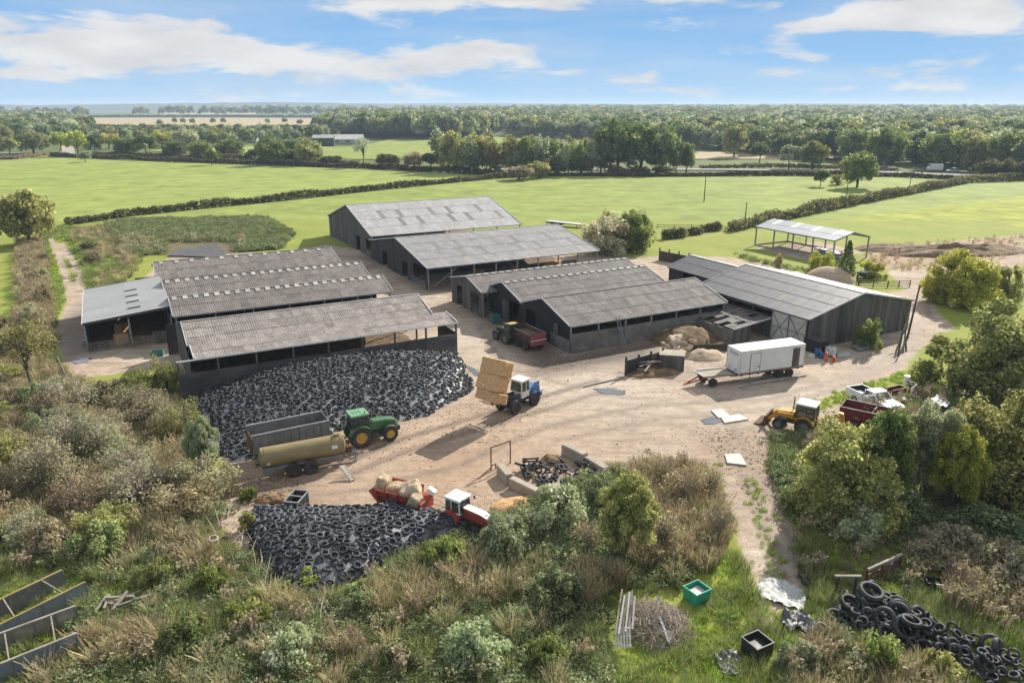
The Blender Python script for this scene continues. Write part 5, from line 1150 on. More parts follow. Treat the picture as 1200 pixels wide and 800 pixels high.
# tyre heap at the lower right
HEAP = [(962, 728), (985, 700), (1018, 690), (1050, 700), (1078, 724), (1130, 748), (1180, 768), (1215, 790), (1215, 830), (1150, 815), (1095, 790), (1045, 762), (1000, 752)]
hp = gp(HEAP); hc = hp.mean(0); rr = random.Random(77); lo, hi = hp.min(0), hp.max(0); cell = []
for px, py, z, k, nr in ((993, 716, .35, 0, (0, -.2, 1)), (996, 706, .95, 0, (.1, -.3, 1)), (1016, 700, 1.15, 0, (0, -.25, 1)), (1020, 712, .75, 0, (.2, -.5, 1)), (1040, 706, .8, 2, (.3, -.2, 1)), (1008, 726, .35, 0, (-.2, -.3, 1)), (1030, 726, .45, 0, (.3, -.5, 1)), (1052, 716, .55, 1, (.2, -1, .5)), (1046, 742, .4, 1, (0, -.9, .7)), (1078, 735, .45, 0, (.2, -.2, 1)), (1092, 752, .4, 0, (0, -.3, 1)), (985, 732, .3, 2, (0, -.2, 1)), (1130, 770, .5, 0, (.3, -.7, 1)), (1160, 778, .45, 1, (-.2, -.2, 1))):
    p = W(px, py, z); cell.append(p); place_tyre(TYB[k], p, nr, 'large black tractor tyre in the heap of old tyres at the lower right', 'large tyres in the lower right heap')
for layer, (num, zb) in enumerate(((68, .2), (46, .52), (26, .86), (12, 1.2))):
    k = 0; tries = 0
    while k < num and tries < 4000:
        tries += 1; q = np.array([rr.uniform(lo[0], hi[0]), rr.uniform(lo[1], hi[1])])
        dd = float(edge_dist(q[None], hp)[0])
        if not inside(q[None], hp)[0] or dd < layer * .42: continue
        big = rr.random() < (.34 if q[0] < hc[0] + .5 else .10); me = TYB[(0, 2, 2)[rr.randrange(3)]] if big else TY[rr.randrange(4)]; rad = max(me.vertices[0].co.length, .35)
        if any((Vector((*q, zb)) - c).length < (.56 if big else .40) for c in cell): continue
        cell.append(Vector((*q, zb))); k += 1
        up = rr.random(); nrm = Vector((rr.gauss(0, .35), rr.gauss(-.1, .35), 1)) if up < .72 else Vector((rr.gauss(0, 1), -1, .5))
        place_tyre(me, Vector((*q, zb + (.12 if big else 0) + (0 if up < .72 else .2))), nrm, ('large black tractor tyre in the heap of old tyres at the lower right' if big else 'small black tyre in the heap of old tyres at the lower right'), 'large tyres in the lower right heap' if big else 'small tyres in the lower right heap')
for px, py, big, lb in ((1021, 693, 1, 'large tyre on its own at the very top of the lower right tyre heap'), (1062, 735, 1, 'largest upright tyre in the middle of the lower right tyre heap'), (941, 674, 0, 'black tyre lying at the edge of the rutted track'), (945, 681, 0, 'second black tyre beside the rutted track, nearest the white sheet'), (681, 776, 0, 'half buried tyre in the nettles near the pale pallet'), (250, 632, 2, 'grey weathered tyre lying on the bare bank left of the smaller clamp'), (1066, 692, 0, 'small tyre on the grass behind the tyre heap'), (962, 737, 2, 'pale dusty tyre at the left foot of the tyre heap')):
    p = W(px, py, .25 if not big else 1.45 if py < 700 else .9); me = TYB[1] if big == 1 else TY[2]
    o = place_tyre(me, p + (Vector((0, 0, zat(p.x, p.y))) if big != 1 else Vector()), (0.1, -.2 if py < 700 or not big else -1.0, 1), lb, None)
    if big == 2: o.data = TY[2].copy(); o.data.materials[0] = MAT['palecon']
# ------------------------------------------------------------------ yard clutter
def tg(px, py, z=0): p = W(px, py, z); return p
def ang(a, b_): d = b_ - a; return math.atan2(d.y, d.x)
def heap(name, label, cat, px, py, rx, ry, h, mat, seed, rz=0, pw=1.0, n=28, lump=.25):
    c = W(px, py); V = []; F = []
    for j in range(n + 1):
        for i in range(n + 1):
            u, v = i / n * 2 - 1, j / n * 2 - 1; q = max(0, 1 - (u * u + v * v)); nn = mnoise.noise(Vector((u * 2.2, v * 2.2, seed))) + .5 * mnoise.noise(Vector((u * 6, v * 6, seed)))
            V.append((u * rx, v * ry, .03 + (h * q ** pw) * (1 + lump * nn) if q > 0 else -.12))
    for j in range(n):
        for i in range(n): a = j * (n + 1) + i; F.append((a, a + 1, a + n + 2, a + n + 1))
    o = obj(name, mesh_np(name, V, F, smooth=True), mat, loc=c, rot=(0, 0, rz)); return tag(o, label, cat)
# ladder
t = thing('ladder', 'aluminium ladder leaning against the front dark barn', 'ladder', W(732.5, 407.5)); top = W(723.5, 371.5, 3.95) - t.location; top = top.normalized() * 4.6 if top.length < .1 else top
sd_ = Vector((0.85, .5, 0)).normalized() * .24
for s in (-1, 1): obj('rail', MB().beam(sd_ * s, top + sd_ * s, .06, .09), MAT['steel'], t)
for k in range(1, 13): obj('rung', MB().tube([top * (k / 13) - sd_, top * (k / 13) + sd_], .03, 6), MAT['steel'], t)
# teal bin
t = thing('bin', 'teal metal bin standing by the gable of the middle dark barn', 'bin', W(580, 378), A28)
m_ = MB(); rimbox(m_, 1.2, 1.0, .1, 1.2, .05, .1); obj('side_panel', m_, MAT['teal'], t); obj('base', MB().box((0, 0, .15), (1.15, .95, .06)).box((.57, 0, .65), (.05, 1.1, 1.1)).box((-.57, 0, .65), (.05, 1.1, 1.1)), MAT['teal'], t)
obj('rim', MB().box((0, .58, 1.2), (1.3, .06, .08)).box((0, -.58, 1.2), (1.3, .06, .08)), MAT['teal'], t)
# gates by the rear centre barn
def gate(label, a, b_, h=1.25, mat='steel', bars=6, cat='gate', name='gate', r=.035):
    t = thing(name, label, cat, a, ang(a, b_)); L = (b_ - a).xy.length
    for i in range(bars):
        z = .2 + (h - .2) * i / (bars - 1); obj('rail', MB().tube([(0, 0, z), (L, 0, z)], r, 6), MAT[mat], t)
    n = max(2, int(L / 1.5) + 1)
    for i in range(n): obj('upright', MB().tube([(L * i / (n - 1), 0, .05), (L * i / (n - 1), 0, h + .05)], r * 1.15, 6), MAT[mat], t)
    return t
gate('tubular metal gate across the entrance between the rear and middle dark barns', W(549, 357), W(574, 365.5)); gate('metal gate folded back beside the rear dark barn gable', W(547, 357), W(551, 345))
gate('tubular gate between the open sided barn and the left barns', W(445, 302), W(466, 320)); gate('pale rail gate standing by the end of the left barns', W(424, 318), W(444, 312), .9, 'timber', 4)
# dark panel fence by the yard
t = thing('panel_fence', 'dark panel fence with posts beside the muck heap enclosure', 'fence', W(733, 440), ang(W(733, 440), W(776, 428))); Lp = (W(776, 428) - W(733, 440)).xy.length
for i in range(4): obj('post', MB().box((Lp * i / 3, 0, 1.15), (.2, .2, 2.3 if i == 0 else 2.1)), MAT['timberdark'], t)
for i in range(3): obj('panel', MB().box((Lp * (i + .5) / 3, .02, .95), (Lp / 3 - .22, .08, 1.75)), MAT['concrete'] if i == 2 else MAT['board'], t)
t = thing('low_wall', 'low sleeper wall with posts around the near side of the muck heap', 'wall', W(806, 413), ang(W(806, 413), W(853, 411))); Lp = (W(853, 411) - W(806, 413)).xy.length
for i in range(3): obj('post', MB().box((Lp * i / 2.2, 0, .8), (.18, .18, 1.7)), MAT['timberdark'], t)
for k in range(4): obj('sleeper', MB().box((Lp / 2, 0, .14 + k * .25), (Lp, .12, .235)), MAT['timberdark'], t)
# dark container
c0 = W(789, 435); t = thing('feed_bunker', 'dark stained square bunker box with a pale top beside the panel fence', 'bunker', c0 + Vector((0, 1.2, 0)), R(-12))
obj('shell', MB().box((0, 0, .95), (2.9, 2.2, 1.9)), MAT['boardgrey'], t, bevel=.03); obj('lid', MB().box((0, 0, 1.93), (3.0, 2.3, .08)), MAT['palecon'], t)
for x in (-1.4, -.5, .5, 1.4): obj('rib', MB().box((x, -1.13, .95), (.1, .08, 1.85)), MAT['darksteel'], t)
# muck heap and pale broken bales on it
heap('muck_heap', 'brown and yellow muck heap in the walled corner behind the dark fence', 'muck heap', 803, 398, 5.0, 3.6, 1.7, MAT['muck'], 5, R(20), 1.0, lump=.35)
rr = random.Random(6)
for i in range(26):
    u, v = rr.gauss(793, 9), rr.gauss(401, 6); q = max(.3, 1.75 - ((u - 803) / 34) ** 2 - ((v - 396) / 13) ** 2); s = rr.uniform(.5, 1.25)
    o = obj('bale_chunk', bale_mesh(s, s * .75, s * .5, 60 + i, 5, 4, .22), None, loc=W(u, v, q), rot=(rr.uniform(-.5, .5), rr.uniform(-.5, .5), rr.uniform(0, 3))); o.data.materials[0] = MAT['palestraw' if i % 3 else 'palecon']
    tag(o, 'pale clod of broken bale on the near side of the muck heap', 'clod', 'pale clods on the muck heap')
heap('earth_heap', 'low heap of dark earth and rubbish under the dark panel fence', 'earth heap', 765, 437, 3.6, 1.7, .55, MAT['strawdirty'], 8, R(15), .8, lump=.6)
heap('sand_heap', 'pale sand heap between the muck enclosure and the white box body', 'sand heap', 826, 418, 2.8, 2.0, .95, MAT['sand'], 9, .2)
heap('ballast_heap', 'smooth conical heap of brown ballast behind the right hand barn', 'ballast heap', 972, 328, 4.6, 3.6, 2.4, MAT['sand'], 10, -.4, .8, lump=.06)
heap('rubble_bank', 'long bank of brown rubble and brash at the right of the open steel shed', 'rubble bank', 1120, 296, 17, 5.5, 1.5, MAT['muck'], 11, R(8), .7, n=44, lump=.8)
heap('rubble_bank', 'short bank of earth and brash behind the open steel shed', 'rubble bank', 1042, 292, 8, 4.5, 1.0, MAT['muck'], 12, R(10), .7, lump=.8)
heap('straw_heap', 'spilled heap of pale straw beside the old red tractor', 'straw heap', 604, 594, 2.1, 1.4, .6, MAT['straw'], 13, .3, .8)
heap('earth_heap', 'small heap of dark earth by the open metal crate', 'earth heap', 322, 586, 1.5, .9, .5, MAT['strawdirty'], 14, .3, .7, lump=.7)
heap('earth_heap', 'little mound of earth at the back of the concrete tyre bay', 'earth heap', 646, 541, 1.1, .9, .6, MAT['strawdirty'], 15, .3, .7, lump=.5)
rr = random.Random(8)
def junk(name, label, cat, px, py, items, mat, rz=0, z=0):
    """a thing of loose lengths: (x, y, z, length, width, height, yaw, pitch)"""
    p = W(px, py); p.z = z; t = thing(name, label, cat, p, rz)
    for k, (x, y, zz, l, w, h, yw, pt) in enumerate(items): obj('board', MB().box((x, y, zz), (l, w, h), rz=yw, ry=pt), mat if not isinstance(mat, (list, tuple)) else mat[k % len(mat)], t)
    return t
junk('timber_pile', 'scatter of broken timber lying before the dark panel fence', 'timber', 760, 437, [(rr.uniform(-2, 2), rr.uniform(-.8, .8), .15 + .1 * k, rr.uniform(1.2, 2.6), .2, .12, rr.uniform(-.8, .8), rr.uniform(-.2, .2)) for k in range(9)], [MAT['timber'], MAT['timberdark']], R(15), .3)
for i, (a, b_, w) in enumerate((((866, 455), (905, 447), .25), ((880, 450), (925, 443.5), .3), ((905, 448), (945, 440.5), .22), ((868, 447), (890, 444), .18))):
    p0, p1 = W(*a), W(*b_); c = (p0 + p1) / 2; o = obj('plank', MB().box((0, 0, .1 + .02 * i), ((p1 - p0).length, w, .08)), MAT['palesheet'] if i % 2 else MAT['timber'], loc=c, rot=(0, 0, ang(p0, p1)))
    tag(o, ['long grey plank nearest the camera beside the red trailer', 'pale plank lying alongside the trailer wheels', 'pale strip of board past the rear of the box body', 'short grey plank under the middle of the red trailer'][i], 'plank')
p0, p1 = W(684, 454), W(731, 443); o = obj('pole', MB().beam(p0 + Vector((0, 0, .12)), p1 + Vector((0, 0, .12)), .14, .14), MAT['timber']); tag(o, 'thin pole lying on the dirt left of the dark panel fence', 'pole')
# stores beside the gable of the right hand barn
p = W(957, 414); t = thing('oil_tank', 'black box tank standing against the gable of the right hand barn', 'tank', p + Vector((0, .6, 0)), AH + R(90)); obj('shell', MB().box((0, 0, .95), (1.6, 2.6, 1.6)), MAT['black'], t, bevel=.05); obj('lid', MB().box((0, 0, 1.8), (1.7, 2.7, .08)), MAT['darksteel'], t); obj('leg', MB().box((-.6, -1, .08), (.2, .2, .16)).box((.6, -1, .08), (.2, .2, .16)), MAT['darksteel'], t)
p = W(973, 417); t = thing('ibc_tank', 'white caged plastic tank beside the orange gas cylinders', 'tank', p, AH)
obj('bottle', MB().box((0, 0, .68), (1.05, .95, .95)), MAT['white'], t, bevel=.06); cg = MB()
for x in (-.56, 0, .56): cg.beam((x, -.5, .16), (x, -.5, 1.2), .03, .03).beam((x, .5, .16), (x, .5, 1.2), .03, .03)
for z in (.3, .6, .9, 1.2): cg.box((0, -.5, z), (1.14, .025, .025)).box((0, .5, z), (1.14, .025, .025)).box((.57, 0, z), (.025, 1.0, .025)).box((-.57, 0, z), (.025, 1.0, .025))
obj('cage', cg, MAT['steel'], t); obj('pallet', MB().box((0, 0, .08), (1.15, 1.0, .15)), MAT['timberdark'], t); obj('cap', MB().tube([(0, 0, 1.15), (0, 0, 1.24)], .14, 12), MAT['darksteel'], t)
def barrel(label, px, py, r, h, mat, cat='barrel', name='barrel', neck=False):
    p = W(px, py); t = thing(name, label, cat, p)
    if neck:
        obj('cylinder_body', MB().lathe([(r * .9, 0), (r, .08), (r, h * .78), (r * .8, h * .9), (r * .3, h * .95), (.001, h * .95)], 16, Matrix.Rotation(R(90), 4, 'X')), mat, t, smooth=True); obj('valve', MB().tube([(0, 0, h * .95), (0, 0, h * 1.06)], .05, 8).tube([(0, 0, h * .93), (0, 0, h * .97)], r * .45, 10), MAT['steel'], t)
    else:
        obj('drum', MB().lathe([(.001, .02), (r * .96, .02), (r, .06), (r, h * .32), (r * 1.04, h * .34), (r, h * .36), (r, h * .65), (r * 1.04, h * .67), (r, h * .69), (r, h - .03), (r * .95, h), (.001, h - .02)], 18, Matrix.Rotation(R(90), 4, 'X')), mat, t, smooth=True); obj('bung', MB().tube([(r * .5, 0, h - .02), (r * .5, 0, h + .03)], .05, 8), MAT['darksteel'], t)
barrel('tall blue plastic barrel left of the orange gas cylinders', 957, 418, .32, 1.05, MAT['barrelblue']); barrel('shorter dark blue drum behind the tall orange cylinder', 962.5, 420, .26, .8, MAT['barrelblue'])
barrel('taller orange gas cylinder by the white caged tank', 967.5, 424, .21, 1.25, MAT['orange'], 'gas cylinder', 'gas_cylinder', True); barrel('shorter orange gas cylinder in front of the white caged tank', 976.5, 424, .22, .8, MAT['orange'], 'gas cylinder', 'gas_cylinder', True); barrel('small orange cylinder half hidden behind the blue barrel', 960.5, 416.5, .18, .9, MAT['orange'], 'gas cylinder', 'gas_cylinder', True)
o = obj('sack', bale_mesh(.7, .6, .5, 91, 5), None, loc=W(951, 417, .25)); o.data.materials[0] = MAT['palesheet']; tag(o, 'pale round sack at the foot of the black tank', 'sack')
def slab(name, label, cat, pts, z, th, mat):
    q = [W(x, y) for x, y in pts]; c = sum(q, Vector()) / len(q); mb = MB().slab([tuple((p - c)[:2]) for p in q], z, z + th); o = obj(name, mb, mat, loc=c, bevel=.01); return tag(o, label, cat)
slab('metal_sheet', 'stack of grey corrugated sheets lying nearest the bush by the barn gable', 'sheet', [(997, 408), (1017, 404), (1026, 408), (1006, 413)], .2, .2, MAT['steel']); slab('metal_sheet', 'crumpled grey sheet lying right of the orange cylinders', 'sheet', [(979, 416), (993, 413), (998, 418), (983, 420)], .08, .1, MAT['palesheet'])
slab('concrete_slab', 'pale concrete slab set in the dirt at the head of the track', 'slab', [(849, 533.5), (867, 533), (875, 546.5), (852, 544)], .06, .12, MAT['slab']); slab('concrete_slab', 'left of the two pale slabs by the puddle', 'slab', [(833, 482), (846, 480.5), (856, 488.5), (842, 491)], .06, .1, MAT['slab']); slab('concrete_slab', 'right of the two pale slabs by the puddle', 'slab', [(845, 491), (866, 486.5), (877, 492.5), (849, 497)], .06, .12, MAT['slab'])
# telegraph pole and leaning poles by the drive
def upole(label, px, py, h, cross=True, lean=(0, 0), r=.15, ins=True):
    t = thing('telegraph_pole', label, 'pole', W(px, py)); top = Vector((lean[0], lean[1], h)); obj('shaft', MB().tube([(0, 0, -.1), top], [r, r * .7], 10), MAT['timberdark'], t)
    if cross:
        obj('crossarm', MB().beam(top + Vector((-.8, .1, -.25)), top + Vector((.8, -.1, -.25)), .1, .12), MAT['timberdark'], t)
        for x in (-.7, 0, .7): obj('insulator', MB().tube([top + Vector((x, 0, -.2)), top + Vector((x, 0, .05))], .05, 8), MAT['steel'], t)
    return t
upole('dark wooden pole beside the drive at the corner of the right hand barn', 1063, 397, 7.4, False, (.7, .3)); upole('wooden pole with crossarm standing alone in the middle pasture', 825, 236, 8.6, True, (0, 0), .17)
upole('shorter wooden post pole at the hedge corner in the middle pasture', 873, 260, 5.2, False); upole('wooden pole by the hedge left of the spreading oak', 991, 236, 6.0, True); upole('wooden pole near the right end of the middle pasture hedge', 1065.5, 222, 6.4, True)
for i, (a, b_, z) in enumerate((((1052, 417), (1066, 352), 5.5), ((1058, 414), (1064, 366), 4.2), ((1062, 412), (1059, 360), 4.6), ((1050, 412), (1062, 378), 3.4))):
    p0 = W(*a); d = W(*b_, z) - p0; o = obj('leaning_pole', MB().tube([(0, 0, 0), d], [.12, .08], 7), MAT['timberdark'] if i % 2 == 0 else MAT['timber'], loc=p0); tag(o, ['longest dark pole leaning against the pole by the drive', 'pale straight pole leaning beside the pole by the drive', 'dark pole leaning leftwards on the pole by the drive', 'shortest pale pole leaning low by the drive'][i], 'pole')
# concrete blocks of the tyre bay
for i, (a, b_, w, lb) in enumerate((((661, 519, 1.1), (686, 531, 1.1), .75, 'rearmost large concrete block on the right of the tyre bay'), ((688, 533, 1.05), (711, 548, .95), .75, 'nearer large concrete block on the right of the tyre bay'), ((586, 543, 1.0), (597, 556, .95), .7, 'upper left concrete block of the tyre bay beside the rusty frame'), ((599, 558, .95), (633, 575, .9), .7, 'long near left concrete block of the tyre bay'))):
    p0, p1 = W(*a), W(*b_); c = (p0 + p1) / 2; h = c.z; L_ = (p1 - p0).xy.length; bm_ = MB().box((0, 0, h / 2), (L_, w, h)); o = obj('concrete_block', bm_, MAT['palecon'], loc=(c.x, c.y, 0), rot=(0, 0, ang(p0, p1)), bevel=.07); tag(o, lb, 'block')
t = thing('gate_arch', 'rusty upright rectangular gate frame beside the tyre bay', 'frame', W(575.5, 551), ang(W(575.5, 551), W(598, 543))); Lg = (W(598, 543) - W(575.5, 551)).xy.length
for x in (0, Lg): obj('upright', MB().box((x, 0, 1.1), (.08, .08, 2.2)), MAT['rust'], t)
obj('top_bar', MB().box((Lg / 2, 0, 2.16), (Lg + .08, .08, .08)), MAT['rust'], t); obj('lower_bar', MB().box((.25, 0, .45), (.5, .07, .07)).box((.5, 0, .25), (.07, .07, .5)), MAT['rust'], t)
p0, p1 = W(560, 562), W(576, 551); o = obj('steel_bar', MB().beam(p0 + Vector((0, 0, .08)), p1 + Vector((0, 0, .3)), .07, .07), MAT['rust']); tag(o, 'thin rusty bar lying on the dirt from the upright frame', 'bar')
t = thing('slatted_hurdle', 'small dark slatted frame standing at the back of the tyre bay', 'frame', W(613, 550), ang(W(613, 550), W(634, 549)))
for z in (.35, .75, 1.0): obj('slat', MB().box((.65, 0, z), (1.5, .08, .14)), MAT['timberdark'], t)
for x in (.1, 1.2): obj('upright', MB().box((x, .08, .5), (.16, .12, 1.1)), MAT['rust'], t)
# open metal crate left
c0 = W(347, 599); t = thing('metal_crate', 'small dark open steel crate with white bars on the yard near the tanker', 'crate', c0 + Vector((0, .4, 0)), R(80)); m_ = MB(); rimbox(m_, 1.9, 1.1, .1, 1.1, .05); obj('side_panel', m_, MAT['black'], t)
obj('base', MB().box((0, 0, .12), (1.9, 1.05, .06)), MAT['darksteel'], t)
for x in (-.95, 0, .95): obj('bar', MB().box((x, 0, 1.1), (.1, 1.2, .1)), MAT['steel'], t)
for s in (-1, 1): obj('rail', MB().box((0, s * .57, 1.12), (2.0, .09, .08)), MAT['steel'], t); obj('end_panel', MB().box((s * .93, 0, .6), (.05, 1.05, .95)), MAT['darksteel'], t)
# green and black crates
def crate(name, label, px, py, L_, w, h, rz, mat, fill=None):
    p = W(px, py); p.z = zat(p.x, p.y); t = thing(name, label, 'crate', p, rz); m_ = MB(); rimbox(m_, L_, w, .06, h, .05, .03); obj('side_panel', m_, mat, t)
    obj('end_panel', MB().box((-L_ / 2, 0, h / 2), (.05, w, h - .05)).box((L_ / 2, 0, h / 2), (.05, w, h - .05)), mat, t); obj('base', MB().box((0, 0, .08), (L_, w, .06)), mat, t)
    rm = MB()
    for s in (-1, 1): rm.box((0, s * (w / 2 + .03), h), (L_ + .12, .07, .08)).box((s * L_ / 2, 0, h), (.07, w + .12, .078))
    obj('rim', rm, mat, t)
    if fill: o = bale_mesh(L_ * .85, w * .85, h * .55, 5, 6); o.materials.clear(); o.materials.append(fill); obj('contents', o, None, t, loc=(0, 0, h * .45))
    return t
crate('plastic_crate', 'bright green plastic crate filled with pale rubbish on the grass', 816, 702, 1.25, 1.1, .85, R(32), MAT['crategreen'], MAT['palesheet'])
crate('plastic_crate', 'black square crate standing on the grass by the track', 886, 767, 1.25, 1.15, .95, R(28), MAT['blackplastic'], MAT['blackplastic'])
# sheets and bags
def crumple(name, label, cat, pts, amp, mat, seed, z=.1, n=26):
    q = gp(pts); lo, hi = q.min(0), q.max(0); V = []; idx = {}; F = []
    for j in range(n + 1):
        for i in range(n + 1):
            p = lo + (hi - lo) * np.array([i / n, j / n])
            if inside(p[None], q)[0]: idx[i, j] = len(V); V.append((p[0], p[1], zat(p[0], p[1]) + z + amp * abs(mnoise.noise(Vector((p[0] * 1.7, p[1] * 1.7, seed)))) + amp * .5 * abs(mnoise.noise(Vector((p[0] * 4, p[1] * 4, seed))))))
    for (i, j) in idx:
        k = [(i, j), (i + 1, j), (i + 1, j + 1), (i, j + 1)]
        if all(x in idx for x in k): F.append(tuple(idx[x] for x in k))
    return tag(obj(name, mesh_np(name, V, F, smooth=True), mat), label, cat)
crumple('plastic_sheet', 'large crumpled white sheet spread on the grass beside the track', 'sheet', [(885, 687), (893, 680), (905, 677), (922, 684), (945, 694), (944, 718), (928, 716), (912, 710), (890, 703)], .35, MAT['palesheet'], 3)
crumple('plastic_bag', 'heap of shiny dark plastic below the white sheet', 'bag', [(914, 722), (935, 718), (958, 735), (957, 750), (940, 745), (915, 742)], .75, MAT['sheetplastic'], 4)
crumple('plastic_bag', 'torn dark plastic lying by the black crate', 'bag', [(835, 770), (862, 763), (870, 778), (866, 798), (848, 795)], .5, MAT['sheetplastic'], 5)
crumple('plastic_bag', 'white bag dropped by the barrier on the left track', 'bag', [(80, 446), (92, 441), (101, 446), (96, 452), (84, 453)], .5, MAT['palesheet'], 6)
crumple('plastic_sheet', 'pale sheeting on scrap behind the right bushes', 'sheet', [(1088, 478), (1100, 472), (1112, 484), (1108, 490), (1096, 488)], .3, MAT['palesheet'], 7, 1.0)
# brush pile with rails and pallet
def twig_heap(name, label, cat, px, py, r, h, n, mat, seed, sq=1.0, kind=None):
    p = W(px, py); p.z = zat(p.x, p.y); rr = random.Random(seed); mb = MB()
    for i in range(n):
        a = rr.uniform(0, 6.28); q = r * rr.random() ** .6; x, y = math.cos(a) * q, math.sin(a) * q * sq; z = h * (1 - (q / r) ** 2) * rr.random() + .05; l = rr.uniform(.5, 1.5); b_ = rr.uniform(0, 6.28)
        d = Vector((math.cos(b_) * l, math.sin(b_) * l, rr.uniform(-.3, .45))); mid = d * .5 + Vector((rr.uniform(-.1, .1), rr.uniform(-.1, .1), .08)); o = Vector((x, y, z)) - d * .5; mb.tube([o, o + mid, o + d], [.02, .015, .006], 3, False)
    return tag(obj(name, mb, mat, loc=p), label, cat)
twig_heap('brush_pile', 'heap of bleached brushwood and cuttings on the bank', 'brush pile', 768, 735, 2.2, 1.4, 900, MAT['deadwood'], 3); heap('ash_heap', 'grey ashy mound under the right side of the brushwood', 'ash heap', 782, 728, 1.5, 1.3, .3, M('ash', (.16, .155, .15), (.10, .095, .09), 2, .95, bump=.8), 4)
for i in range(6):
    a, b_ = W(721 + i * 4, 744 - i * 1.5, .95), W(729 + i * 3, 690 + (i * 7) % 9, 1.9); d = b_ - a; o = obj('fence_rail', MB().beam((0, 0, 0), d, .10, .08), MAT['slab'] if i % 2 else MAT['timber'], loc=a); tag(o, 'silvered fence rail in the bundle leaning on the brushwood heap', 'rail', 'fence rails on the brushwood heap')
def pallet(label, a, b_, h, tilt, mat, n=6):
    t = thing('pallet', label, 'pallet', a, ang(a, b_)); L_ = (b_ - a).xy.length
    for i in range(n): obj('slat', MB().beam((L_ * (i + .5) / n, 0, 0), (L_ * (i + .5) / n, tilt, h), L_ / n * .6, .03), mat, t)
    for f in (.08, .5, .92): obj('bearer', MB().box((L_ / 2, tilt * f + .06, h * f), (L_, .08, .1)), mat, t)
    return t
a, b_ = W(720, 764), W(740, 764.5); a.z = b_.z = zat(a.x, a.y) + .3; pallet('pale wooden pallet propped at the foot of the brushwood heap', a, b_, .75, .85, MAT['slab'])
a, b_ = W(741, 728), W(753, 722); a.z = zat(a.x, a.y) + .4; b_.z = a.z; pallet('grey slatted pallet lying against the brushwood heap', a, b_, .7, .7, MAT['timber'], 5)
for i, (x0, y0, x1, y1) in enumerate(((768, 713, 772, 697), (784, 752, 773, 722), (786, 733, 776, 705))):
    a, b_ = W(x0, y0, .8 - .2 * i), W(x1, y1, 1.3 - .2 * i); o = obj('board', MB().beam((0, 0, 0), b_ - a, .14, .05), MAT['sheetI'] if i < 2 else MAT['timber'], loc=a); tag(o, ['short clean board at the top of the brushwood heap', 'long clean board sloping down the right of the brushwood heap', 'grey board behind the clean boards on the brushwood heap'][i], 'board')
# frames by the tyre heap
a, b_ = W(977, 697), W(1004, 697); a.z = b_.z = zat(a.x, a.y); t = thing('timber_stand', 'rough two legged frame with a pale top rail by the tyre heap', 'frame', a, ang(a, b_)); Lg = (b_ - a).xy.length
for x in (.1, Lg - .2): obj('leg', MB().box((x, 0, .65), (.14, .14, 1.4)), MAT['timberdark'], t)
obj('top_rail', MB().box((Lg / 2, 0, 1.4), (Lg + .2, .18, .12)), MAT['timber'], t)
a, b_ = W(1014, 685), W(1053, 667); a.z = b_.z = zat(a.x, a.y); t = thing('old_gate', 'old dark red gate panel with pale top rail behind the tyre heap', 'gate', a, ang(a, b_)); Lg = (b_ - a).xy.length
for x in (0, Lg * .45, Lg): obj('upright', MB().box((x, 0, .6), (.1, .1, 1.2)), MAT['darkred'], t)
for z in (.3, .72): obj('rail', MB().box((Lg / 2, -.06, z), (Lg, .05, .12)), MAT['darkred'], t)
obj('top_rail', MB().box((Lg / 2, -.03, 1.15), (Lg + .1, .16, .14)), MAT['timber'], t); obj('panel', MB().box((Lg * .72, .04, .5), (Lg * .5, .03, .7)), MAT['greytrail'], t)
t = crate('trough', 'black plastic trough tipped in the weeds right of the red gate panel', 1096, 689, 1.2, .7, .5, R(-15), MAT['blackplastic']); t['category'] = 'trough'
# derelict trailer bodies at the lower left
def body(label, far0, far1, near0, near1, z, mats):
    f0, f1, n0, n1 = W(*far0, z), W(*far1, z), W(*near0, z), W(*near1, z); c = (n0 + n1) / 2; rz = ang(n0, n1); t = thing('derelict_trailer', label, 'trailer body', (c.x, c.y, 0), rz); inv = Matrix.Rotation(-rz, 4, 'Z') @ Matrix.Translation((-c.x, -c.y, 0))
    for q0, q1, mt, nm in ((f0, f1, mats[0], 'far'), (n0, n1, mats[1], 'near')):
        q0, q1 = inv @ q0, inv @ q1; n = 6
        for i in range(n):
            a, b_ = q0.lerp(q1, i / n), q0.lerp(q1, (i + 1) / n); d = (b_ - a); cc = (a + b_) / 2; yaw = math.atan2(d.y, d.x); obj('side_panel', MB().box((0, 0, 0), (d.xy.length - .03, .05, z - .15)), mt, t, loc=(cc.x, cc.y, (z + .15) / 2), rot=(0, 0, yaw))
            obj('rib', MB().box((0, 0, 0), (.1, .14, z - .15)), MAT['greytrail'], t, loc=(b_.x, b_.y, (z + .15) / 2), rot=(0, 0, yaw))
        obj('top_rail', MB().beam(q0 + Vector((0, 0, .03)), q1 + Vector((0, 0, .03)), .14, .1), mats[2], t)
    A, B = inv @ f0, inv @ f1; Cn, D = inv @ n0, inv @ n1
    for f in (.45, .8): obj('crossbar', MB().beam(A.lerp(B, f), Cn.lerp(D, f + .03), .07, .07), MAT['timber'], t)
    obj('end_panel', MB().add([tuple(Cn.lerp(D, .02)), tuple(A.lerp(B, .02)), tuple(A.lerp(B, .02) - Vector((0, 0, .8))), tuple(Cn.lerp(D, .02) - Vector((0, 0, .8)))], [(0, 1, 2, 3)]), mats[0], t)
    return t
body('derelict open trailer body with rusty rim, furthest of two in the lower left weeds', (-60, 731), (73, 668), (-70, 767), (100, 682), 1.45, (MAT['greytrail'], MAT['bluegrey'], MAT['olive']))
body('derelict open trailer body with ribbed blue grey side, nearest in the lower left weeds', (-70, 768), (89, 710), (-70, 806), (90, 742), 1.35, (MAT['timber'], MAT['bluegrey'], MAT['timber']))
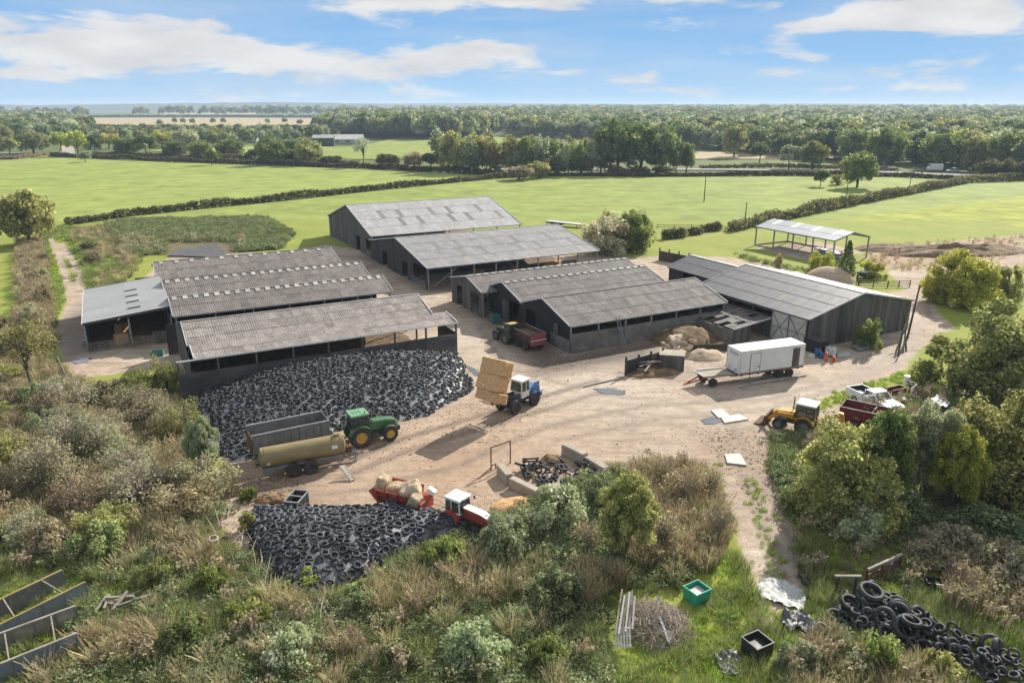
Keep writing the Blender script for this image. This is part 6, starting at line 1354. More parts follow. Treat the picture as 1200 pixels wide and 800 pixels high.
p = W(138, 716); junk('broken_hurdle', 'collapsed grey timber frame lying in the long grass at lower left', 'frame', 138, 714, [(-.9, 0, .3, 1.9, .12, .1, 1.7, .1), (-.6, 0, .35, 1.9, .12, .1, 1.9, .15), (.1, .3, .45, 1.7, .18, .14, .1, 0), (.3, -.1, .5, 1.5, .16, .14, 1.4, -.2), (1.2, -.1, .5, 1.9, .17, .15, .45, -.1), (.5, .5, .4, 1.6, .14, .12, .9, .1), (0, -.2, .3, 1.4, .2, .12, -.3, 0)], MAT['timber'], 0, zat(p.x, p.y) + .1)
# barrier and bits on the left
a, b_ = W(69, 432), W(89, 474); t = thing('barrier', 'leaning two rail barrier at the end of the left track', 'fence', a, ang(a, b_)); Lg = (b_ - a).xy.length
for z in (.6, 1.2): obj('rail', MB().beam((0, 0, z + .1), (Lg, 0, z - .1), .08, .2), MAT['darkred'] if z > 1 else MAT['timberdark'], t)
obj('top_rail', MB().beam((0, .06, 1.45), (Lg, .06, 1.25), .12, .08), MAT['timber'], t)
for x in (0, Lg / 2, Lg): obj('post', MB().box((x, 0, .7), (.16, .16, 1.5)), MAT['timberdark'], t)
t = crate('trough', 'green plastic trough on the dirt between the pale shed and the front barn', 185, 417, 1.4, .8, .6, R(10), MAT['teal']); t['category'] = 'trough'
for i, (px, py) in enumerate(((101, 400), (100, 406))): o = obj('metal_drum', MB().lathe([(.001, 0), (.3, 0), (.3, .85), (.001, .85)], 14, Matrix.Rotation(R(90), 4, 'X')), MAT['steel'], loc=W(px, py), smooth=True); tag(o, ['pale metal drum against the left wall of the pale shed, further back', 'pale metal drum against the left wall of the pale shed, nearer'][i], 'drum')
# fence, machine and clutter beyond the right hand barn
def rail_fence(label, pts, h=1.15, rails=3, sp=2.4, mat='timberdark', cat='fence'):
    P_ = [W(x, y) for x, y in pts]; t = thing('rail_fence', label, cat, P_[0]); o0 = P_[0]
    for a, b_ in zip(P_, P_[1:]):
        a, b_ = a - o0, b_ - o0; n = max(1, round((b_ - a).length / sp))
        for i in range(n + 1): p = a.lerp(b_, i / n); obj('post', MB().box((0, 0, h / 2), (.13, .13, h + .1)), MAT[mat], t, loc=p)
        for k in range(rails): z = h * (k + 1) / rails - .08; obj('rail', MB().beam(a + Vector((0, 0, z)), b_ + Vector((0, 0, z)), .05, .12), MAT[mat], t)
    return t
rail_fence('dark post and rail fence behind the right hand barn by the drive', [(1006, 336), (1040, 337), (1066, 336)]); rail_fence('short dark rail fence running back from the drive beside the young trees', [(1006, 333), (1004, 326)], 1.2)
rail_fence('thin wire and post fence across the pasture behind the centre barns', [(770, 268), (810, 268), (850, 270)], 1.0, 2, 5); rail_fence('post fence beside the brambles left of the rear barns', [(123, 268), (138, 290), (146, 312)], 1.1, 2, 3.5)
a, b_ = W(772, 305), W(806, 312); t = thing('board_fence', 'dark board fence standing behind the adjoining lower barn', 'fence', a, ang(a, b_)); Lg = (b_ - a).xy.length
for i in range(8): obj('board', MB().box((Lg * (i + .5) / 8, 0, 1.0), (Lg / 8 - .02, .08, 2.0)), MAT['timberdark'], t)
for i in range(4): obj('post', MB().box((Lg * i / 3, .12, 1.3), (.2, .2, 2.6)), MAT['timberdark'], t)
t = thing('plough', 'small red farm implement parked on the rough ground by the rubble bank', 'implement', W(1047, 299), R(-5))
obj('beam', MB().beam((-1.8, 0, .9), (1.6, 0, .9), .2, .22), MAT['red'], t)
for x in (-1.4, -.5, .4, 1.3): obj('tine', MB().tube([(x, 0, .9), (x - .2, -.1, .5), (x + .1, -.1, .05)], .06, 6), MAT['rust'], t)
obj('headstock', MB().beam((.9, -.4, .9), (1.3, 0, 1.6), .1, .1).beam((.9, .4, .9), (1.3, 0, 1.6), .1, .1), MAT['red'], t)
t = thing('water_bowser', 'dark low trailer with a white cover parked behind the young trees', 'trailer', W(1015, 326), R(-5)); obj('body', MB().box((0, 0, .75), (2.6, 1.4, .6)), MAT['bluedark'], t, bevel=.05); obj('cover', MB().box((-.1, .1, 1.2), (2.0, 1.2, .4)), MAT['white'], t, bevel=.1); axle_pair(t, 0, .35, .24, .75, MAT['steel'])
junk('scrap_trough', 'dark red steel trough in the scrap right of the white pickup', 'trough', 1049, 463, [(0, 0, .3, 2.2, .9, .08, 0, 0), (0, .45, .6, 2.2, .07, .6, 0, 0), (0, -.45, .6, 2.2, .07, .6, 0, 0), (1.1, 0, .6, .07, .9, .6, 0, 0)], MAT['darkred'], R(25))
junk('scrap_metal', 'black angle iron frames stacked behind the white pickup', 'scrap', 1074, 462, [(-.6, 0, .7, 2.6, .12, .12, .5, -.25), (0, .3, .9, 2.8, .12, .12, .3, -.2), (.4, -.3, .6, .12, .12, 1.4, 0, 0), (-.9, .2, .6, .12, .12, 1.3, 0, .1), (.5, .6, 1.0, 2.2, .14, .12, -.5, .15), (0, 0, .35, 1.8, 1.2, .1, .4, 0)], MAT['darksteel'], R(20))
o = obj('white_drum', MB().lathe([(.001, 0), (.3, 0), (.3, .9), (.001, .92)], 14, Matrix.Rotation(R(90), 4, 'X')), MAT['white'], loc=W(1062, 449, .7), smooth=True); tag(o, 'white drum on top of the scrap beside the bushes', 'drum')
rr = random.Random(12); junk('scrap_heap', 'grey low heap of broken blocks beside the pickup bonnet', 'rubble', 1062, 474, [(rr.uniform(-1.5, 1.5), rr.uniform(-.8, .8), rr.uniform(.15, .6), rr.uniform(.4, .9), rr.uniform(.3, .5), rr.uniform(.2, .4), rr.uniform(0, 3), rr.uniform(-.3, .3)) for k in range(14)], [MAT['palecon'], MAT['greytrail'], MAT['darkred']], 0)
# ---- far things: cars on the road, buildings
def far_car(label, px, py, L_, h, mat, van=False, rz=0):
    t = thing('parked_car' if not van else 'van', label, 'van' if van else 'car', W(px, py), rz); t.scale = (1.1, 1.2, 1.3)
    if van: obj('body', MB().prism([(-L_ / 2, .3), (L_ / 2, .3), (L_ / 2, 1.0), (L_ * .32, h), (-L_ / 2, h)], -.95, .95), mat, t, bevel=.08)
    else:
        obj('body', MB().prism([(-L_ / 2, .3), (L_ / 2, .3), (L_ / 2, .8), (L_ * .2, .95), (-L_ / 2, .95)], -.88, .88), mat, t, bevel=.08); obj('cabin', MB().prism([(-L_ * .45, .95), (L_ * .22, .95), (L_ * .05, h), (-L_ * .35, h)], -.8, .8), MAT['glass'], t); obj('roof', MB().prism([(-L_ * .34, h - .02), (L_ * .04, h - .02), (L_ * .04, h + .04), (-L_ * .34, h + .04)], -.8, .8), mat, t)
    if van: obj('windscreen', MB().prism([(L_ * .33, 1.05), (L_ * .49, 1.05), (L_ * .34, h - .12)], -.85, .85), MAT['glass'], t)
    for x in (-L_ * .3, L_ * .3):
        for s in (-1, 1): wheel(t, (x, s * .8, .33), .33, .22, MAT['steel'], s, 0)
far_car('silver car on the far road left of the large trees', 1034, 197, 5.0, 1.55, MAT['sheetI'], rz=R(185)); far_car('grey car with dark windows parked on the far road', 1077, 199, 6.0, 1.9, MAT['greytrail'], rz=R(182)); far_car('white van on the far road between two cars', 1095, 200, 6.4, 2.5, MAT['white'], True, R(180)); far_car('pale car at the right end of the row on the far road', 1116, 202, 5.2, 1.5, MAT['sheetI'], rz=R(178))
def house(label, px, py, L_, w, he, hr, wm, rm, rz=0, cat='house', wins=4):
    t = thing('far_house' if cat == 'house' else 'far_shed', label, cat, W(px, py), rz); wl = obj('wall', MB().box((0, 0, he / 2), (L_, w, he)), wm, t)
    obj('gable_wall', MB().prism([(-w / 2, he), (w / 2, he), (0, hr - .1)], -L_ / 2, L_ / 2, Matrix.Rotation(R(90), 4, 'Z')), wm, t)
    for s in (-1, 1): obj('roof_slope', MB().add([(-L_ / 2 - .4, 0, hr), (L_ / 2 + .4, 0, hr), (L_ / 2 + .4, s * (w / 2 + .5), he - .2), (-L_ / 2 - .4, s * (w / 2 + .5), he - .2), (-L_ / 2 - .4, 0, hr + .2), (L_ / 2 + .4, 0, hr + .2), (L_ / 2 + .4, s * (w / 2 + .5), he), (-L_ / 2 - .4, s * (w / 2 + .5), he)], [(0, 1, 2, 3), (7, 6, 5, 4), (0, 4, 5, 1), (1, 5, 6, 2), (2, 6, 7, 3), (3, 7, 4, 0)]), rm, t)
    for i in range(wins): obj('window', MB().box((-L_ / 2 + L_ * (i + .5) / wins, -w / 2 - .04, he * .55), (L_ / wins * .4, .1, he * .35)), MAT['darksteel'], t)
DG = M('dark_green_wall', (.04, .07, .05), None, 1, .7)
house('long low pale roofed depot across the far fields', 402, 168, 34, 22, 3.6, 7, MAT['palesheet'], MAT['rooflight'], R(10), 'shed'); house('dark green shed beside the pale depot across the far fields', 380, 170.5, 16, 14, 6, 8, DG, MAT['sheetE'], R(10), 'shed', 0)
house('white house with a grey roof at the edge of the far wood', 569, 156, 16, 10, 5, 8.5, MAT['white'], MAT['sheetH'], R(5)); house('red roofed house among the far trees on the left', 128, 167, 13, 9, 5, 8.5, MAT['palecon'], MAT['rust'], R(15)); house('pale roofed bungalow behind the far left trees', 285, 166, 24, 12, 3, 5.5, MAT['palesheet'], MAT['palesheet'], 0); house('pale low shed behind the far trees left of the bungalow', 190, 166, 20, 12, 3, 5, MAT['palesheet'], MAT['palesheet'], 0, 'shed')
house('small pale building far left beside the lane', 48, 164, 16, 10, 4, 7, MAT['palesheet'], MAT['sheetI'], .2); house('cream house half hidden left of the lane', 108, 172, 10, 8, 4.5, 7.5, MAT['palesheet'], MAT['sheetA'], .1)
# ------------------------------------------------------------------ vegetation
def leaf_mat(name, c1, c2, c3=None, trans=.54, rnd=.22):
    m = bpy.data.materials.new(name); m.use_nodes = True; nt = m.node_tree; nt.nodes.clear(); N = nt.nodes.new; L = nt.links.new
    out = N('ShaderNodeOutputMaterial'); a = N('ShaderNodeAttribute'); a.attribute_name = 'tint'
    cr = N('ShaderNodeValToRGB'); L(a.outputs['Fac'], cr.inputs[0]); e = cr.color_ramp.elements
    e[0].color = c1 + (1,); e[1].color = c2 + (1,); e[0].position = .1; e[1].position = .8
    if c3: x = e.new(.97); x.color = c3 + (1,)
    oi = N('ShaderNodeObjectInfo'); mr = N('ShaderNodeMapRange'); L(oi.outputs['Random'], mr.inputs[0]); mr.inputs[3].default_value = 1 - rnd; mr.inputs[4].default_value = 1 + rnd
    hs = N('ShaderNodeHueSaturation'); L(cr.outputs[0], hs.inputs['Color']); L(mr.outputs[0], hs.inputs['Value'])
    m2 = N('ShaderNodeMath'); m2.operation = 'MULTIPLY'; L(oi.outputs['Random'], m2.inputs[0]); m2.inputs[1].default_value = 7.13; m3 = N('ShaderNodeMath'); m3.operation = 'FRACT'; L(m2.outputs[0], m3.inputs[0])
    mh = N('ShaderNodeMapRange'); L(m3.outputs[0], mh.inputs[0]); mh.inputs[3].default_value = .48; mh.inputs[4].default_value = .52; L(mh.outputs[0], hs.inputs['Hue'])
    d = N('ShaderNodeBsdfDiffuse'); t = N('ShaderNodeBsdfTranslucent'); mx = N('ShaderNodeMixShader'); mx.inputs[0].default_value = trans
    L(hs.outputs[0], d.inputs[0]); L(hs.outputs[0], t.inputs[0]); L(d.outputs[0], mx.inputs[1]); L(t.outputs[0], mx.inputs[2]); L(mx.outputs[0], out.inputs[0])
    return m
LM = dict(
    oak=leaf_mat('oak_leaves', (0.104, 0.157, 0.052), (0.246, 0.316, 0.104), (0.397, 0.397, 0.140)),
    olive=leaf_mat('olive_leaves', (0.191, 0.205, 0.076), (0.464, 0.450, 0.171), (0.580, 0.580, 0.232)),
    yellow=leaf_mat('yellowing_leaves', (0.303, 0.326, 0.065), (0.580, 0.580, 0.117), (0.580, 0.580, 0.140)),
    bright=leaf_mat('bright_green_leaves', (0.129, 0.174, 0.050), (0.302, 0.353, 0.106), (0.426, 0.448, 0.146)),
    willow=leaf_mat('grey_green_leaves', (0.244, 0.296, 0.154), (0.514, 0.552, 0.308), (0.580, 0.580, 0.462)),
    brown=leaf_mat('browning_leaves', (0.228, 0.188, 0.114), (0.484, 0.403, 0.248), (0.580, 0.484, 0.282)),
    grey=leaf_mat('dull_hawthorn_leaves', (0.250, 0.240, 0.151), (0.503, 0.453, 0.276), (0.580, 0.527, 0.326)),
    hedge=leaf_mat('hedge_leaves', (0.098, 0.104, 0.049), (0.215, 0.208, 0.104), (0.299, 0.247, 0.143)),
    wood=leaf_mat('woodland_leaves', (0.112, 0.151, 0.063), (0.274, 0.316, 0.134), (0.421, 0.421, 0.183), rnd=.3),
    bramble=leaf_mat('bramble_leaves', (0.109, 0.148, 0.064), (0.290, 0.342, 0.168), (0.463, 0.490, 0.283)),
    pinkish=leaf_mat('fading_sallow_leaves', (0.282, 0.271, 0.154), (0.580, 0.552, 0.359), (0.580, 0.580, 0.462)),
    dry=leaf_mat('dry_grass', (0.340, 0.280, 0.150), (0.550, 0.460, 0.280), (0.580, 0.540, 0.360), .3),
    green=leaf_mat('rank_grass', (.17, .215, .075), (.32, .365, .145), (.48, .44, .22), .35),
    lush=leaf_mat('lush_grass', (0.221, 0.342, 0.056), (0.442, 0.580, 0.111), (0.580, 0.580, 0.200), .35),
    dock=leaf_mat('dead_dock_heads', (0.253, 0.201, 0.127), (0.460, 0.380, 0.253), (0.575, 0.506, 0.368), .2),
)
def leaves(C, Rr, num, size, rng, out=.5, elong=1.5, up=.45, squash=1.0, shell=.55):
    """leaf quads through the volumes of clumps C (n,3) of radius Rr"""
    n = len(C); k = num; idx = np.repeat(np.arange(n), k); d = rng.normal(size=(n * k, 3)); d /= np.linalg.norm(d, axis=1)[:, None]
    f = (shell + (1 - shell) * rng.random(n * k)) * np.where(rng.random(n * k) < .85, 1, rng.random(n * k))
    off = d * (f * Rr[idx])[:, None]; off[:, 2] *= squash; P = C[idx] + off
    nr = d * out + rng.normal(size=(n * k, 3)) * .55; nr[:, 2] += up; nr /= np.linalg.norm(nr, axis=1)[:, None]
    t = np.cross(nr, rng.normal(size=(n * k, 3))); t /= np.linalg.norm(t, axis=1)[:, None] + 1e-9; b_ = np.cross(nr, t)
    s = (size * (.6 + .8 * rng.random(n * k)))[:, None]
    V = np.stack([P - t * s * elong * .5, P + b_ * s * .5, P + t * s * elong * .5, P - b_ * s * .5], 1).reshape(-1, 3)
    tint = np.clip(.5 + .30 * rng.normal(size=n)[idx] * .6 + .25 * rng.normal(size=n * k) + .12 * (f - .7), 0, 1)
    return V, np.arange(len(V)).reshape(-1, 4), np.repeat(tint, 4)
def crown_clumps(rng, n, rx, rz, cz, low=-.55, inner=.35):
    C = []
    if low > 5:                                   # bush: several overlapping mounds that reach the ground
        H = cz + rz; nm = 7; mounds = [(0, 0, .66, 1.0)] + [(math.cos(a) * q, math.sin(a) * q, rng.uniform(.34, .58), rng.uniform(.55, .96)) for a, q in zip(np.arange(nm) * 6.28 / nm + rng.uniform(-.4, .4, nm), rng.uniform(.38, .66, nm))]
        while len(C) < n:
            mx, my, mr, mh = mounds[rng.integers(0, nm + 1)]; d = rng.normal(size=3); d /= np.linalg.norm(d); d[2] = abs(d[2]); f = .45 + .55 * rng.random() ** .5
            C.append([(mx + d[0] * mr * f) * rx * 1.05, (my + d[1] * mr * f) * rx * 1.05, max(.08 * H, H * mh * (d[2] * f) * .92 + .06 * H)])
        return np.array(C)
    while len(C) < n:
        d = rng.normal(size=3); d /= np.linalg.norm(d)
        if d[2] < low: continue
        f = inner + (1 - inner) * rng.random() ** .6
        C.append([d[0] * rx * f, d[1] * rx * f, cz + d[2] * rz * f])
    return np.array(C)
def make_tree(name, seed, w, h, n, per, leaf, trunk_h=.3, trunk_r=.25, clump=(.20, .34), limbs=9, low=-.5, mat='oak', core=True, inner=.35, bare=0):
    rng = np.random.default_rng(seed); rr = random.Random(seed); crz = h * (1 - trunk_h) / 2; cz = h * trunk_h + crz
    C = crown_clumps(rng, n, w * .5 * .82, crz * .85, cz, low, inner); Rr = w * .5 * (clump[0] + (clump[1] - clump[0]) * rng.random(n))
    V, F, T = leaves(C, Rr, per, leaf, rng)
    cm = mesh_np(name + '_crown', V, F, {'tint': T}); cm.materials.append(LM[mat])
    tb = MB(); top = Vector((rr.uniform(-.05, .05) * w, rr.uniform(-.05, .05) * w, h * .72)); mid = Vector((rr.uniform(-.03, .03) * w, rr.uniform(-.03, .03) * w, h * .35))
    tb.tube([(0, 0, -.3), (0, 0, .25), mid, top], [trunk_r * 1.5, trunk_r, trunk_r * .75, trunk_r * .2], 8)
    order = sorted(range(n), key=lambda i: rr.random())[:limbs]
    for i in order:
        p = Vector(C[i]); z0 = min(p.z * .75, h * .55) * rr.uniform(.5, .95); b0 = Vector((0, 0, 0)).lerp(mid, min(1, z0 / max(mid.z, .1))); b0.z = max(.2, z0); q = b0.lerp(p, .5) + Vector((0, 0, .08 * h))
        tb.tube([b0, q, p], [trunk_r * .45, trunk_r * .28, trunk_r * .08], 5, False)
    for i in range(bare):
        p = Vector(C[rr.randrange(n)]) * rr.uniform(.9, 1.12); p.z += .1 * h; b0 = Vector((0, 0, rr.uniform(.05, .35) * h)); q = b0.lerp(p, .45) + Vector((rr.uniform(-.1, .1) * w, rr.uniform(-.1, .1) * w, .05 * h)); tb.tube([b0, q, p], [.05, .035, .012], 4, False)
    tm = tb.mesh(name + '_trunk'); tm.materials.append(MAT['deadwood'] if bare > 30 else MAT['bark'])
    return tm, cm, w, h
KIND = dict(
    oak=[make_tree('oak', 100 + i, 12, 10, 60, 85, .46, .07, .35, (.17, .32), limbs=12, low=-.85) for i in range(3)],
    wood=[make_tree('wood', 200 + i, 9, 10, 26, 55, .75, .14, .25, (.26, .42), limbs=5) for i in range(5)],
    poplar=[make_tree('poplar', 300 + i, 7, 12, 44, 44, .5, .03, .2, (.3, .45), limbs=6, low=-.95) for i in range(3)],
    near=[make_tree('near', 400 + i, 8, 6.4, 130, 290, .145, .05, .14, (.11, .24), limbs=18, low=9) for i in range(4)],
    mound=[make_tree('mound', 850 + i, 4, 2, 70, 110, .115, .02, .04, (.12, .26), limbs=4, low=9, bare=5) for i in range(4)],
    wisp=[make_tree('wisp', 870 + i, 5, 4.2, 70, 78, .115, .03, .07, (.13, .30), limbs=12, low=9, bare=46) for i in range(4)],
    tall=[make_tree('tall', 450 + i, 7, 8.4, 150, 250, .145, .04, .14, (.12, .25), limbs=22, low=-.85, inner=.25, bare=8) for i in range(3)],
    bush=[make_tree('bush', 500 + i, 5, 4.2, 64, 120, .13, .04, .08, (.12, .28), limbs=14, low=9, bare=6) for i in range(5)],
    sparse=[make_tree('sparse', 600 + i, 6.8, 7.5, 34, 60, .17, .28, .14, (.16, .28), limbs=22) for i in range(2)],
    twiggy=[make_tree('twiggy', 700 + i, 4.6, 4, 40, 26, .12, .05, .09, (.22, .36), limbs=14, low=-.3, bare=60) for i in range(2)],
    shrub=[make_tree('shrub', 800 + i, 2.2, 1.7, 30, 80, .09, .04, .04, (.16, .34), limbs=8, low=9) for i in range(3)],
)
def conifer(seed, h=6.5, w=3.4):
    rng = np.random.default_rng(seed); C = []; Rr = []
    for i in range(60):
        f = (i + .5) / 60; z = h * (.1 + .88 * f); r = w / 2 * (1 - f) ** .85 * (.75 + .35 * rng.random()); a = i * 2.4
        C.append([math.cos(a) * r * .75, math.sin(a) * r * .75, z]); Rr.append(.22 + .35 * (1 - f))
    V, F, T = leaves(np.array(C), np.array(Rr), 60, .16, rng, squash=.6); cm = mesh_np('conifer_crown', V, F, {'tint': T}); cm.materials.append(LM['oak'])
    tm = MB().tube([(0, 0, -.2), (0, 0, h * .9)], [.14, .03], 7).mesh('conifer_trunk'); tm.materials.append(MAT['bark']); return tm, cm, w, h
KIND['conifer'] = [conifer(5)]
def put_tree(kind, pos, w, h, mat, label, cat='tree', group=None, name=None, var=None, rz=None):
    v = KIND[kind]; tm, cm, W0, H0 = v[RNG.randrange(len(v)) if var is None else var % len(v)]
    t = thing(name or ('bush' if cat in ('bush', 'shrub') else 'tree'), label, cat, pos, RNG.uniform(0, 6.28) if rz is None else rz, group); t.scale = (w / W0, w / W0, h / H0)
    for nm, me in (('trunk', tm), ('crown', cm)):
        o = bpy.data.objects.new(nm, me); COL.objects.link(o); o.parent = t
        if nm == 'crown' and mat: o.material_slots[0].link = 'OBJECT'; o.material_slots[0].material = LM[mat]
    return t
def mpp(px, py): p = W(px, py); return (p.y * _c + CAMH * _s) / FOC          # metres per photo pixel on the ground there
def tree_px(kind, px, py, wpx, hpx, mat, label, cat='tree', group=None, var=None, name=None, zoff=0):
    p = W(px, py); m = mpp(px, py)
    if -131 < p.x < 131 and 20 < p.y < 205: p.z = zat(p.x, p.y)
    p.z += zoff; p = p + Vector((p.x, p.y, 0)).normalized() * (wpx * m * .25)       # the pixel is the near foot of the crown
    return put_tree(kind, p, wpx * m, hpx * m * 1.04, mat, label, cat, group, name, var)
# -- single trees and bushes one can point to
tree_px('oak', 35, 290, 78, 62, 'olive', 'broad olive tree at the top of the left track')
tree_px('sparse', 40, 466, 76, 90, 'olive', 'thin crowned tree with a bare trunk beside the left barrier')
tree_px('near', 1122, 362, 92, 72, 'yellow', 'rounded bright yellow green tree beside the drive at the right', var=1)
tree_px('bush', 1178, 352, 40, 46, 'olive', 'darker bush close behind the rounded yellow green tree', 'bush')
tree_px('near', 1162, 474, 176, 116, 'olive', 'very large spreading olive bush at the right edge beyond the scrap', 'bush', var=0)
tree_px('near', 1168, 606, 172, 150, 'olive', 'tall yellow olive bush filling the right edge in front', 'bush', var=1)
tree_px('near', 980, 618, 150, 128, 'olive', 'broad bush hiding the rear of the yellow digger', 'bush', var=2)
tree_px('tall', 1028, 602, 80, 126, 'oak', 'dense green bush between the digger and the pickup', 'bush', var=1)
tree_px('tall', 1080, 594, 74, 130, 'willow', 'dark grey green willow bush below the pickup', 'bush', var=2)
tree_px('tall', 1112, 612, 70, 112, 'yellow', 'yellowing bush between the willow and the tall right bush', 'bush', var=0)
tree_px('near', 1225, 470, 110, 110, 'willow', 'grey green bush beyond the right edge bushes', 'bush', var=1)
tree_px('bush', 1017, 410, 40, 44, 'bright', 'bright green bush against the gable of the right hand barn', 'bush', var=1)
tree_px('bush', 1056, 384, 14, 34, 'bright', 'slim green climber on the far corner of the right hand barn gable', 'bush')
tree_px('bush', 708, 301, 70, 56, 'pinkish', 'rounded grey pink sallow bush behind the dark centre barns', 'bush', var=0)
tree_px('bush', 744, 297, 56, 56, 'bright', 'green bush to the right of the grey pink sallow', 'bush', var=2)
tree_px('bush', 722, 294, 50, 52, 'oak', 'darker green bush between and behind the two field edge bushes', 'bush', var=3)
tree_px('bush', 962, 321, 37, 30, 'yellow', 'rounded yellow green bush beside the small conifer', 'bush'); tree_px('conifer', 990, 329, 27, 45, 'oak', 'small dark conifer behind the right hand barn', 'tree')
tree_px('bush', 1020, 327, 32, 26, 'yellow', 'low yellowish bush right of the small conifer', 'bush'); tree_px('shrub', 911, 316, 14, 20, 'brown', 'small browning shrub before the open steel shed', 'shrub')
tree_px('bush', 198, 468, 46, 54, 'olive', 'olive bush against the left end of the front barn', 'bush', var=0); tree_px('bush', 160, 476, 66, 46, 'olive', 'wider olive bush left of the one touching the front barn', 'bush', var=1)
tree_px('bush', 124, 482, 52, 40, 'grey', 'dull grey bush below the barrier on the left bank', 'bush', var=2)
tree_px('tall', 242, 566, 48, 78, 'willow', 'upright grey green willow bush at the left corner of the large clamp', 'bush', var=3)
tree_px('shrub', 292, 588, 28, 20, 'bright', 'small bright green weed clump on the yard by the tanker', 'shrub'); tree_px('shrub', 289, 626, 30, 28, 'olive', 'rounded olive shrub at the left end of the smaller clamp', 'shrub')
tree_px('tall', 733, 668, 84, 112, 'olive', 'dark olive bush in the middle of the bank above the brushwood', 'bush', var=0)
tree_px('shrub', 1028, 792, 68, 56, 'bright', 'fresh green shrub growing in front of the tyre heap', 'shrub', var=0); tree_px('shrub', 1002, 796, 40, 38, 'willow', 'smaller grey green shrub left of the fresh green one', 'shrub', var=1)
tree_px('shrub', 238, 612, 34, 26, 'willow', 'grey green shrub on the bare bank below the willow', 'shrub'); tree_px('shrub', 352, 700, 60, 26, 'bright', 'sprawling green weeds at the front foot of the smaller clamp', 'shrub')
tree_px('oak', 1004, 221, 48, 40, 'oak', 'spreading dark oak standing alone in the right pasture', var=0); tree_px('wood', 961, 219, 19, 20, 'oak', 'small round tree left of the spreading oak'); tree_px('bush', 982, 217, 20, 14, 'olive', 'pale low shrub between the small tree and the spreading oak', 'shrub')
for i, (px, w, h, lb) in enumerate(((724, 66, 58, 'left of the dark tall roadside oaks'), (750, 70, 56, 'middle of the dark tall roadside oaks'), (775, 54, 52, 'right of the dark tall roadside oaks'))): tree_px('oak', px, 203, w, h, 'oak', lb, var=i)
for px, lb in ((722, 'left'), (748, 'middle'), (776, 'right')): tree_px('bush', px, 206, 34, 14, 'hedge', 'low dark bush under the %s of the tall roadside oaks' % lb, 'bush')
tree_px('poplar', 792, 202, 22, 42, 'olive', 'slender tree beside the dark roadside oaks'); tree_px('oak', 804, 202, 26, 34, 'bright', 'yellow green round tree right of the dark roadside oaks')
tree_px('sparse', 426, 196, 24, 36, 'willow', 'thin pale tree alone on the far roadside hedge')
for i, px in enumerate(range(520, 712, 7)): tree_px('poplar', px + RNG.uniform(-3, 3), 199 + i * .12 + RNG.uniform(0, 4), RNG.uniform(20, 30), RNG.uniform(36, 48), ('willow', 'olive', 'bright', 'olive')[i % 4], ('grey green', 'olive', 'light green', 'olive')[i % 4] + ' slender tree in the roadside row left of the dark oaks', group='slender roadside trees')
for i, (px, py, w, h, m_) in enumerate(((860, 184, 34, 36, 'olive'), (924, 198, 30, 26, 'willow'), (952, 198, 38, 30, 'bright'), (890, 190, 26, 22, 'wood'), (1038, 196, 54, 42, 'bright'), (1100, 198, 56, 40, 'bright'), (1072, 192, 36, 36, 'wood'), (1140, 200, 40, 42, 'olive'), (1176, 203, 46, 46, 'oak'), (1122, 184, 34, 30, 'yellow'), (1048, 183, 26, 30, 'yellow'), (996, 192, 40, 40, 'wood'), (1160, 208, 36, 20, 'hedge'), (1185, 210, 40, 22, 'hedge'), (1012, 197, 30, 18, 'hedge'), (1205, 206, 50, 44, 'wood'))):
    tree_px('oak' if w > 30 else 'wood', px, py, w, h, m_, ['round tree at the left end of the right wood front', 'grey green tree behind the road left of the spreading oak', 'pale green tree behind the spreading oak', 'dark low tree at the wood front', 'large pale green tree behind the silver car', 'large pale green tree behind the white van', 'dark tree between the two large pale roadside trees', 'olive tree at the road bend', 'dark oak at the far right roadside', 'yellow crowned tree standing above the roadside trees', 'smaller yellow crowned tree above the silver car', 'grey tree right of the spreading oak', 'low bush at the road bend', 'low bush at the far right road', 'low bush behind the spreading oak', 'tall tree at the right edge by the road'][i], 'tree' if h > 22 else 'bush')
for i, (px, py, w, h, m_) in enumerate(((40, 180, 44, 26, 'olive'), (72, 178, 22, 22, 'yellow'), (12, 184, 30, 22, 'olive'), (92, 183, 30, 28, 'yellow'), (100, 190, 16, 12, 'willow'), (112, 182, 22, 24, 'oak'), (150, 184, 34, 24, 'bright'), (172, 184, 30, 24, 'oak'), (205, 186, 36, 20, 'oak'), (235, 187, 32, 20, 'oak'), (248, 194, 20, 18, 'bright'), (270, 186, 40, 22, 'oak'), (318, 194, 40, 30, 'oak'), (362, 194, 40, 28, 'olive'), (300, 190, 26, 14, 'hedge'), (342, 193, 30, 16, 'hedge'), (388, 195, 30, 12, 'hedge'), (455, 197, 34, 16, 'hedge'), (485, 198, 34, 18, 'brown'), (505, 199, 26, 18, 'oak'), (608, 212, 40, 16, 'grey'), (632, 209, 34, 18, 'olive'), (650, 206, 34, 22, 'hedge'), (680, 205, 40, 20, 'hedge'), (0, 176, 40, 30, 'olive'), (128, 174, 30, 18, 'yellow'), (190, 172, 34, 18, 'yellow'), (220, 173, 36, 20, 'willow'), (255, 172, 32, 18, 'bright'), (340, 184, 34, 20, 'oak'), (355, 180, 30, 16, 'wood'))):
    tree_px('oak' if w > 30 else 'wood', px, py, w, h, m_, {'oak': 'dark green ', 'olive': 'olive ', 'yellow': 'yellowing ', 'bright': 'light green ', 'willow': 'grey green ', 'hedge': 'dull green ', 'brown': 'brown ', 'wood': 'mid green ', 'grey': 'grey '}[m_] + ('tree or tall bush along the far road and lane on the left' if px < 500 else 'bush in the hedge corner below the slender roadside trees'), 'tree', 'trees along the far road on the left' if px < 500 else 'bushes in the far hedge corner')
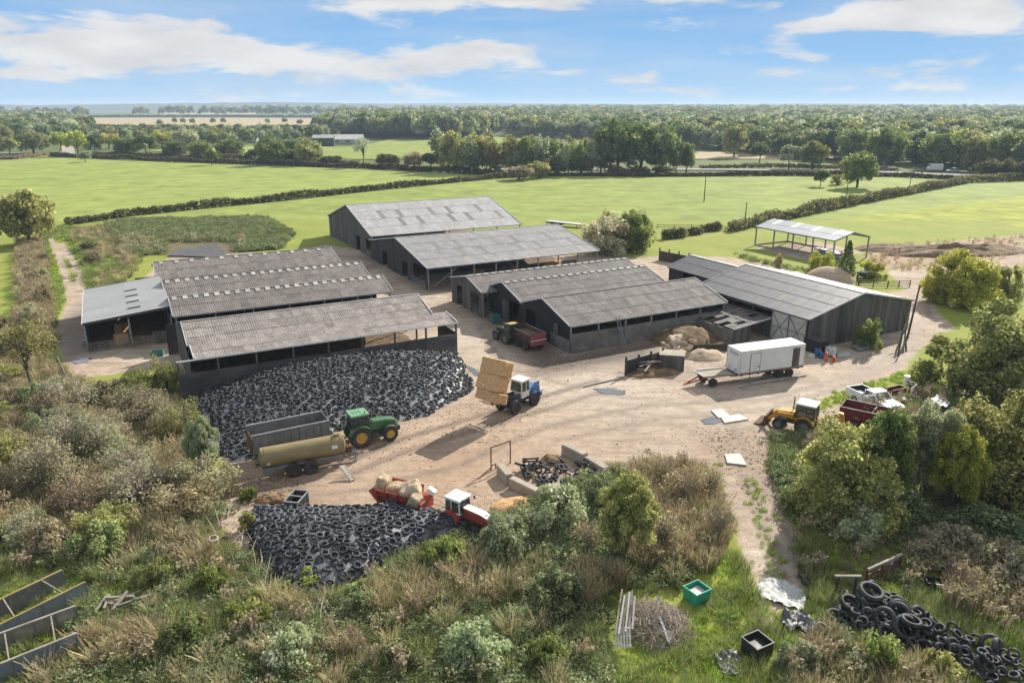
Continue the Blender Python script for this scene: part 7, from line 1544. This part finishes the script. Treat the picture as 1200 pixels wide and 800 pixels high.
# -- left bank scrub: each bush its own thing
rr = random.Random(41); LB = gp([(-40, 470), (60, 468), (110, 478), (200, 482), (232, 545), (245, 600), (215, 622), (150, 640), (60, 640), (-60, 650)]); lo, hi = LB.min(0), LB.max(0); cs = []; tries = 0
kinds = (('wisp', 'grey'), ('twiggy', 'grey'), ('wisp', 'olive'), ('wisp', 'brown'), ('twiggy', 'pinkish'), ('wisp', 'pinkish'), ('twiggy', 'pinkish'), ('wisp', 'willow'), ('wisp', 'grey'))
names = dict(grey='dull grey hawthorn bush', olive='olive leaved bush', brown='browning bush', pinkish='bare twigged pale bush', willow='grey green bush')
while len(cs) < 40 and tries < 6000:
    tries += 1; q = np.array([rr.uniform(lo[0], hi[0]), rr.uniform(lo[1], hi[1])])
    if not inside(q[None], LB)[0] or any((q - c)[0] ** 2 + (q - c)[1] ** 2 < 2.4 ** 2 for c in cs): continue
    k, m_ = kinds[len(cs) % len(kinds)]; cs.append(q); w = rr.uniform(3.4, 6.2)
    nm = ('twiggy half bare ' if k == 'twiggy' else 'leafy ') + {'grey': 'dull grey bush', 'olive': 'olive bush', 'brown': 'browning bush', 'pinkish': 'pale bush', 'willow': 'grey green bush'}[m_]
    put_tree(k, (q[0], q[1], zat(*q) - .1), w, w * rr.uniform(.6, .85), m_, nm + ' in the thicket on the left bank', 'bush', nm + ' thicket on the left bank')
for i, (px, py, w, h, m_, lb) in enumerate(((120, 548, 60, 62, 'pinkish', 'bare silvery branched tree in the middle of the left thicket'), (58, 580, 70, 66, 'grey', 'bleached bare branched shrub at the left of the thicket'))): tree_px('twiggy', px, py, w, h, m_, lb, 'bush', var=i)
rr = random.Random(43)
for i, (px, py, w, h, m_) in enumerate(((20, 420, 60, 40, 'grey'), (5, 400, 40, 36, 'brown'), (40, 390, 34, 40, 'grey'), (52, 360, 26, 30, 'brown'), (66, 470, 40, 30, 'willow'), (40, 480, 44, 34, 'bramble'), (90, 490, 40, 34, 'brown'), (15, 450, 40, 24, 'olive'), (50, 330, 22, 18, 'grey'), (52, 310, 20, 16, 'brown'), (110, 310, 26, 16, 'grey'), (104, 296, 24, 14, 'hedge'))): tree_px('bush', px, py, w, h, m_, 'rough bush on the verge of the left track', 'bush', 'rough bushes beside the left track')
for i, (px, py, w, h, m_) in enumerate(((800, 600, 60, 50, 'brown'), (830, 590, 44, 44, 'brown'), (780, 575, 46, 34, 'grey'), (840, 640, 44, 48, 'grey'), (690, 655, 44, 44, 'brown'), (775, 650, 50, 50, 'brown'))): tree_px('twiggy', px, py, w, h, m_, 'brown twiggy bush beside the dark olive bush above the track', 'bush', 'brown twiggy bushes beside the track')
FG = [(300, 742, 80, 34, 'bright', 'low bright green weed mound below the front of the smaller clamp'), (420, 722, 70, 34, 'bramble', 'bramble mound on the bank below the right end of the smaller clamp'), (345, 790, 90, 46, 'willow', 'grey green weed mound at the bottom edge left of centre'), (560, 790, 100, 50, 'willow', 'wide grey green bramble mound at the bottom edge centre'), (470, 800, 70, 36, 'bramble', 'darker bramble mound at the bottom edge beside the wide grey green one'), (655, 720, 84, 56, 'bramble', 'dark bramble mound left of the brushwood heap'), (640, 792, 70, 40, 'bright', 'fresh green nettle mound at the bottom edge below the brushwood'), (590, 660, 90, 52, 'willow', 'high grey green bramble mound below the old red tractor'), (650, 632, 96, 56, 'willow', 'high grey green bramble mound below the tyre bay'), (705, 606, 60, 40, 'bramble', 'bramble mound at the right foot of the tyre bay'), (520, 668, 66, 34, 'bright', 'bright green weed mound at the right edge of the smaller clamp'), (250, 700, 60, 34, 'bright', 'green weed mound left of the smaller clamp'), (120, 660, 80, 44, 'green', 'soft grassy mound below the left thicket'), (190, 690, 60, 34, 'olive', 'soft green mound right of the broken hurdle'), (60, 655, 70, 46, 'grey', 'brownish mound above the derelict trailers'), (220, 770, 80, 40, 'green', 'olive grassy mound at the bottom left'), (1000, 640, 90, 44, 'willow', 'pale grey green bramble mound under the broad bush'), (1100, 665, 100, 44, 'pinkish', 'pale dried bramble mound right of the old red gate'), (1180, 690, 90, 48, 'pinkish', 'pale dried bramble mound at the right edge'), (1150, 640, 110, 40, 'bramble', 'dark bramble mound in the shade at the right'), (1060, 618, 80, 36, 'bramble', 'dark bramble mound in the shade under the willow'), (930, 796, 70, 40, 'willow', 'pale weed mound at the bottom edge right of the black crate'), (1100, 800, 60, 36, 'olive', 'olive weed mound at the bottom right before the tyre heap')]
for i, (px, py, w, h, m_, lb) in enumerate(FG): tree_px('mound', px, py, w, h, m_, lb, 'bramble', None, i, 'bramble_mound', -.1)
# -- hedges
def hedge(label, pts, w, h, leaf, per0, mat='hedge', seed=1):
    per = int(per0 * 1.5); P_ = [W(x, y) for x, y in pts]; rng = np.random.default_rng(seed); C = []; Rr = []
    for a, b_ in zip(P_, P_[1:]):
        L_ = (b_ - a).xy.length; n = max(2, int(L_ / (w * .24)))
        for i in range(n):
            p = a.lerp(b_, (i + rng.random()) / n); s = .55 + .45 * rng.random(); gap = mnoise.noise(Vector((p.x * .06, p.y * .06, seed))); hh = h * (.82 + .6 * gap + .2 * rng.random())
            for z in (.25, .55, .8): C.append([p.x + rng.normal() * w * .12, p.y + rng.normal() * w * .12, hh * z]); Rr.append(w * .46 * s * (1.1 if z < .6 else .8))
    C = np.array(C); o0 = P_[0]; C[:, :2] -= np.array(o0)[:2]
    V, F, T = leaves(C, np.array(Rr), per, leaf, rng, squash=.8 * h / w if h < w else 1); t = thing('hedge', label, 'hedge', o0); me = mesh_np('foliage', V, F, {'tint': T}); me.materials.append(LM[mat]); obj('foliage', me, None, t)
    st = MB(); 
    for c in C[::14]: st.tube([(c[0], c[1], -.1), (c[0], c[1], h * .7)], [.08, .04], 4, False)
    obj('stems', st, MAT['bark'], t); return t
hedge('long clipped hedge between the left pasture and the far road', [(60, 183.5), (200, 189.5), (330, 194), (460, 198.5), (596, 205)], 3.4, 2.6, .5, 18, seed=1)
hedge('brown hedge at the far left beside the lane', [(-60, 190), (20, 186.5), (56, 182)], 3.2, 2.4, .5, 18, 'brown', 2)
hedge('dark hedge dividing the two pastures behind the left barns', [(82, 264), (150, 253), (260, 242), (340, 234), (440, 223), (540, 213), (602, 207)], 3.0, 2.3, .34, 26, seed=3)
hedge('roadside hedge along the back of the middle pasture', [(640, 206), (760, 207), (900, 206), (1045, 207), (1134, 211)], 3.0, 2.0, .45, 20, seed=4)
hedge('second hedge on the far side of the road behind the middle pasture', [(820, 197), (900, 196.5), (1000, 198)], 3.0, 2.2, .5, 16, 'olive', 5)
hedge('dark brown hedge between the middle and right pastures', [(854, 272), (900, 261), (960, 248), (1050, 230), (1132, 214), (1215, 211)], 4.0, 3.2, .36, 26, 'hedge', 6)
for i, pts in enumerate(([(776, 281), (790, 279), (804, 278)], [(808, 276), (820, 274)], [(824, 272), (842, 270)])): hedge(['left remnant of gappy hedge behind the centre barns', 'middle remnant of gappy hedge behind the centre barns', 'right remnant of gappy hedge near the pole'][i], pts, 2.6, 2.2, .3, 40, 'hedge', 10 + i)
hedge('thin hedge of bushes behind the far road on the left', [(110, 183), (200, 186), (330, 191), (420, 194)], 4, 3.2, .6, 14, 'hedge', 15)
hedge('hedge line along the far stubble on the left', [(110, 149), (260, 151), (420, 149)], 6, 4, 1.2, 10, 'hedge', 16); hedge('upper hedge line beyond the far stubble', [(90, 137.5), (260, 137.2), (430, 138)], 8, 6, 1.8, 10, 'hedge', 17)
hedge('low hedge crossing the far green field', [(560, 186), (620, 178), (650, 168)], 5, 4, .8, 14, 'hedge', 18)
# -- woods: nearest trees singly, the rest as one mass
rr = random.Random(9); wood = []
def fill(pxpoly, step, smin, smax, ymax=99999):
    q = gp(pxpoly); lo, hi = q.min(0), q.max(0); y = lo[1]
    while y < min(hi[1], ymax):
        st = step * max(1, (y / 900)); x = lo[0]; row = []
        while x < hi[0]: row.append((x + rr.uniform(-.4, .4) * st, y + rr.uniform(-.4, .4) * st)); x += st
        P_ = np.array(row); m_ = inside(P_, q)
        for p in P_[m_]: wood.append((p[0], p[1], rr.uniform(smin, smax) * max(1, (y / 1000)) ** .5))
        y += st
fill([(600, 160), (700, 163), (800, 172), (880, 181), (960, 187), (1050, 193), (1200, 200), (1290, 205), (1290, 131.5), (600, 132.3)], 12, 1.2, 2.0)
fill([(372, 158), (420, 161.5), (500, 164), (560, 161), (598, 152), (615, 143), (400, 144)], 12, 1.7, 2.3)
fill([(-40, 172), (60, 168), (95, 165), (110, 158), (105, 150), (60, 142), (-40, 144)], 13, 1.2, 1.9)
fill([(110, 166), (200, 168), (300, 170), (370, 168), (400, 162), (370, 157), (300, 158), (200, 157), (112, 158)], 15, .8, 1.3)
fill([(-60, 140), (100, 139), (105, 136), (-60, 137)], 26, 1.2, 1.9); fill([(150, 136.5), (440, 137), (600, 140), (600, 133.5), (440, 132.6), (150, 134.4)], 26, 1.3, 2.0)
for px in (250, 262, 314, 334, 352, 375, 205, 215, 226, 188): 
    p = W(px, 148 + rr.uniform(-3, 1)); wood.append((p.x, p.y, 1.1))
wood.sort(key=lambda w: w[1]); single, mass = wood[:210], wood[210:]
for i, (x, y, s) in enumerate(single):
    m_ = ('wood', 'wood', 'olive', 'wood', 'oak', 'willow')[rr.randrange(6)]; rg_ = 'along the near edge of the large right wood' if x > 40 else 'in the far left woodland belt' if x < -150 else 'at the front of the middle wood beyond the far field'; nm = dict(wood='mid green', olive='olive', oak='dark green', willow='grey green')[m_]
    put_tree('wood', (x, y, -.3), 9.5 * s, 9 * s, m_, nm + ' tree ' + rg_, 'tree', nm + ' trees ' + rg_)
def stuff_instances(name, label, P, rot, scale, meshes, pick, tilt=None, cat=None):
    """one object: a mesh of points that a geometry-nodes tree dresses with instances"""
    me = bpy.data.meshes.new(name); me.vertices.add(len(P)); me.vertices.foreach_set('co', np.asarray(P, np.float32).ravel()); me.update()
    for nm, arr, ty in (('spin', rot, 'FLOAT'), ('size', scale, 'FLOAT'), ('pick', pick, 'INT')):
        a = me.attributes.new(nm, ty, 'POINT'); a.data.foreach_set('value', np.asarray(arr, np.int32 if ty == 'INT' else np.float32))
    if tilt is not None: a = me.attributes.new('tall', 'FLOAT', 'POINT'); a.data.foreach_set('value', np.asarray(tilt, np.float32))
    o = bpy.data.objects.new(name, me); COL.objects.link(o); tag(o, label, cat, None, 'stuff')
    ng = bpy.data.node_groups.new(name + '_scatter', 'GeometryNodeTree'); ng.interface.new_socket('Geometry', in_out='INPUT', socket_type='NodeSocketGeometry'); ng.interface.new_socket('Geometry', in_out='OUTPUT', socket_type='NodeSocketGeometry')
    N = ng.nodes.new; L = ng.links.new; gi, go = N('NodeGroupInput'), N('NodeGroupOutput'); mp = N('GeometryNodeMeshToPoints'); L(gi.outputs[0], mp.inputs[0]); ip = N('GeometryNodeInstanceOnPoints'); L(mp.outputs[0], ip.inputs['Points'])
    gin = N('GeometryNodeGeometryToInstance')
    for m_ in reversed(meshes):
        so = bpy.data.objects.new(m_.name, m_); oi = N('GeometryNodeObjectInfo'); oi.inputs['Object'].default_value = so; oi.inputs['As Instance'].default_value = False; L(oi.outputs['Geometry'], gin.inputs[0])
    L(gin.outputs[0], ip.inputs['Instance']); ip.inputs['Pick Instance'].default_value = True
    def attr(nm, ty):
        a = N('GeometryNodeInputNamedAttribute'); a.data_type = ty; a.inputs['Name'].default_value = nm; return a.outputs['Attribute']
    L(attr('pick', 'INT'), ip.inputs['Instance Index']); cx = N('ShaderNodeCombineXYZ'); L(attr('spin', 'FLOAT'), cx.inputs[2]); er = N('FunctionNodeEulerToRotation'); L(cx.outputs[0], er.inputs[0]); L(er.outputs[0], ip.inputs['Rotation'])
    sx = N('ShaderNodeCombineXYZ'); s_ = attr('size', 'FLOAT'); L(s_, sx.inputs[0]); L(s_, sx.inputs[1])
    if tilt is not None: L(attr('tall', 'FLOAT'), sx.inputs[2])
    else: L(s_, sx.inputs[2])
    L(sx.outputs[0], ip.inputs['Scale']); L(ip.outputs[0], go.inputs[0]); md = o.modifiers.new('scatter', 'NODES'); md.node_group = ng; return o
tree_meshes = []
for i, m_ in enumerate(('wood', 'wood', 'olive', 'oak', 'willow')):
    cm = KIND['wood'][i][1].copy(); cm.materials.clear(); cm.materials.append(LM[m_]); tree_meshes.append(cm)
A_ = np.array(mass); rg = np.random.default_rng(2)
stuff_instances('far_wood', 'continuous far woodland stretching to the horizon behind the pastures', np.column_stack([A_[:, 0], A_[:, 1], np.full(len(A_), -.4)]), rg.random(len(A_)) * 6.28, A_[:, 2] * 1.05, tree_meshes, rg.integers(0, 5, len(A_)))
# -- rough grass, weeds and brambles
def tuft(seed, n, r, h, w, lean=.5, head=0.0, mat='dry'):
    rng = np.random.default_rng(seed); a = rng.random(n) * 6.28; q = r * np.sqrt(rng.random(n)); x, y = np.cos(a) * q, np.sin(a) * q; hh = h * (.55 + .6 * rng.random(n)); la = a + rng.normal(size=n) * .7; le = lean * hh * (.25 + .9 * rng.random(n)) * .6
    dx, dy = np.cos(la), np.sin(la); px_, py_ = -dy, dx; ww = w * (.7 + .6 * rng.random(n))
    B0 = np.stack([x - px_ * ww / 2, y - py_ * ww / 2, np.zeros(n) - .05], 1); B1 = np.stack([x + px_ * ww / 2, y + py_ * ww / 2, np.zeros(n) - .05], 1)
    Mx, My = x + dx * le * .35, y + dy * le * .35; M0 = np.stack([Mx - px_ * ww * .45, My - py_ * ww * .45, hh * .6], 1); M1 = np.stack([Mx + px_ * ww * .45, My + py_ * ww * .45, hh * .6], 1)
    Tp = np.stack([x + dx * le, y + dy * le, hh], 1); T0, T1 = Tp - np.stack([px_, py_, 0 * px_], 1) * (ww * (.15 + head))[:, None], Tp + np.stack([px_, py_, 0 * px_], 1) * (ww * (.15 + head))[:, None]
    V = np.stack([B0, B1, M1, M0, T1, T0], 1).reshape(-1, 3); k = np.arange(n) * 6
    F = np.concatenate([np.stack([k, k + 1, k + 2, k + 3], 1), np.stack([k + 3, k + 2, k + 4, k + 5], 1)]); T = np.repeat(np.clip(.5 + .28 * rng.normal(size=n), 0, 1), 6)
    me = mesh_np('tuft', V, F, {'tint': T}); me.materials.append(LM[mat]); return me
def weed(seed, r, h, n, leaf, mat):
    rng = np.random.default_rng(seed); C = np.column_stack([rng.normal(size=(9, 2)) * r * .5, h * (.25 + .6 * rng.random(9))]); V, F, T = leaves(C, np.full(9, r * .5), n // 9, leaf, rng, up=.7, squash=h / r * .7)
    V[:, 2] = np.abs(V[:, 2]); me = mesh_np('weed', V, F, {'tint': T}); me.materials.append(LM[mat]); return me
def stalks(seed, n, r, h, mat):
    rng = np.random.default_rng(seed); a = tuft(seed, n, r, h, .03, .3, 0, mat); C = np.column_stack([rng.normal(size=(n // 2, 2)) * r * .6, h * (.7 + .4 * rng.random(n // 2))]); V, F, T = leaves(C, np.full(len(C), .12), 8, .09, rng)
    V0 = np.empty(len(a.vertices) * 3, np.float32); a.vertices.foreach_get('co', V0); V0 = V0.reshape(-1, 3); F0 = np.empty(len(a.loops), np.int32); a.loops.foreach_get('vertex_index', F0)
    me = mesh_np('stalks', np.concatenate([V0, V]), np.concatenate([F0.reshape(-1, 4), F + len(V0)]), {'tint': np.concatenate([np.full(len(V0), .45), T])}); me.materials.append(LM[mat]); return me
TUFTS = [tuft(1, 110, .40, 1.05, .020, 1.0, .6, 'dry'), tuft(2, 110, .46, .85, .021, 1.3, .5, 'dry'),
         tuft(3, 110, .42, .75, .022, 1.1, 0, 'green'), tuft(4, 120, .48, .60, .024, 1.3, 0, 'green'),
         weed(5, .6, .55, 240, .10, 'bramble'), weed(6, .7, .65, 280, .10, 'bramble'), weed(7, .5, .42, 210, .085, 'bright'),
         stalks(8, 26, .35, 1.2, 'dock'), tuft(9, 60, .30, .22, .030, 1.1, 0, 'lush'), tuft(10, 60, .34, .32, .032, 1.1, 0, 'lush'), weed(11, .62, .6, 250, .09, 'willow'), stalks(12, 24, .4, 1.0, 'grey')]
def scatter_zone(poly, spacing, seed):
    q = gp(poly); lo, hi = q.min(0), q.max(0); rg = np.random.default_rng(seed); nx_, ny_ = int((hi[0] - lo[0]) / spacing) + 1, int((hi[1] - lo[1]) / spacing) + 1
    X, Y = np.meshgrid(np.arange(nx_), np.arange(ny_)); P_ = np.stack([X.ravel(), Y.ravel()], 1) * spacing + lo + rg.uniform(-.5, .5, (nx_ * ny_, 2)) * spacing
    P_ = P_[inside(P_, q)]; pxs = np.array([PX((x, y, 0)) for x, y in P_]) if len(P_) else np.zeros((0, 2))
    k = (pxs[:, 0] > -170) & (pxs[:, 0] < 1370) & (pxs[:, 1] < 880) & (P_[:, 1] > 19.5); return P_[k], pxs[k]
def nz(x, y, s, k): return mnoise.noise(Vector((x * s, y * s, k)))
KEEPS = [gp(p) for p in ([(700, 690), (760, 680), (806, 715), (800, 755), (745, 772), (712, 770)], [(880, 676), (950, 690), (962, 752), (905, 745)], [(865, 738), (908, 738), (908, 778), (865, 778)], [(798, 680), (836, 676), (838, 712), (798, 712)], HEAP, [(-40, 690), (75, 664), (105, 685), (92, 745), (95, 770), (-40, 850)], [(108, 686), (172, 686), (172, 732), (108, 732)], [(966, 655), (1010, 655), (1010, 702), (966, 702)], [(1004, 640), (1062, 640), (1062, 694), (1004, 694)], [(1080, 674), (1112, 674), (1112, 702), (1080, 702)], [(232, 615), (268, 615), (268, 645), (232, 645)])]
KEEP = [gp(p) for p in ([(285, 598), (400, 600), (450, 592), (565, 612), (560, 630), (470, 655), (430, 690), (345, 704), (300, 670)], [(885, 684), (905, 677), (945, 694), (943, 718), (915, 714)], [(585, 540), (660, 515), (715, 550), (640, 580)])]
PTS, SPN, SIZ, TAL, PCK = [], [], [], [], []
rr = random.Random(5)
def emit(P_, pxs, chooser, grow=1.0):
    for (x, y), (u, v) in zip(P_, pxs):
        if any(inside(np.array([[x, y]]), k)[0] for k in KEEP): continue
        c = chooser(x, y, u, v)
        if c is None: continue
        g_ = 1.0
        if any(inside(np.array([[x, y]]), k)[0] for k in KEEPS): c = rr.choice((8, 9, 9, 3)); g_ = .7
        PTS.append((x, y, zat(x, y))); SPN.append(rr.uniform(0, 6.28)); s = rr.uniform(.75, 1.3) * grow * g_; SIZ.append(s); TAL.append(s * rr.uniform(.8, 1.25)); PCK.append(c)
DRYP = [(205, 605, 24, 28), (232, 645, 28, 34), (150, 765, 60, 24), (470, 705, 50, 22), (560, 690, 50, 24), (800, 590, 60, 50), (330, 712, 34, 16), (700, 690, 34, 22), (400, 775, 34, 16)]
def ch_left(x, y, u, v):
    dryk = max(math.exp(-(((u - a_) / c_) ** 2 + ((v - b_) / d_) ** 2)) for a_, b_, c_, d_ in DRYP)
    a, b_ = nz(x, y, .11, 1), nz(x, y, .28, 2); bare = nz(x, y, .16, 7)
    if soft(np.array([[x, y]]), SOIL, .6)[0] > .5 and rr.random() < .8: return None
    if u < 240 and v < 640: w = (.22, .30, .36, .12)
    elif 560 < u < 712 and v < 655: return 5 if rr.random() < .5 else (10 if rr.random() < .8 else 4)
    elif u > 740 and v < 665: w = (.50, .14, .16, .20)
    elif u > 690 and v > 700: w = (.08, .34, .56, .02)
    elif dryk > .4: w = (.44, .30, .20, .06)
    elif a < -.02: w = (.03, .22, .72, .03)
    else: w = (.04, .44, .49, .03)
    q = rr.random() + b_ * .15
    if q < w[0]: return rr.choice((0, 0, 1))
    if q < w[0] + w[1]: return rr.choice((2, 3))
    if q < w[0] + w[1] + w[2]: return rr.choice((4, 5, 6, 10))
    return rr.choice((7, 11))
def ch_right(x, y, u, v):
    a = nz(x, y, .12, 3)
    if u > 1040 and 560 < v < 655: return rr.choice((5, 4, 5))
    if u > 1000 and 600 < v < 720 and (u - 1000) * .45 + 590 < v + 40: return rr.choice((7, 11, 10, 1)) if a > -.15 else rr.choice((10, 4, 2))
    if v < 600 and u < 940: return rr.choice((4, 5, 3)) if rr.random() < .75 else 9
    if a > .1: return rr.choice((3, 9, 2, 8))
    return rr.choice((9, 8, 9, 3, 6)) if rr.random() < .85 else 7
def ch_bot(x, y, u, v): return rr.choice((2, 3, 4, 7, 0, 10, 9, 6))
def ch_lush(x, y, u, v):
    if (gnear := soft(np.array([[x, y]]), TRACK, .5)[0]) > .4: return None
    return rr.choice((8, 9, 9, 3, 8)) if rr.random() < .8 else None
emit(*scatter_zone(SCRUB, .46, 1), ch_left); emit(*scatter_zone(SCRUBR, .50, 2), ch_right); emit(*scatter_zone(BOTR, .42, 3), ch_bot); emit(*scatter_zone(LUSH, .40, 4), ch_lush, .9)
emit(*scatter_zone([(938, 688), (1075, 688), (1215, 770), (1215, 850), (1110, 802), (1010, 762), (955, 748)], .40, 14), lambda x, y, u, v: rr.choice((8, 9, 9, 3, 2)), .8)
emit(*scatter_zone(BANK, .9, 5), lambda x, y, u, v: (None if (195 < u < 275 and v > 284) else rr.choice((5, 4, 6, 3)) if (v < 281 or u > 285) else rr.choice((11, 4, 3, None, None))), 1.35)
emit(*scatter_zone([(20, 285), (52, 280), (66, 400), (45, 432), (-40, 425), (22, 370)], .8, 6), lambda x, y, u, v: rr.choice((1, 0, 11, 7, 3, 4)), 1.1)
emit(*scatter_zone([(40, 275), (82, 262), (112, 330), (105, 350), (76, 396), (58, 396), (62, 335)], .9, 17), lambda x, y, u, v: rr.choice((9, 8, 3, None)) if max(line_mask(np.array([[x, y]]), [(72, 285), (92, 320), (96, 352), (80, 395)], .9)[0], line_mask(np.array([[x, y]]), [(60, 280), (76, 320), (84, 352), (70, 392)], .9)[0]) < .3 else None, 1.2)
emit(*scatter_zone([(82, 268), (122, 266), (170, 300), (150, 330), (112, 345), (104, 320)], 1.0, 7), lambda x, y, u, v: rr.choice((9, 8, 3, 3, 1, None, None)), 1.2)
emit(*scatter_zone(TRACK, .55, 8), lambda x, y, u, v: rr.choice((8, 9, 8)) if (soft(np.array([[x, y]]), [(872, 560), (886, 558), (922, 690), (906, 690)], .6)[0] > .4 and rr.random() < .8) else (8 if rr.random() < .10 else None), .7)
emit(*scatter_zone([(860, 296), (900, 308), (960, 318), (1000, 330), (940, 318), (870, 305)], 1.0, 10), lambda x, y, u, v: rr.choice((8, 9, 3, 4, None)), 1.2)
emit(*scatter_zone(RUBBLE, 1.6, 11), lambda x, y, u, v: rr.choice((11, 9, 1, None, None, None)), .8)
emit(*scatter_zone([(925, 478), (1000, 452), (1072, 432), (1078, 446), (1010, 470), (940, 486)], .6, 12), lambda x, y, u, v: rr.choice((8, 9, 9, None)), .8)
stuff_instances('grass', 'rank grass, brambles, nettles and dead stalks covering the rough banks', PTS, SPN, SIZ, TUFTS, PCK, TAL)
def straw_bit(mb, rr, x, y, z): a = rr.uniform(0, 6.28); l = rr.uniform(.12, .4); mb.beam((x, y, z + .02), (x + math.cos(a) * l, y + math.sin(a) * l, z + .03), .03, .012)
bits_later = True
# fallen twigs and dead wood on the foreground bank, stones on the yard
def bits(name, label, polys, n, mk, mat, seed):
    rr = random.Random(seed); mb = MB(); k = 0
    q = [gp(p) for p in polys]
    while k < n:
        p = rr.choice(q); lo, hi = p.min(0), p.max(0); s = np.array([rr.uniform(lo[0], hi[0]), rr.uniform(lo[1], hi[1])])
        if inside(s[None], p)[0]: mk(mb, rr, s[0], s[1], zat(s[0], s[1])); k += 1
    tag(obj(name, mb, mat), label, None, None, 'stuff')
def stone(mb, rr, x, y, z): s = rr.uniform(.02, .07) * (1.8 if rr.random() < .05 else 1); mb.box((x, y, z + s * .3), (s * 2, s * rr.uniform(1.2, 2), s), rz=rr.uniform(0, 3), rx=rr.uniform(-.3, .3), ry=rr.uniform(-.3, .3))
bits('gravel', 'loose stones and clods scattered over the dirt yard', [YARD, YARD, YARD, YARD, RIGHTWAY, SOIL], 2600, stone, MAT['sand'], 3)
def stick(mb, rr, x, y, z): a = rr.uniform(0, 6.28); l = rr.uniform(.6, 1.9); d = Vector((math.cos(a) * l, math.sin(a) * l, rr.uniform(.1, .8))); mb.tube([(x, y, z + .25), Vector((x, y, z + .35)) + d * .6, Vector((x, y, z + .4)) + d], [.03, .022, .01], 3, False)
bits('debris', 'bleached dead stems lying through the foreground bank', [SCRUB, [(300, 690), (420, 700), (330, 790), (280, 740)], [(230, 590), (300, 640), (330, 700), (280, 700)]], 420, stick, MAT['deadwood'], 4)

bits('straw_litter', 'wisps of spilled straw on the yard around the loader, feeder trailer and muck heap', [[(540, 470), (610, 490), (640, 510), (560, 530), (520, 500)], [(440, 560), (520, 570), (600, 580), (560, 600), (450, 598)], [(560, 590), (630, 575), (640, 590), (575, 612)], [(740, 420), (860, 405), (850, 430), (750, 445)], [(600, 395), (680, 400), (700, 440), (620, 440)], YARD], 2600, straw_bit, MAT['palestraw'], 6)
def clod(mb, rr, x, y, z):
    s = rr.uniform(.03, .075); mb.box((x, y, z + s * .2), (s * 2, s * 1.6, s * .8), rz=rr.uniform(0, 3), rx=rr.uniform(-.4, .4), ry=rr.uniform(-.3, .3))
bits('mud_debris', 'dark clods of mud and muck dropped along the wheel tracks', [[(395, 520), (560, 470), (640, 455), (650, 480), (470, 540), (400, 560)], [(810, 500), (905, 505), (925, 570), (890, 600), (845, 548)], [(560, 372), (640, 400), (700, 425), (640, 440), (590, 410)], [(270, 560), (360, 560), (350, 600), (290, 600)]], 1300, clod, MAT['strawdirty'], 7)

# ------------------------------------------------------------------ haze: one closed box of pale air round the whole place
hm = bpy.data.materials.new('haze'); hm.use_nodes = True; hn = hm.node_tree; hn.nodes.clear(); ho = hn.nodes.new('ShaderNodeOutputMaterial'); hv = hn.nodes.new('ShaderNodeVolumePrincipled')
hv.inputs['Color'].default_value = (.66, .82, 1, 1); hv.inputs['Density'].default_value = 0.00014; hv.inputs['Anisotropy'].default_value = .1; hn.links.new(hv.outputs[0], ho.inputs['Volume'])
hz = obj('haze', MB().box((0, 4400, 30), (15000, 9400, 78)), hm); hz['kind'] = 'stuff'; hz['label'] = 'pale haze over the whole landscape'
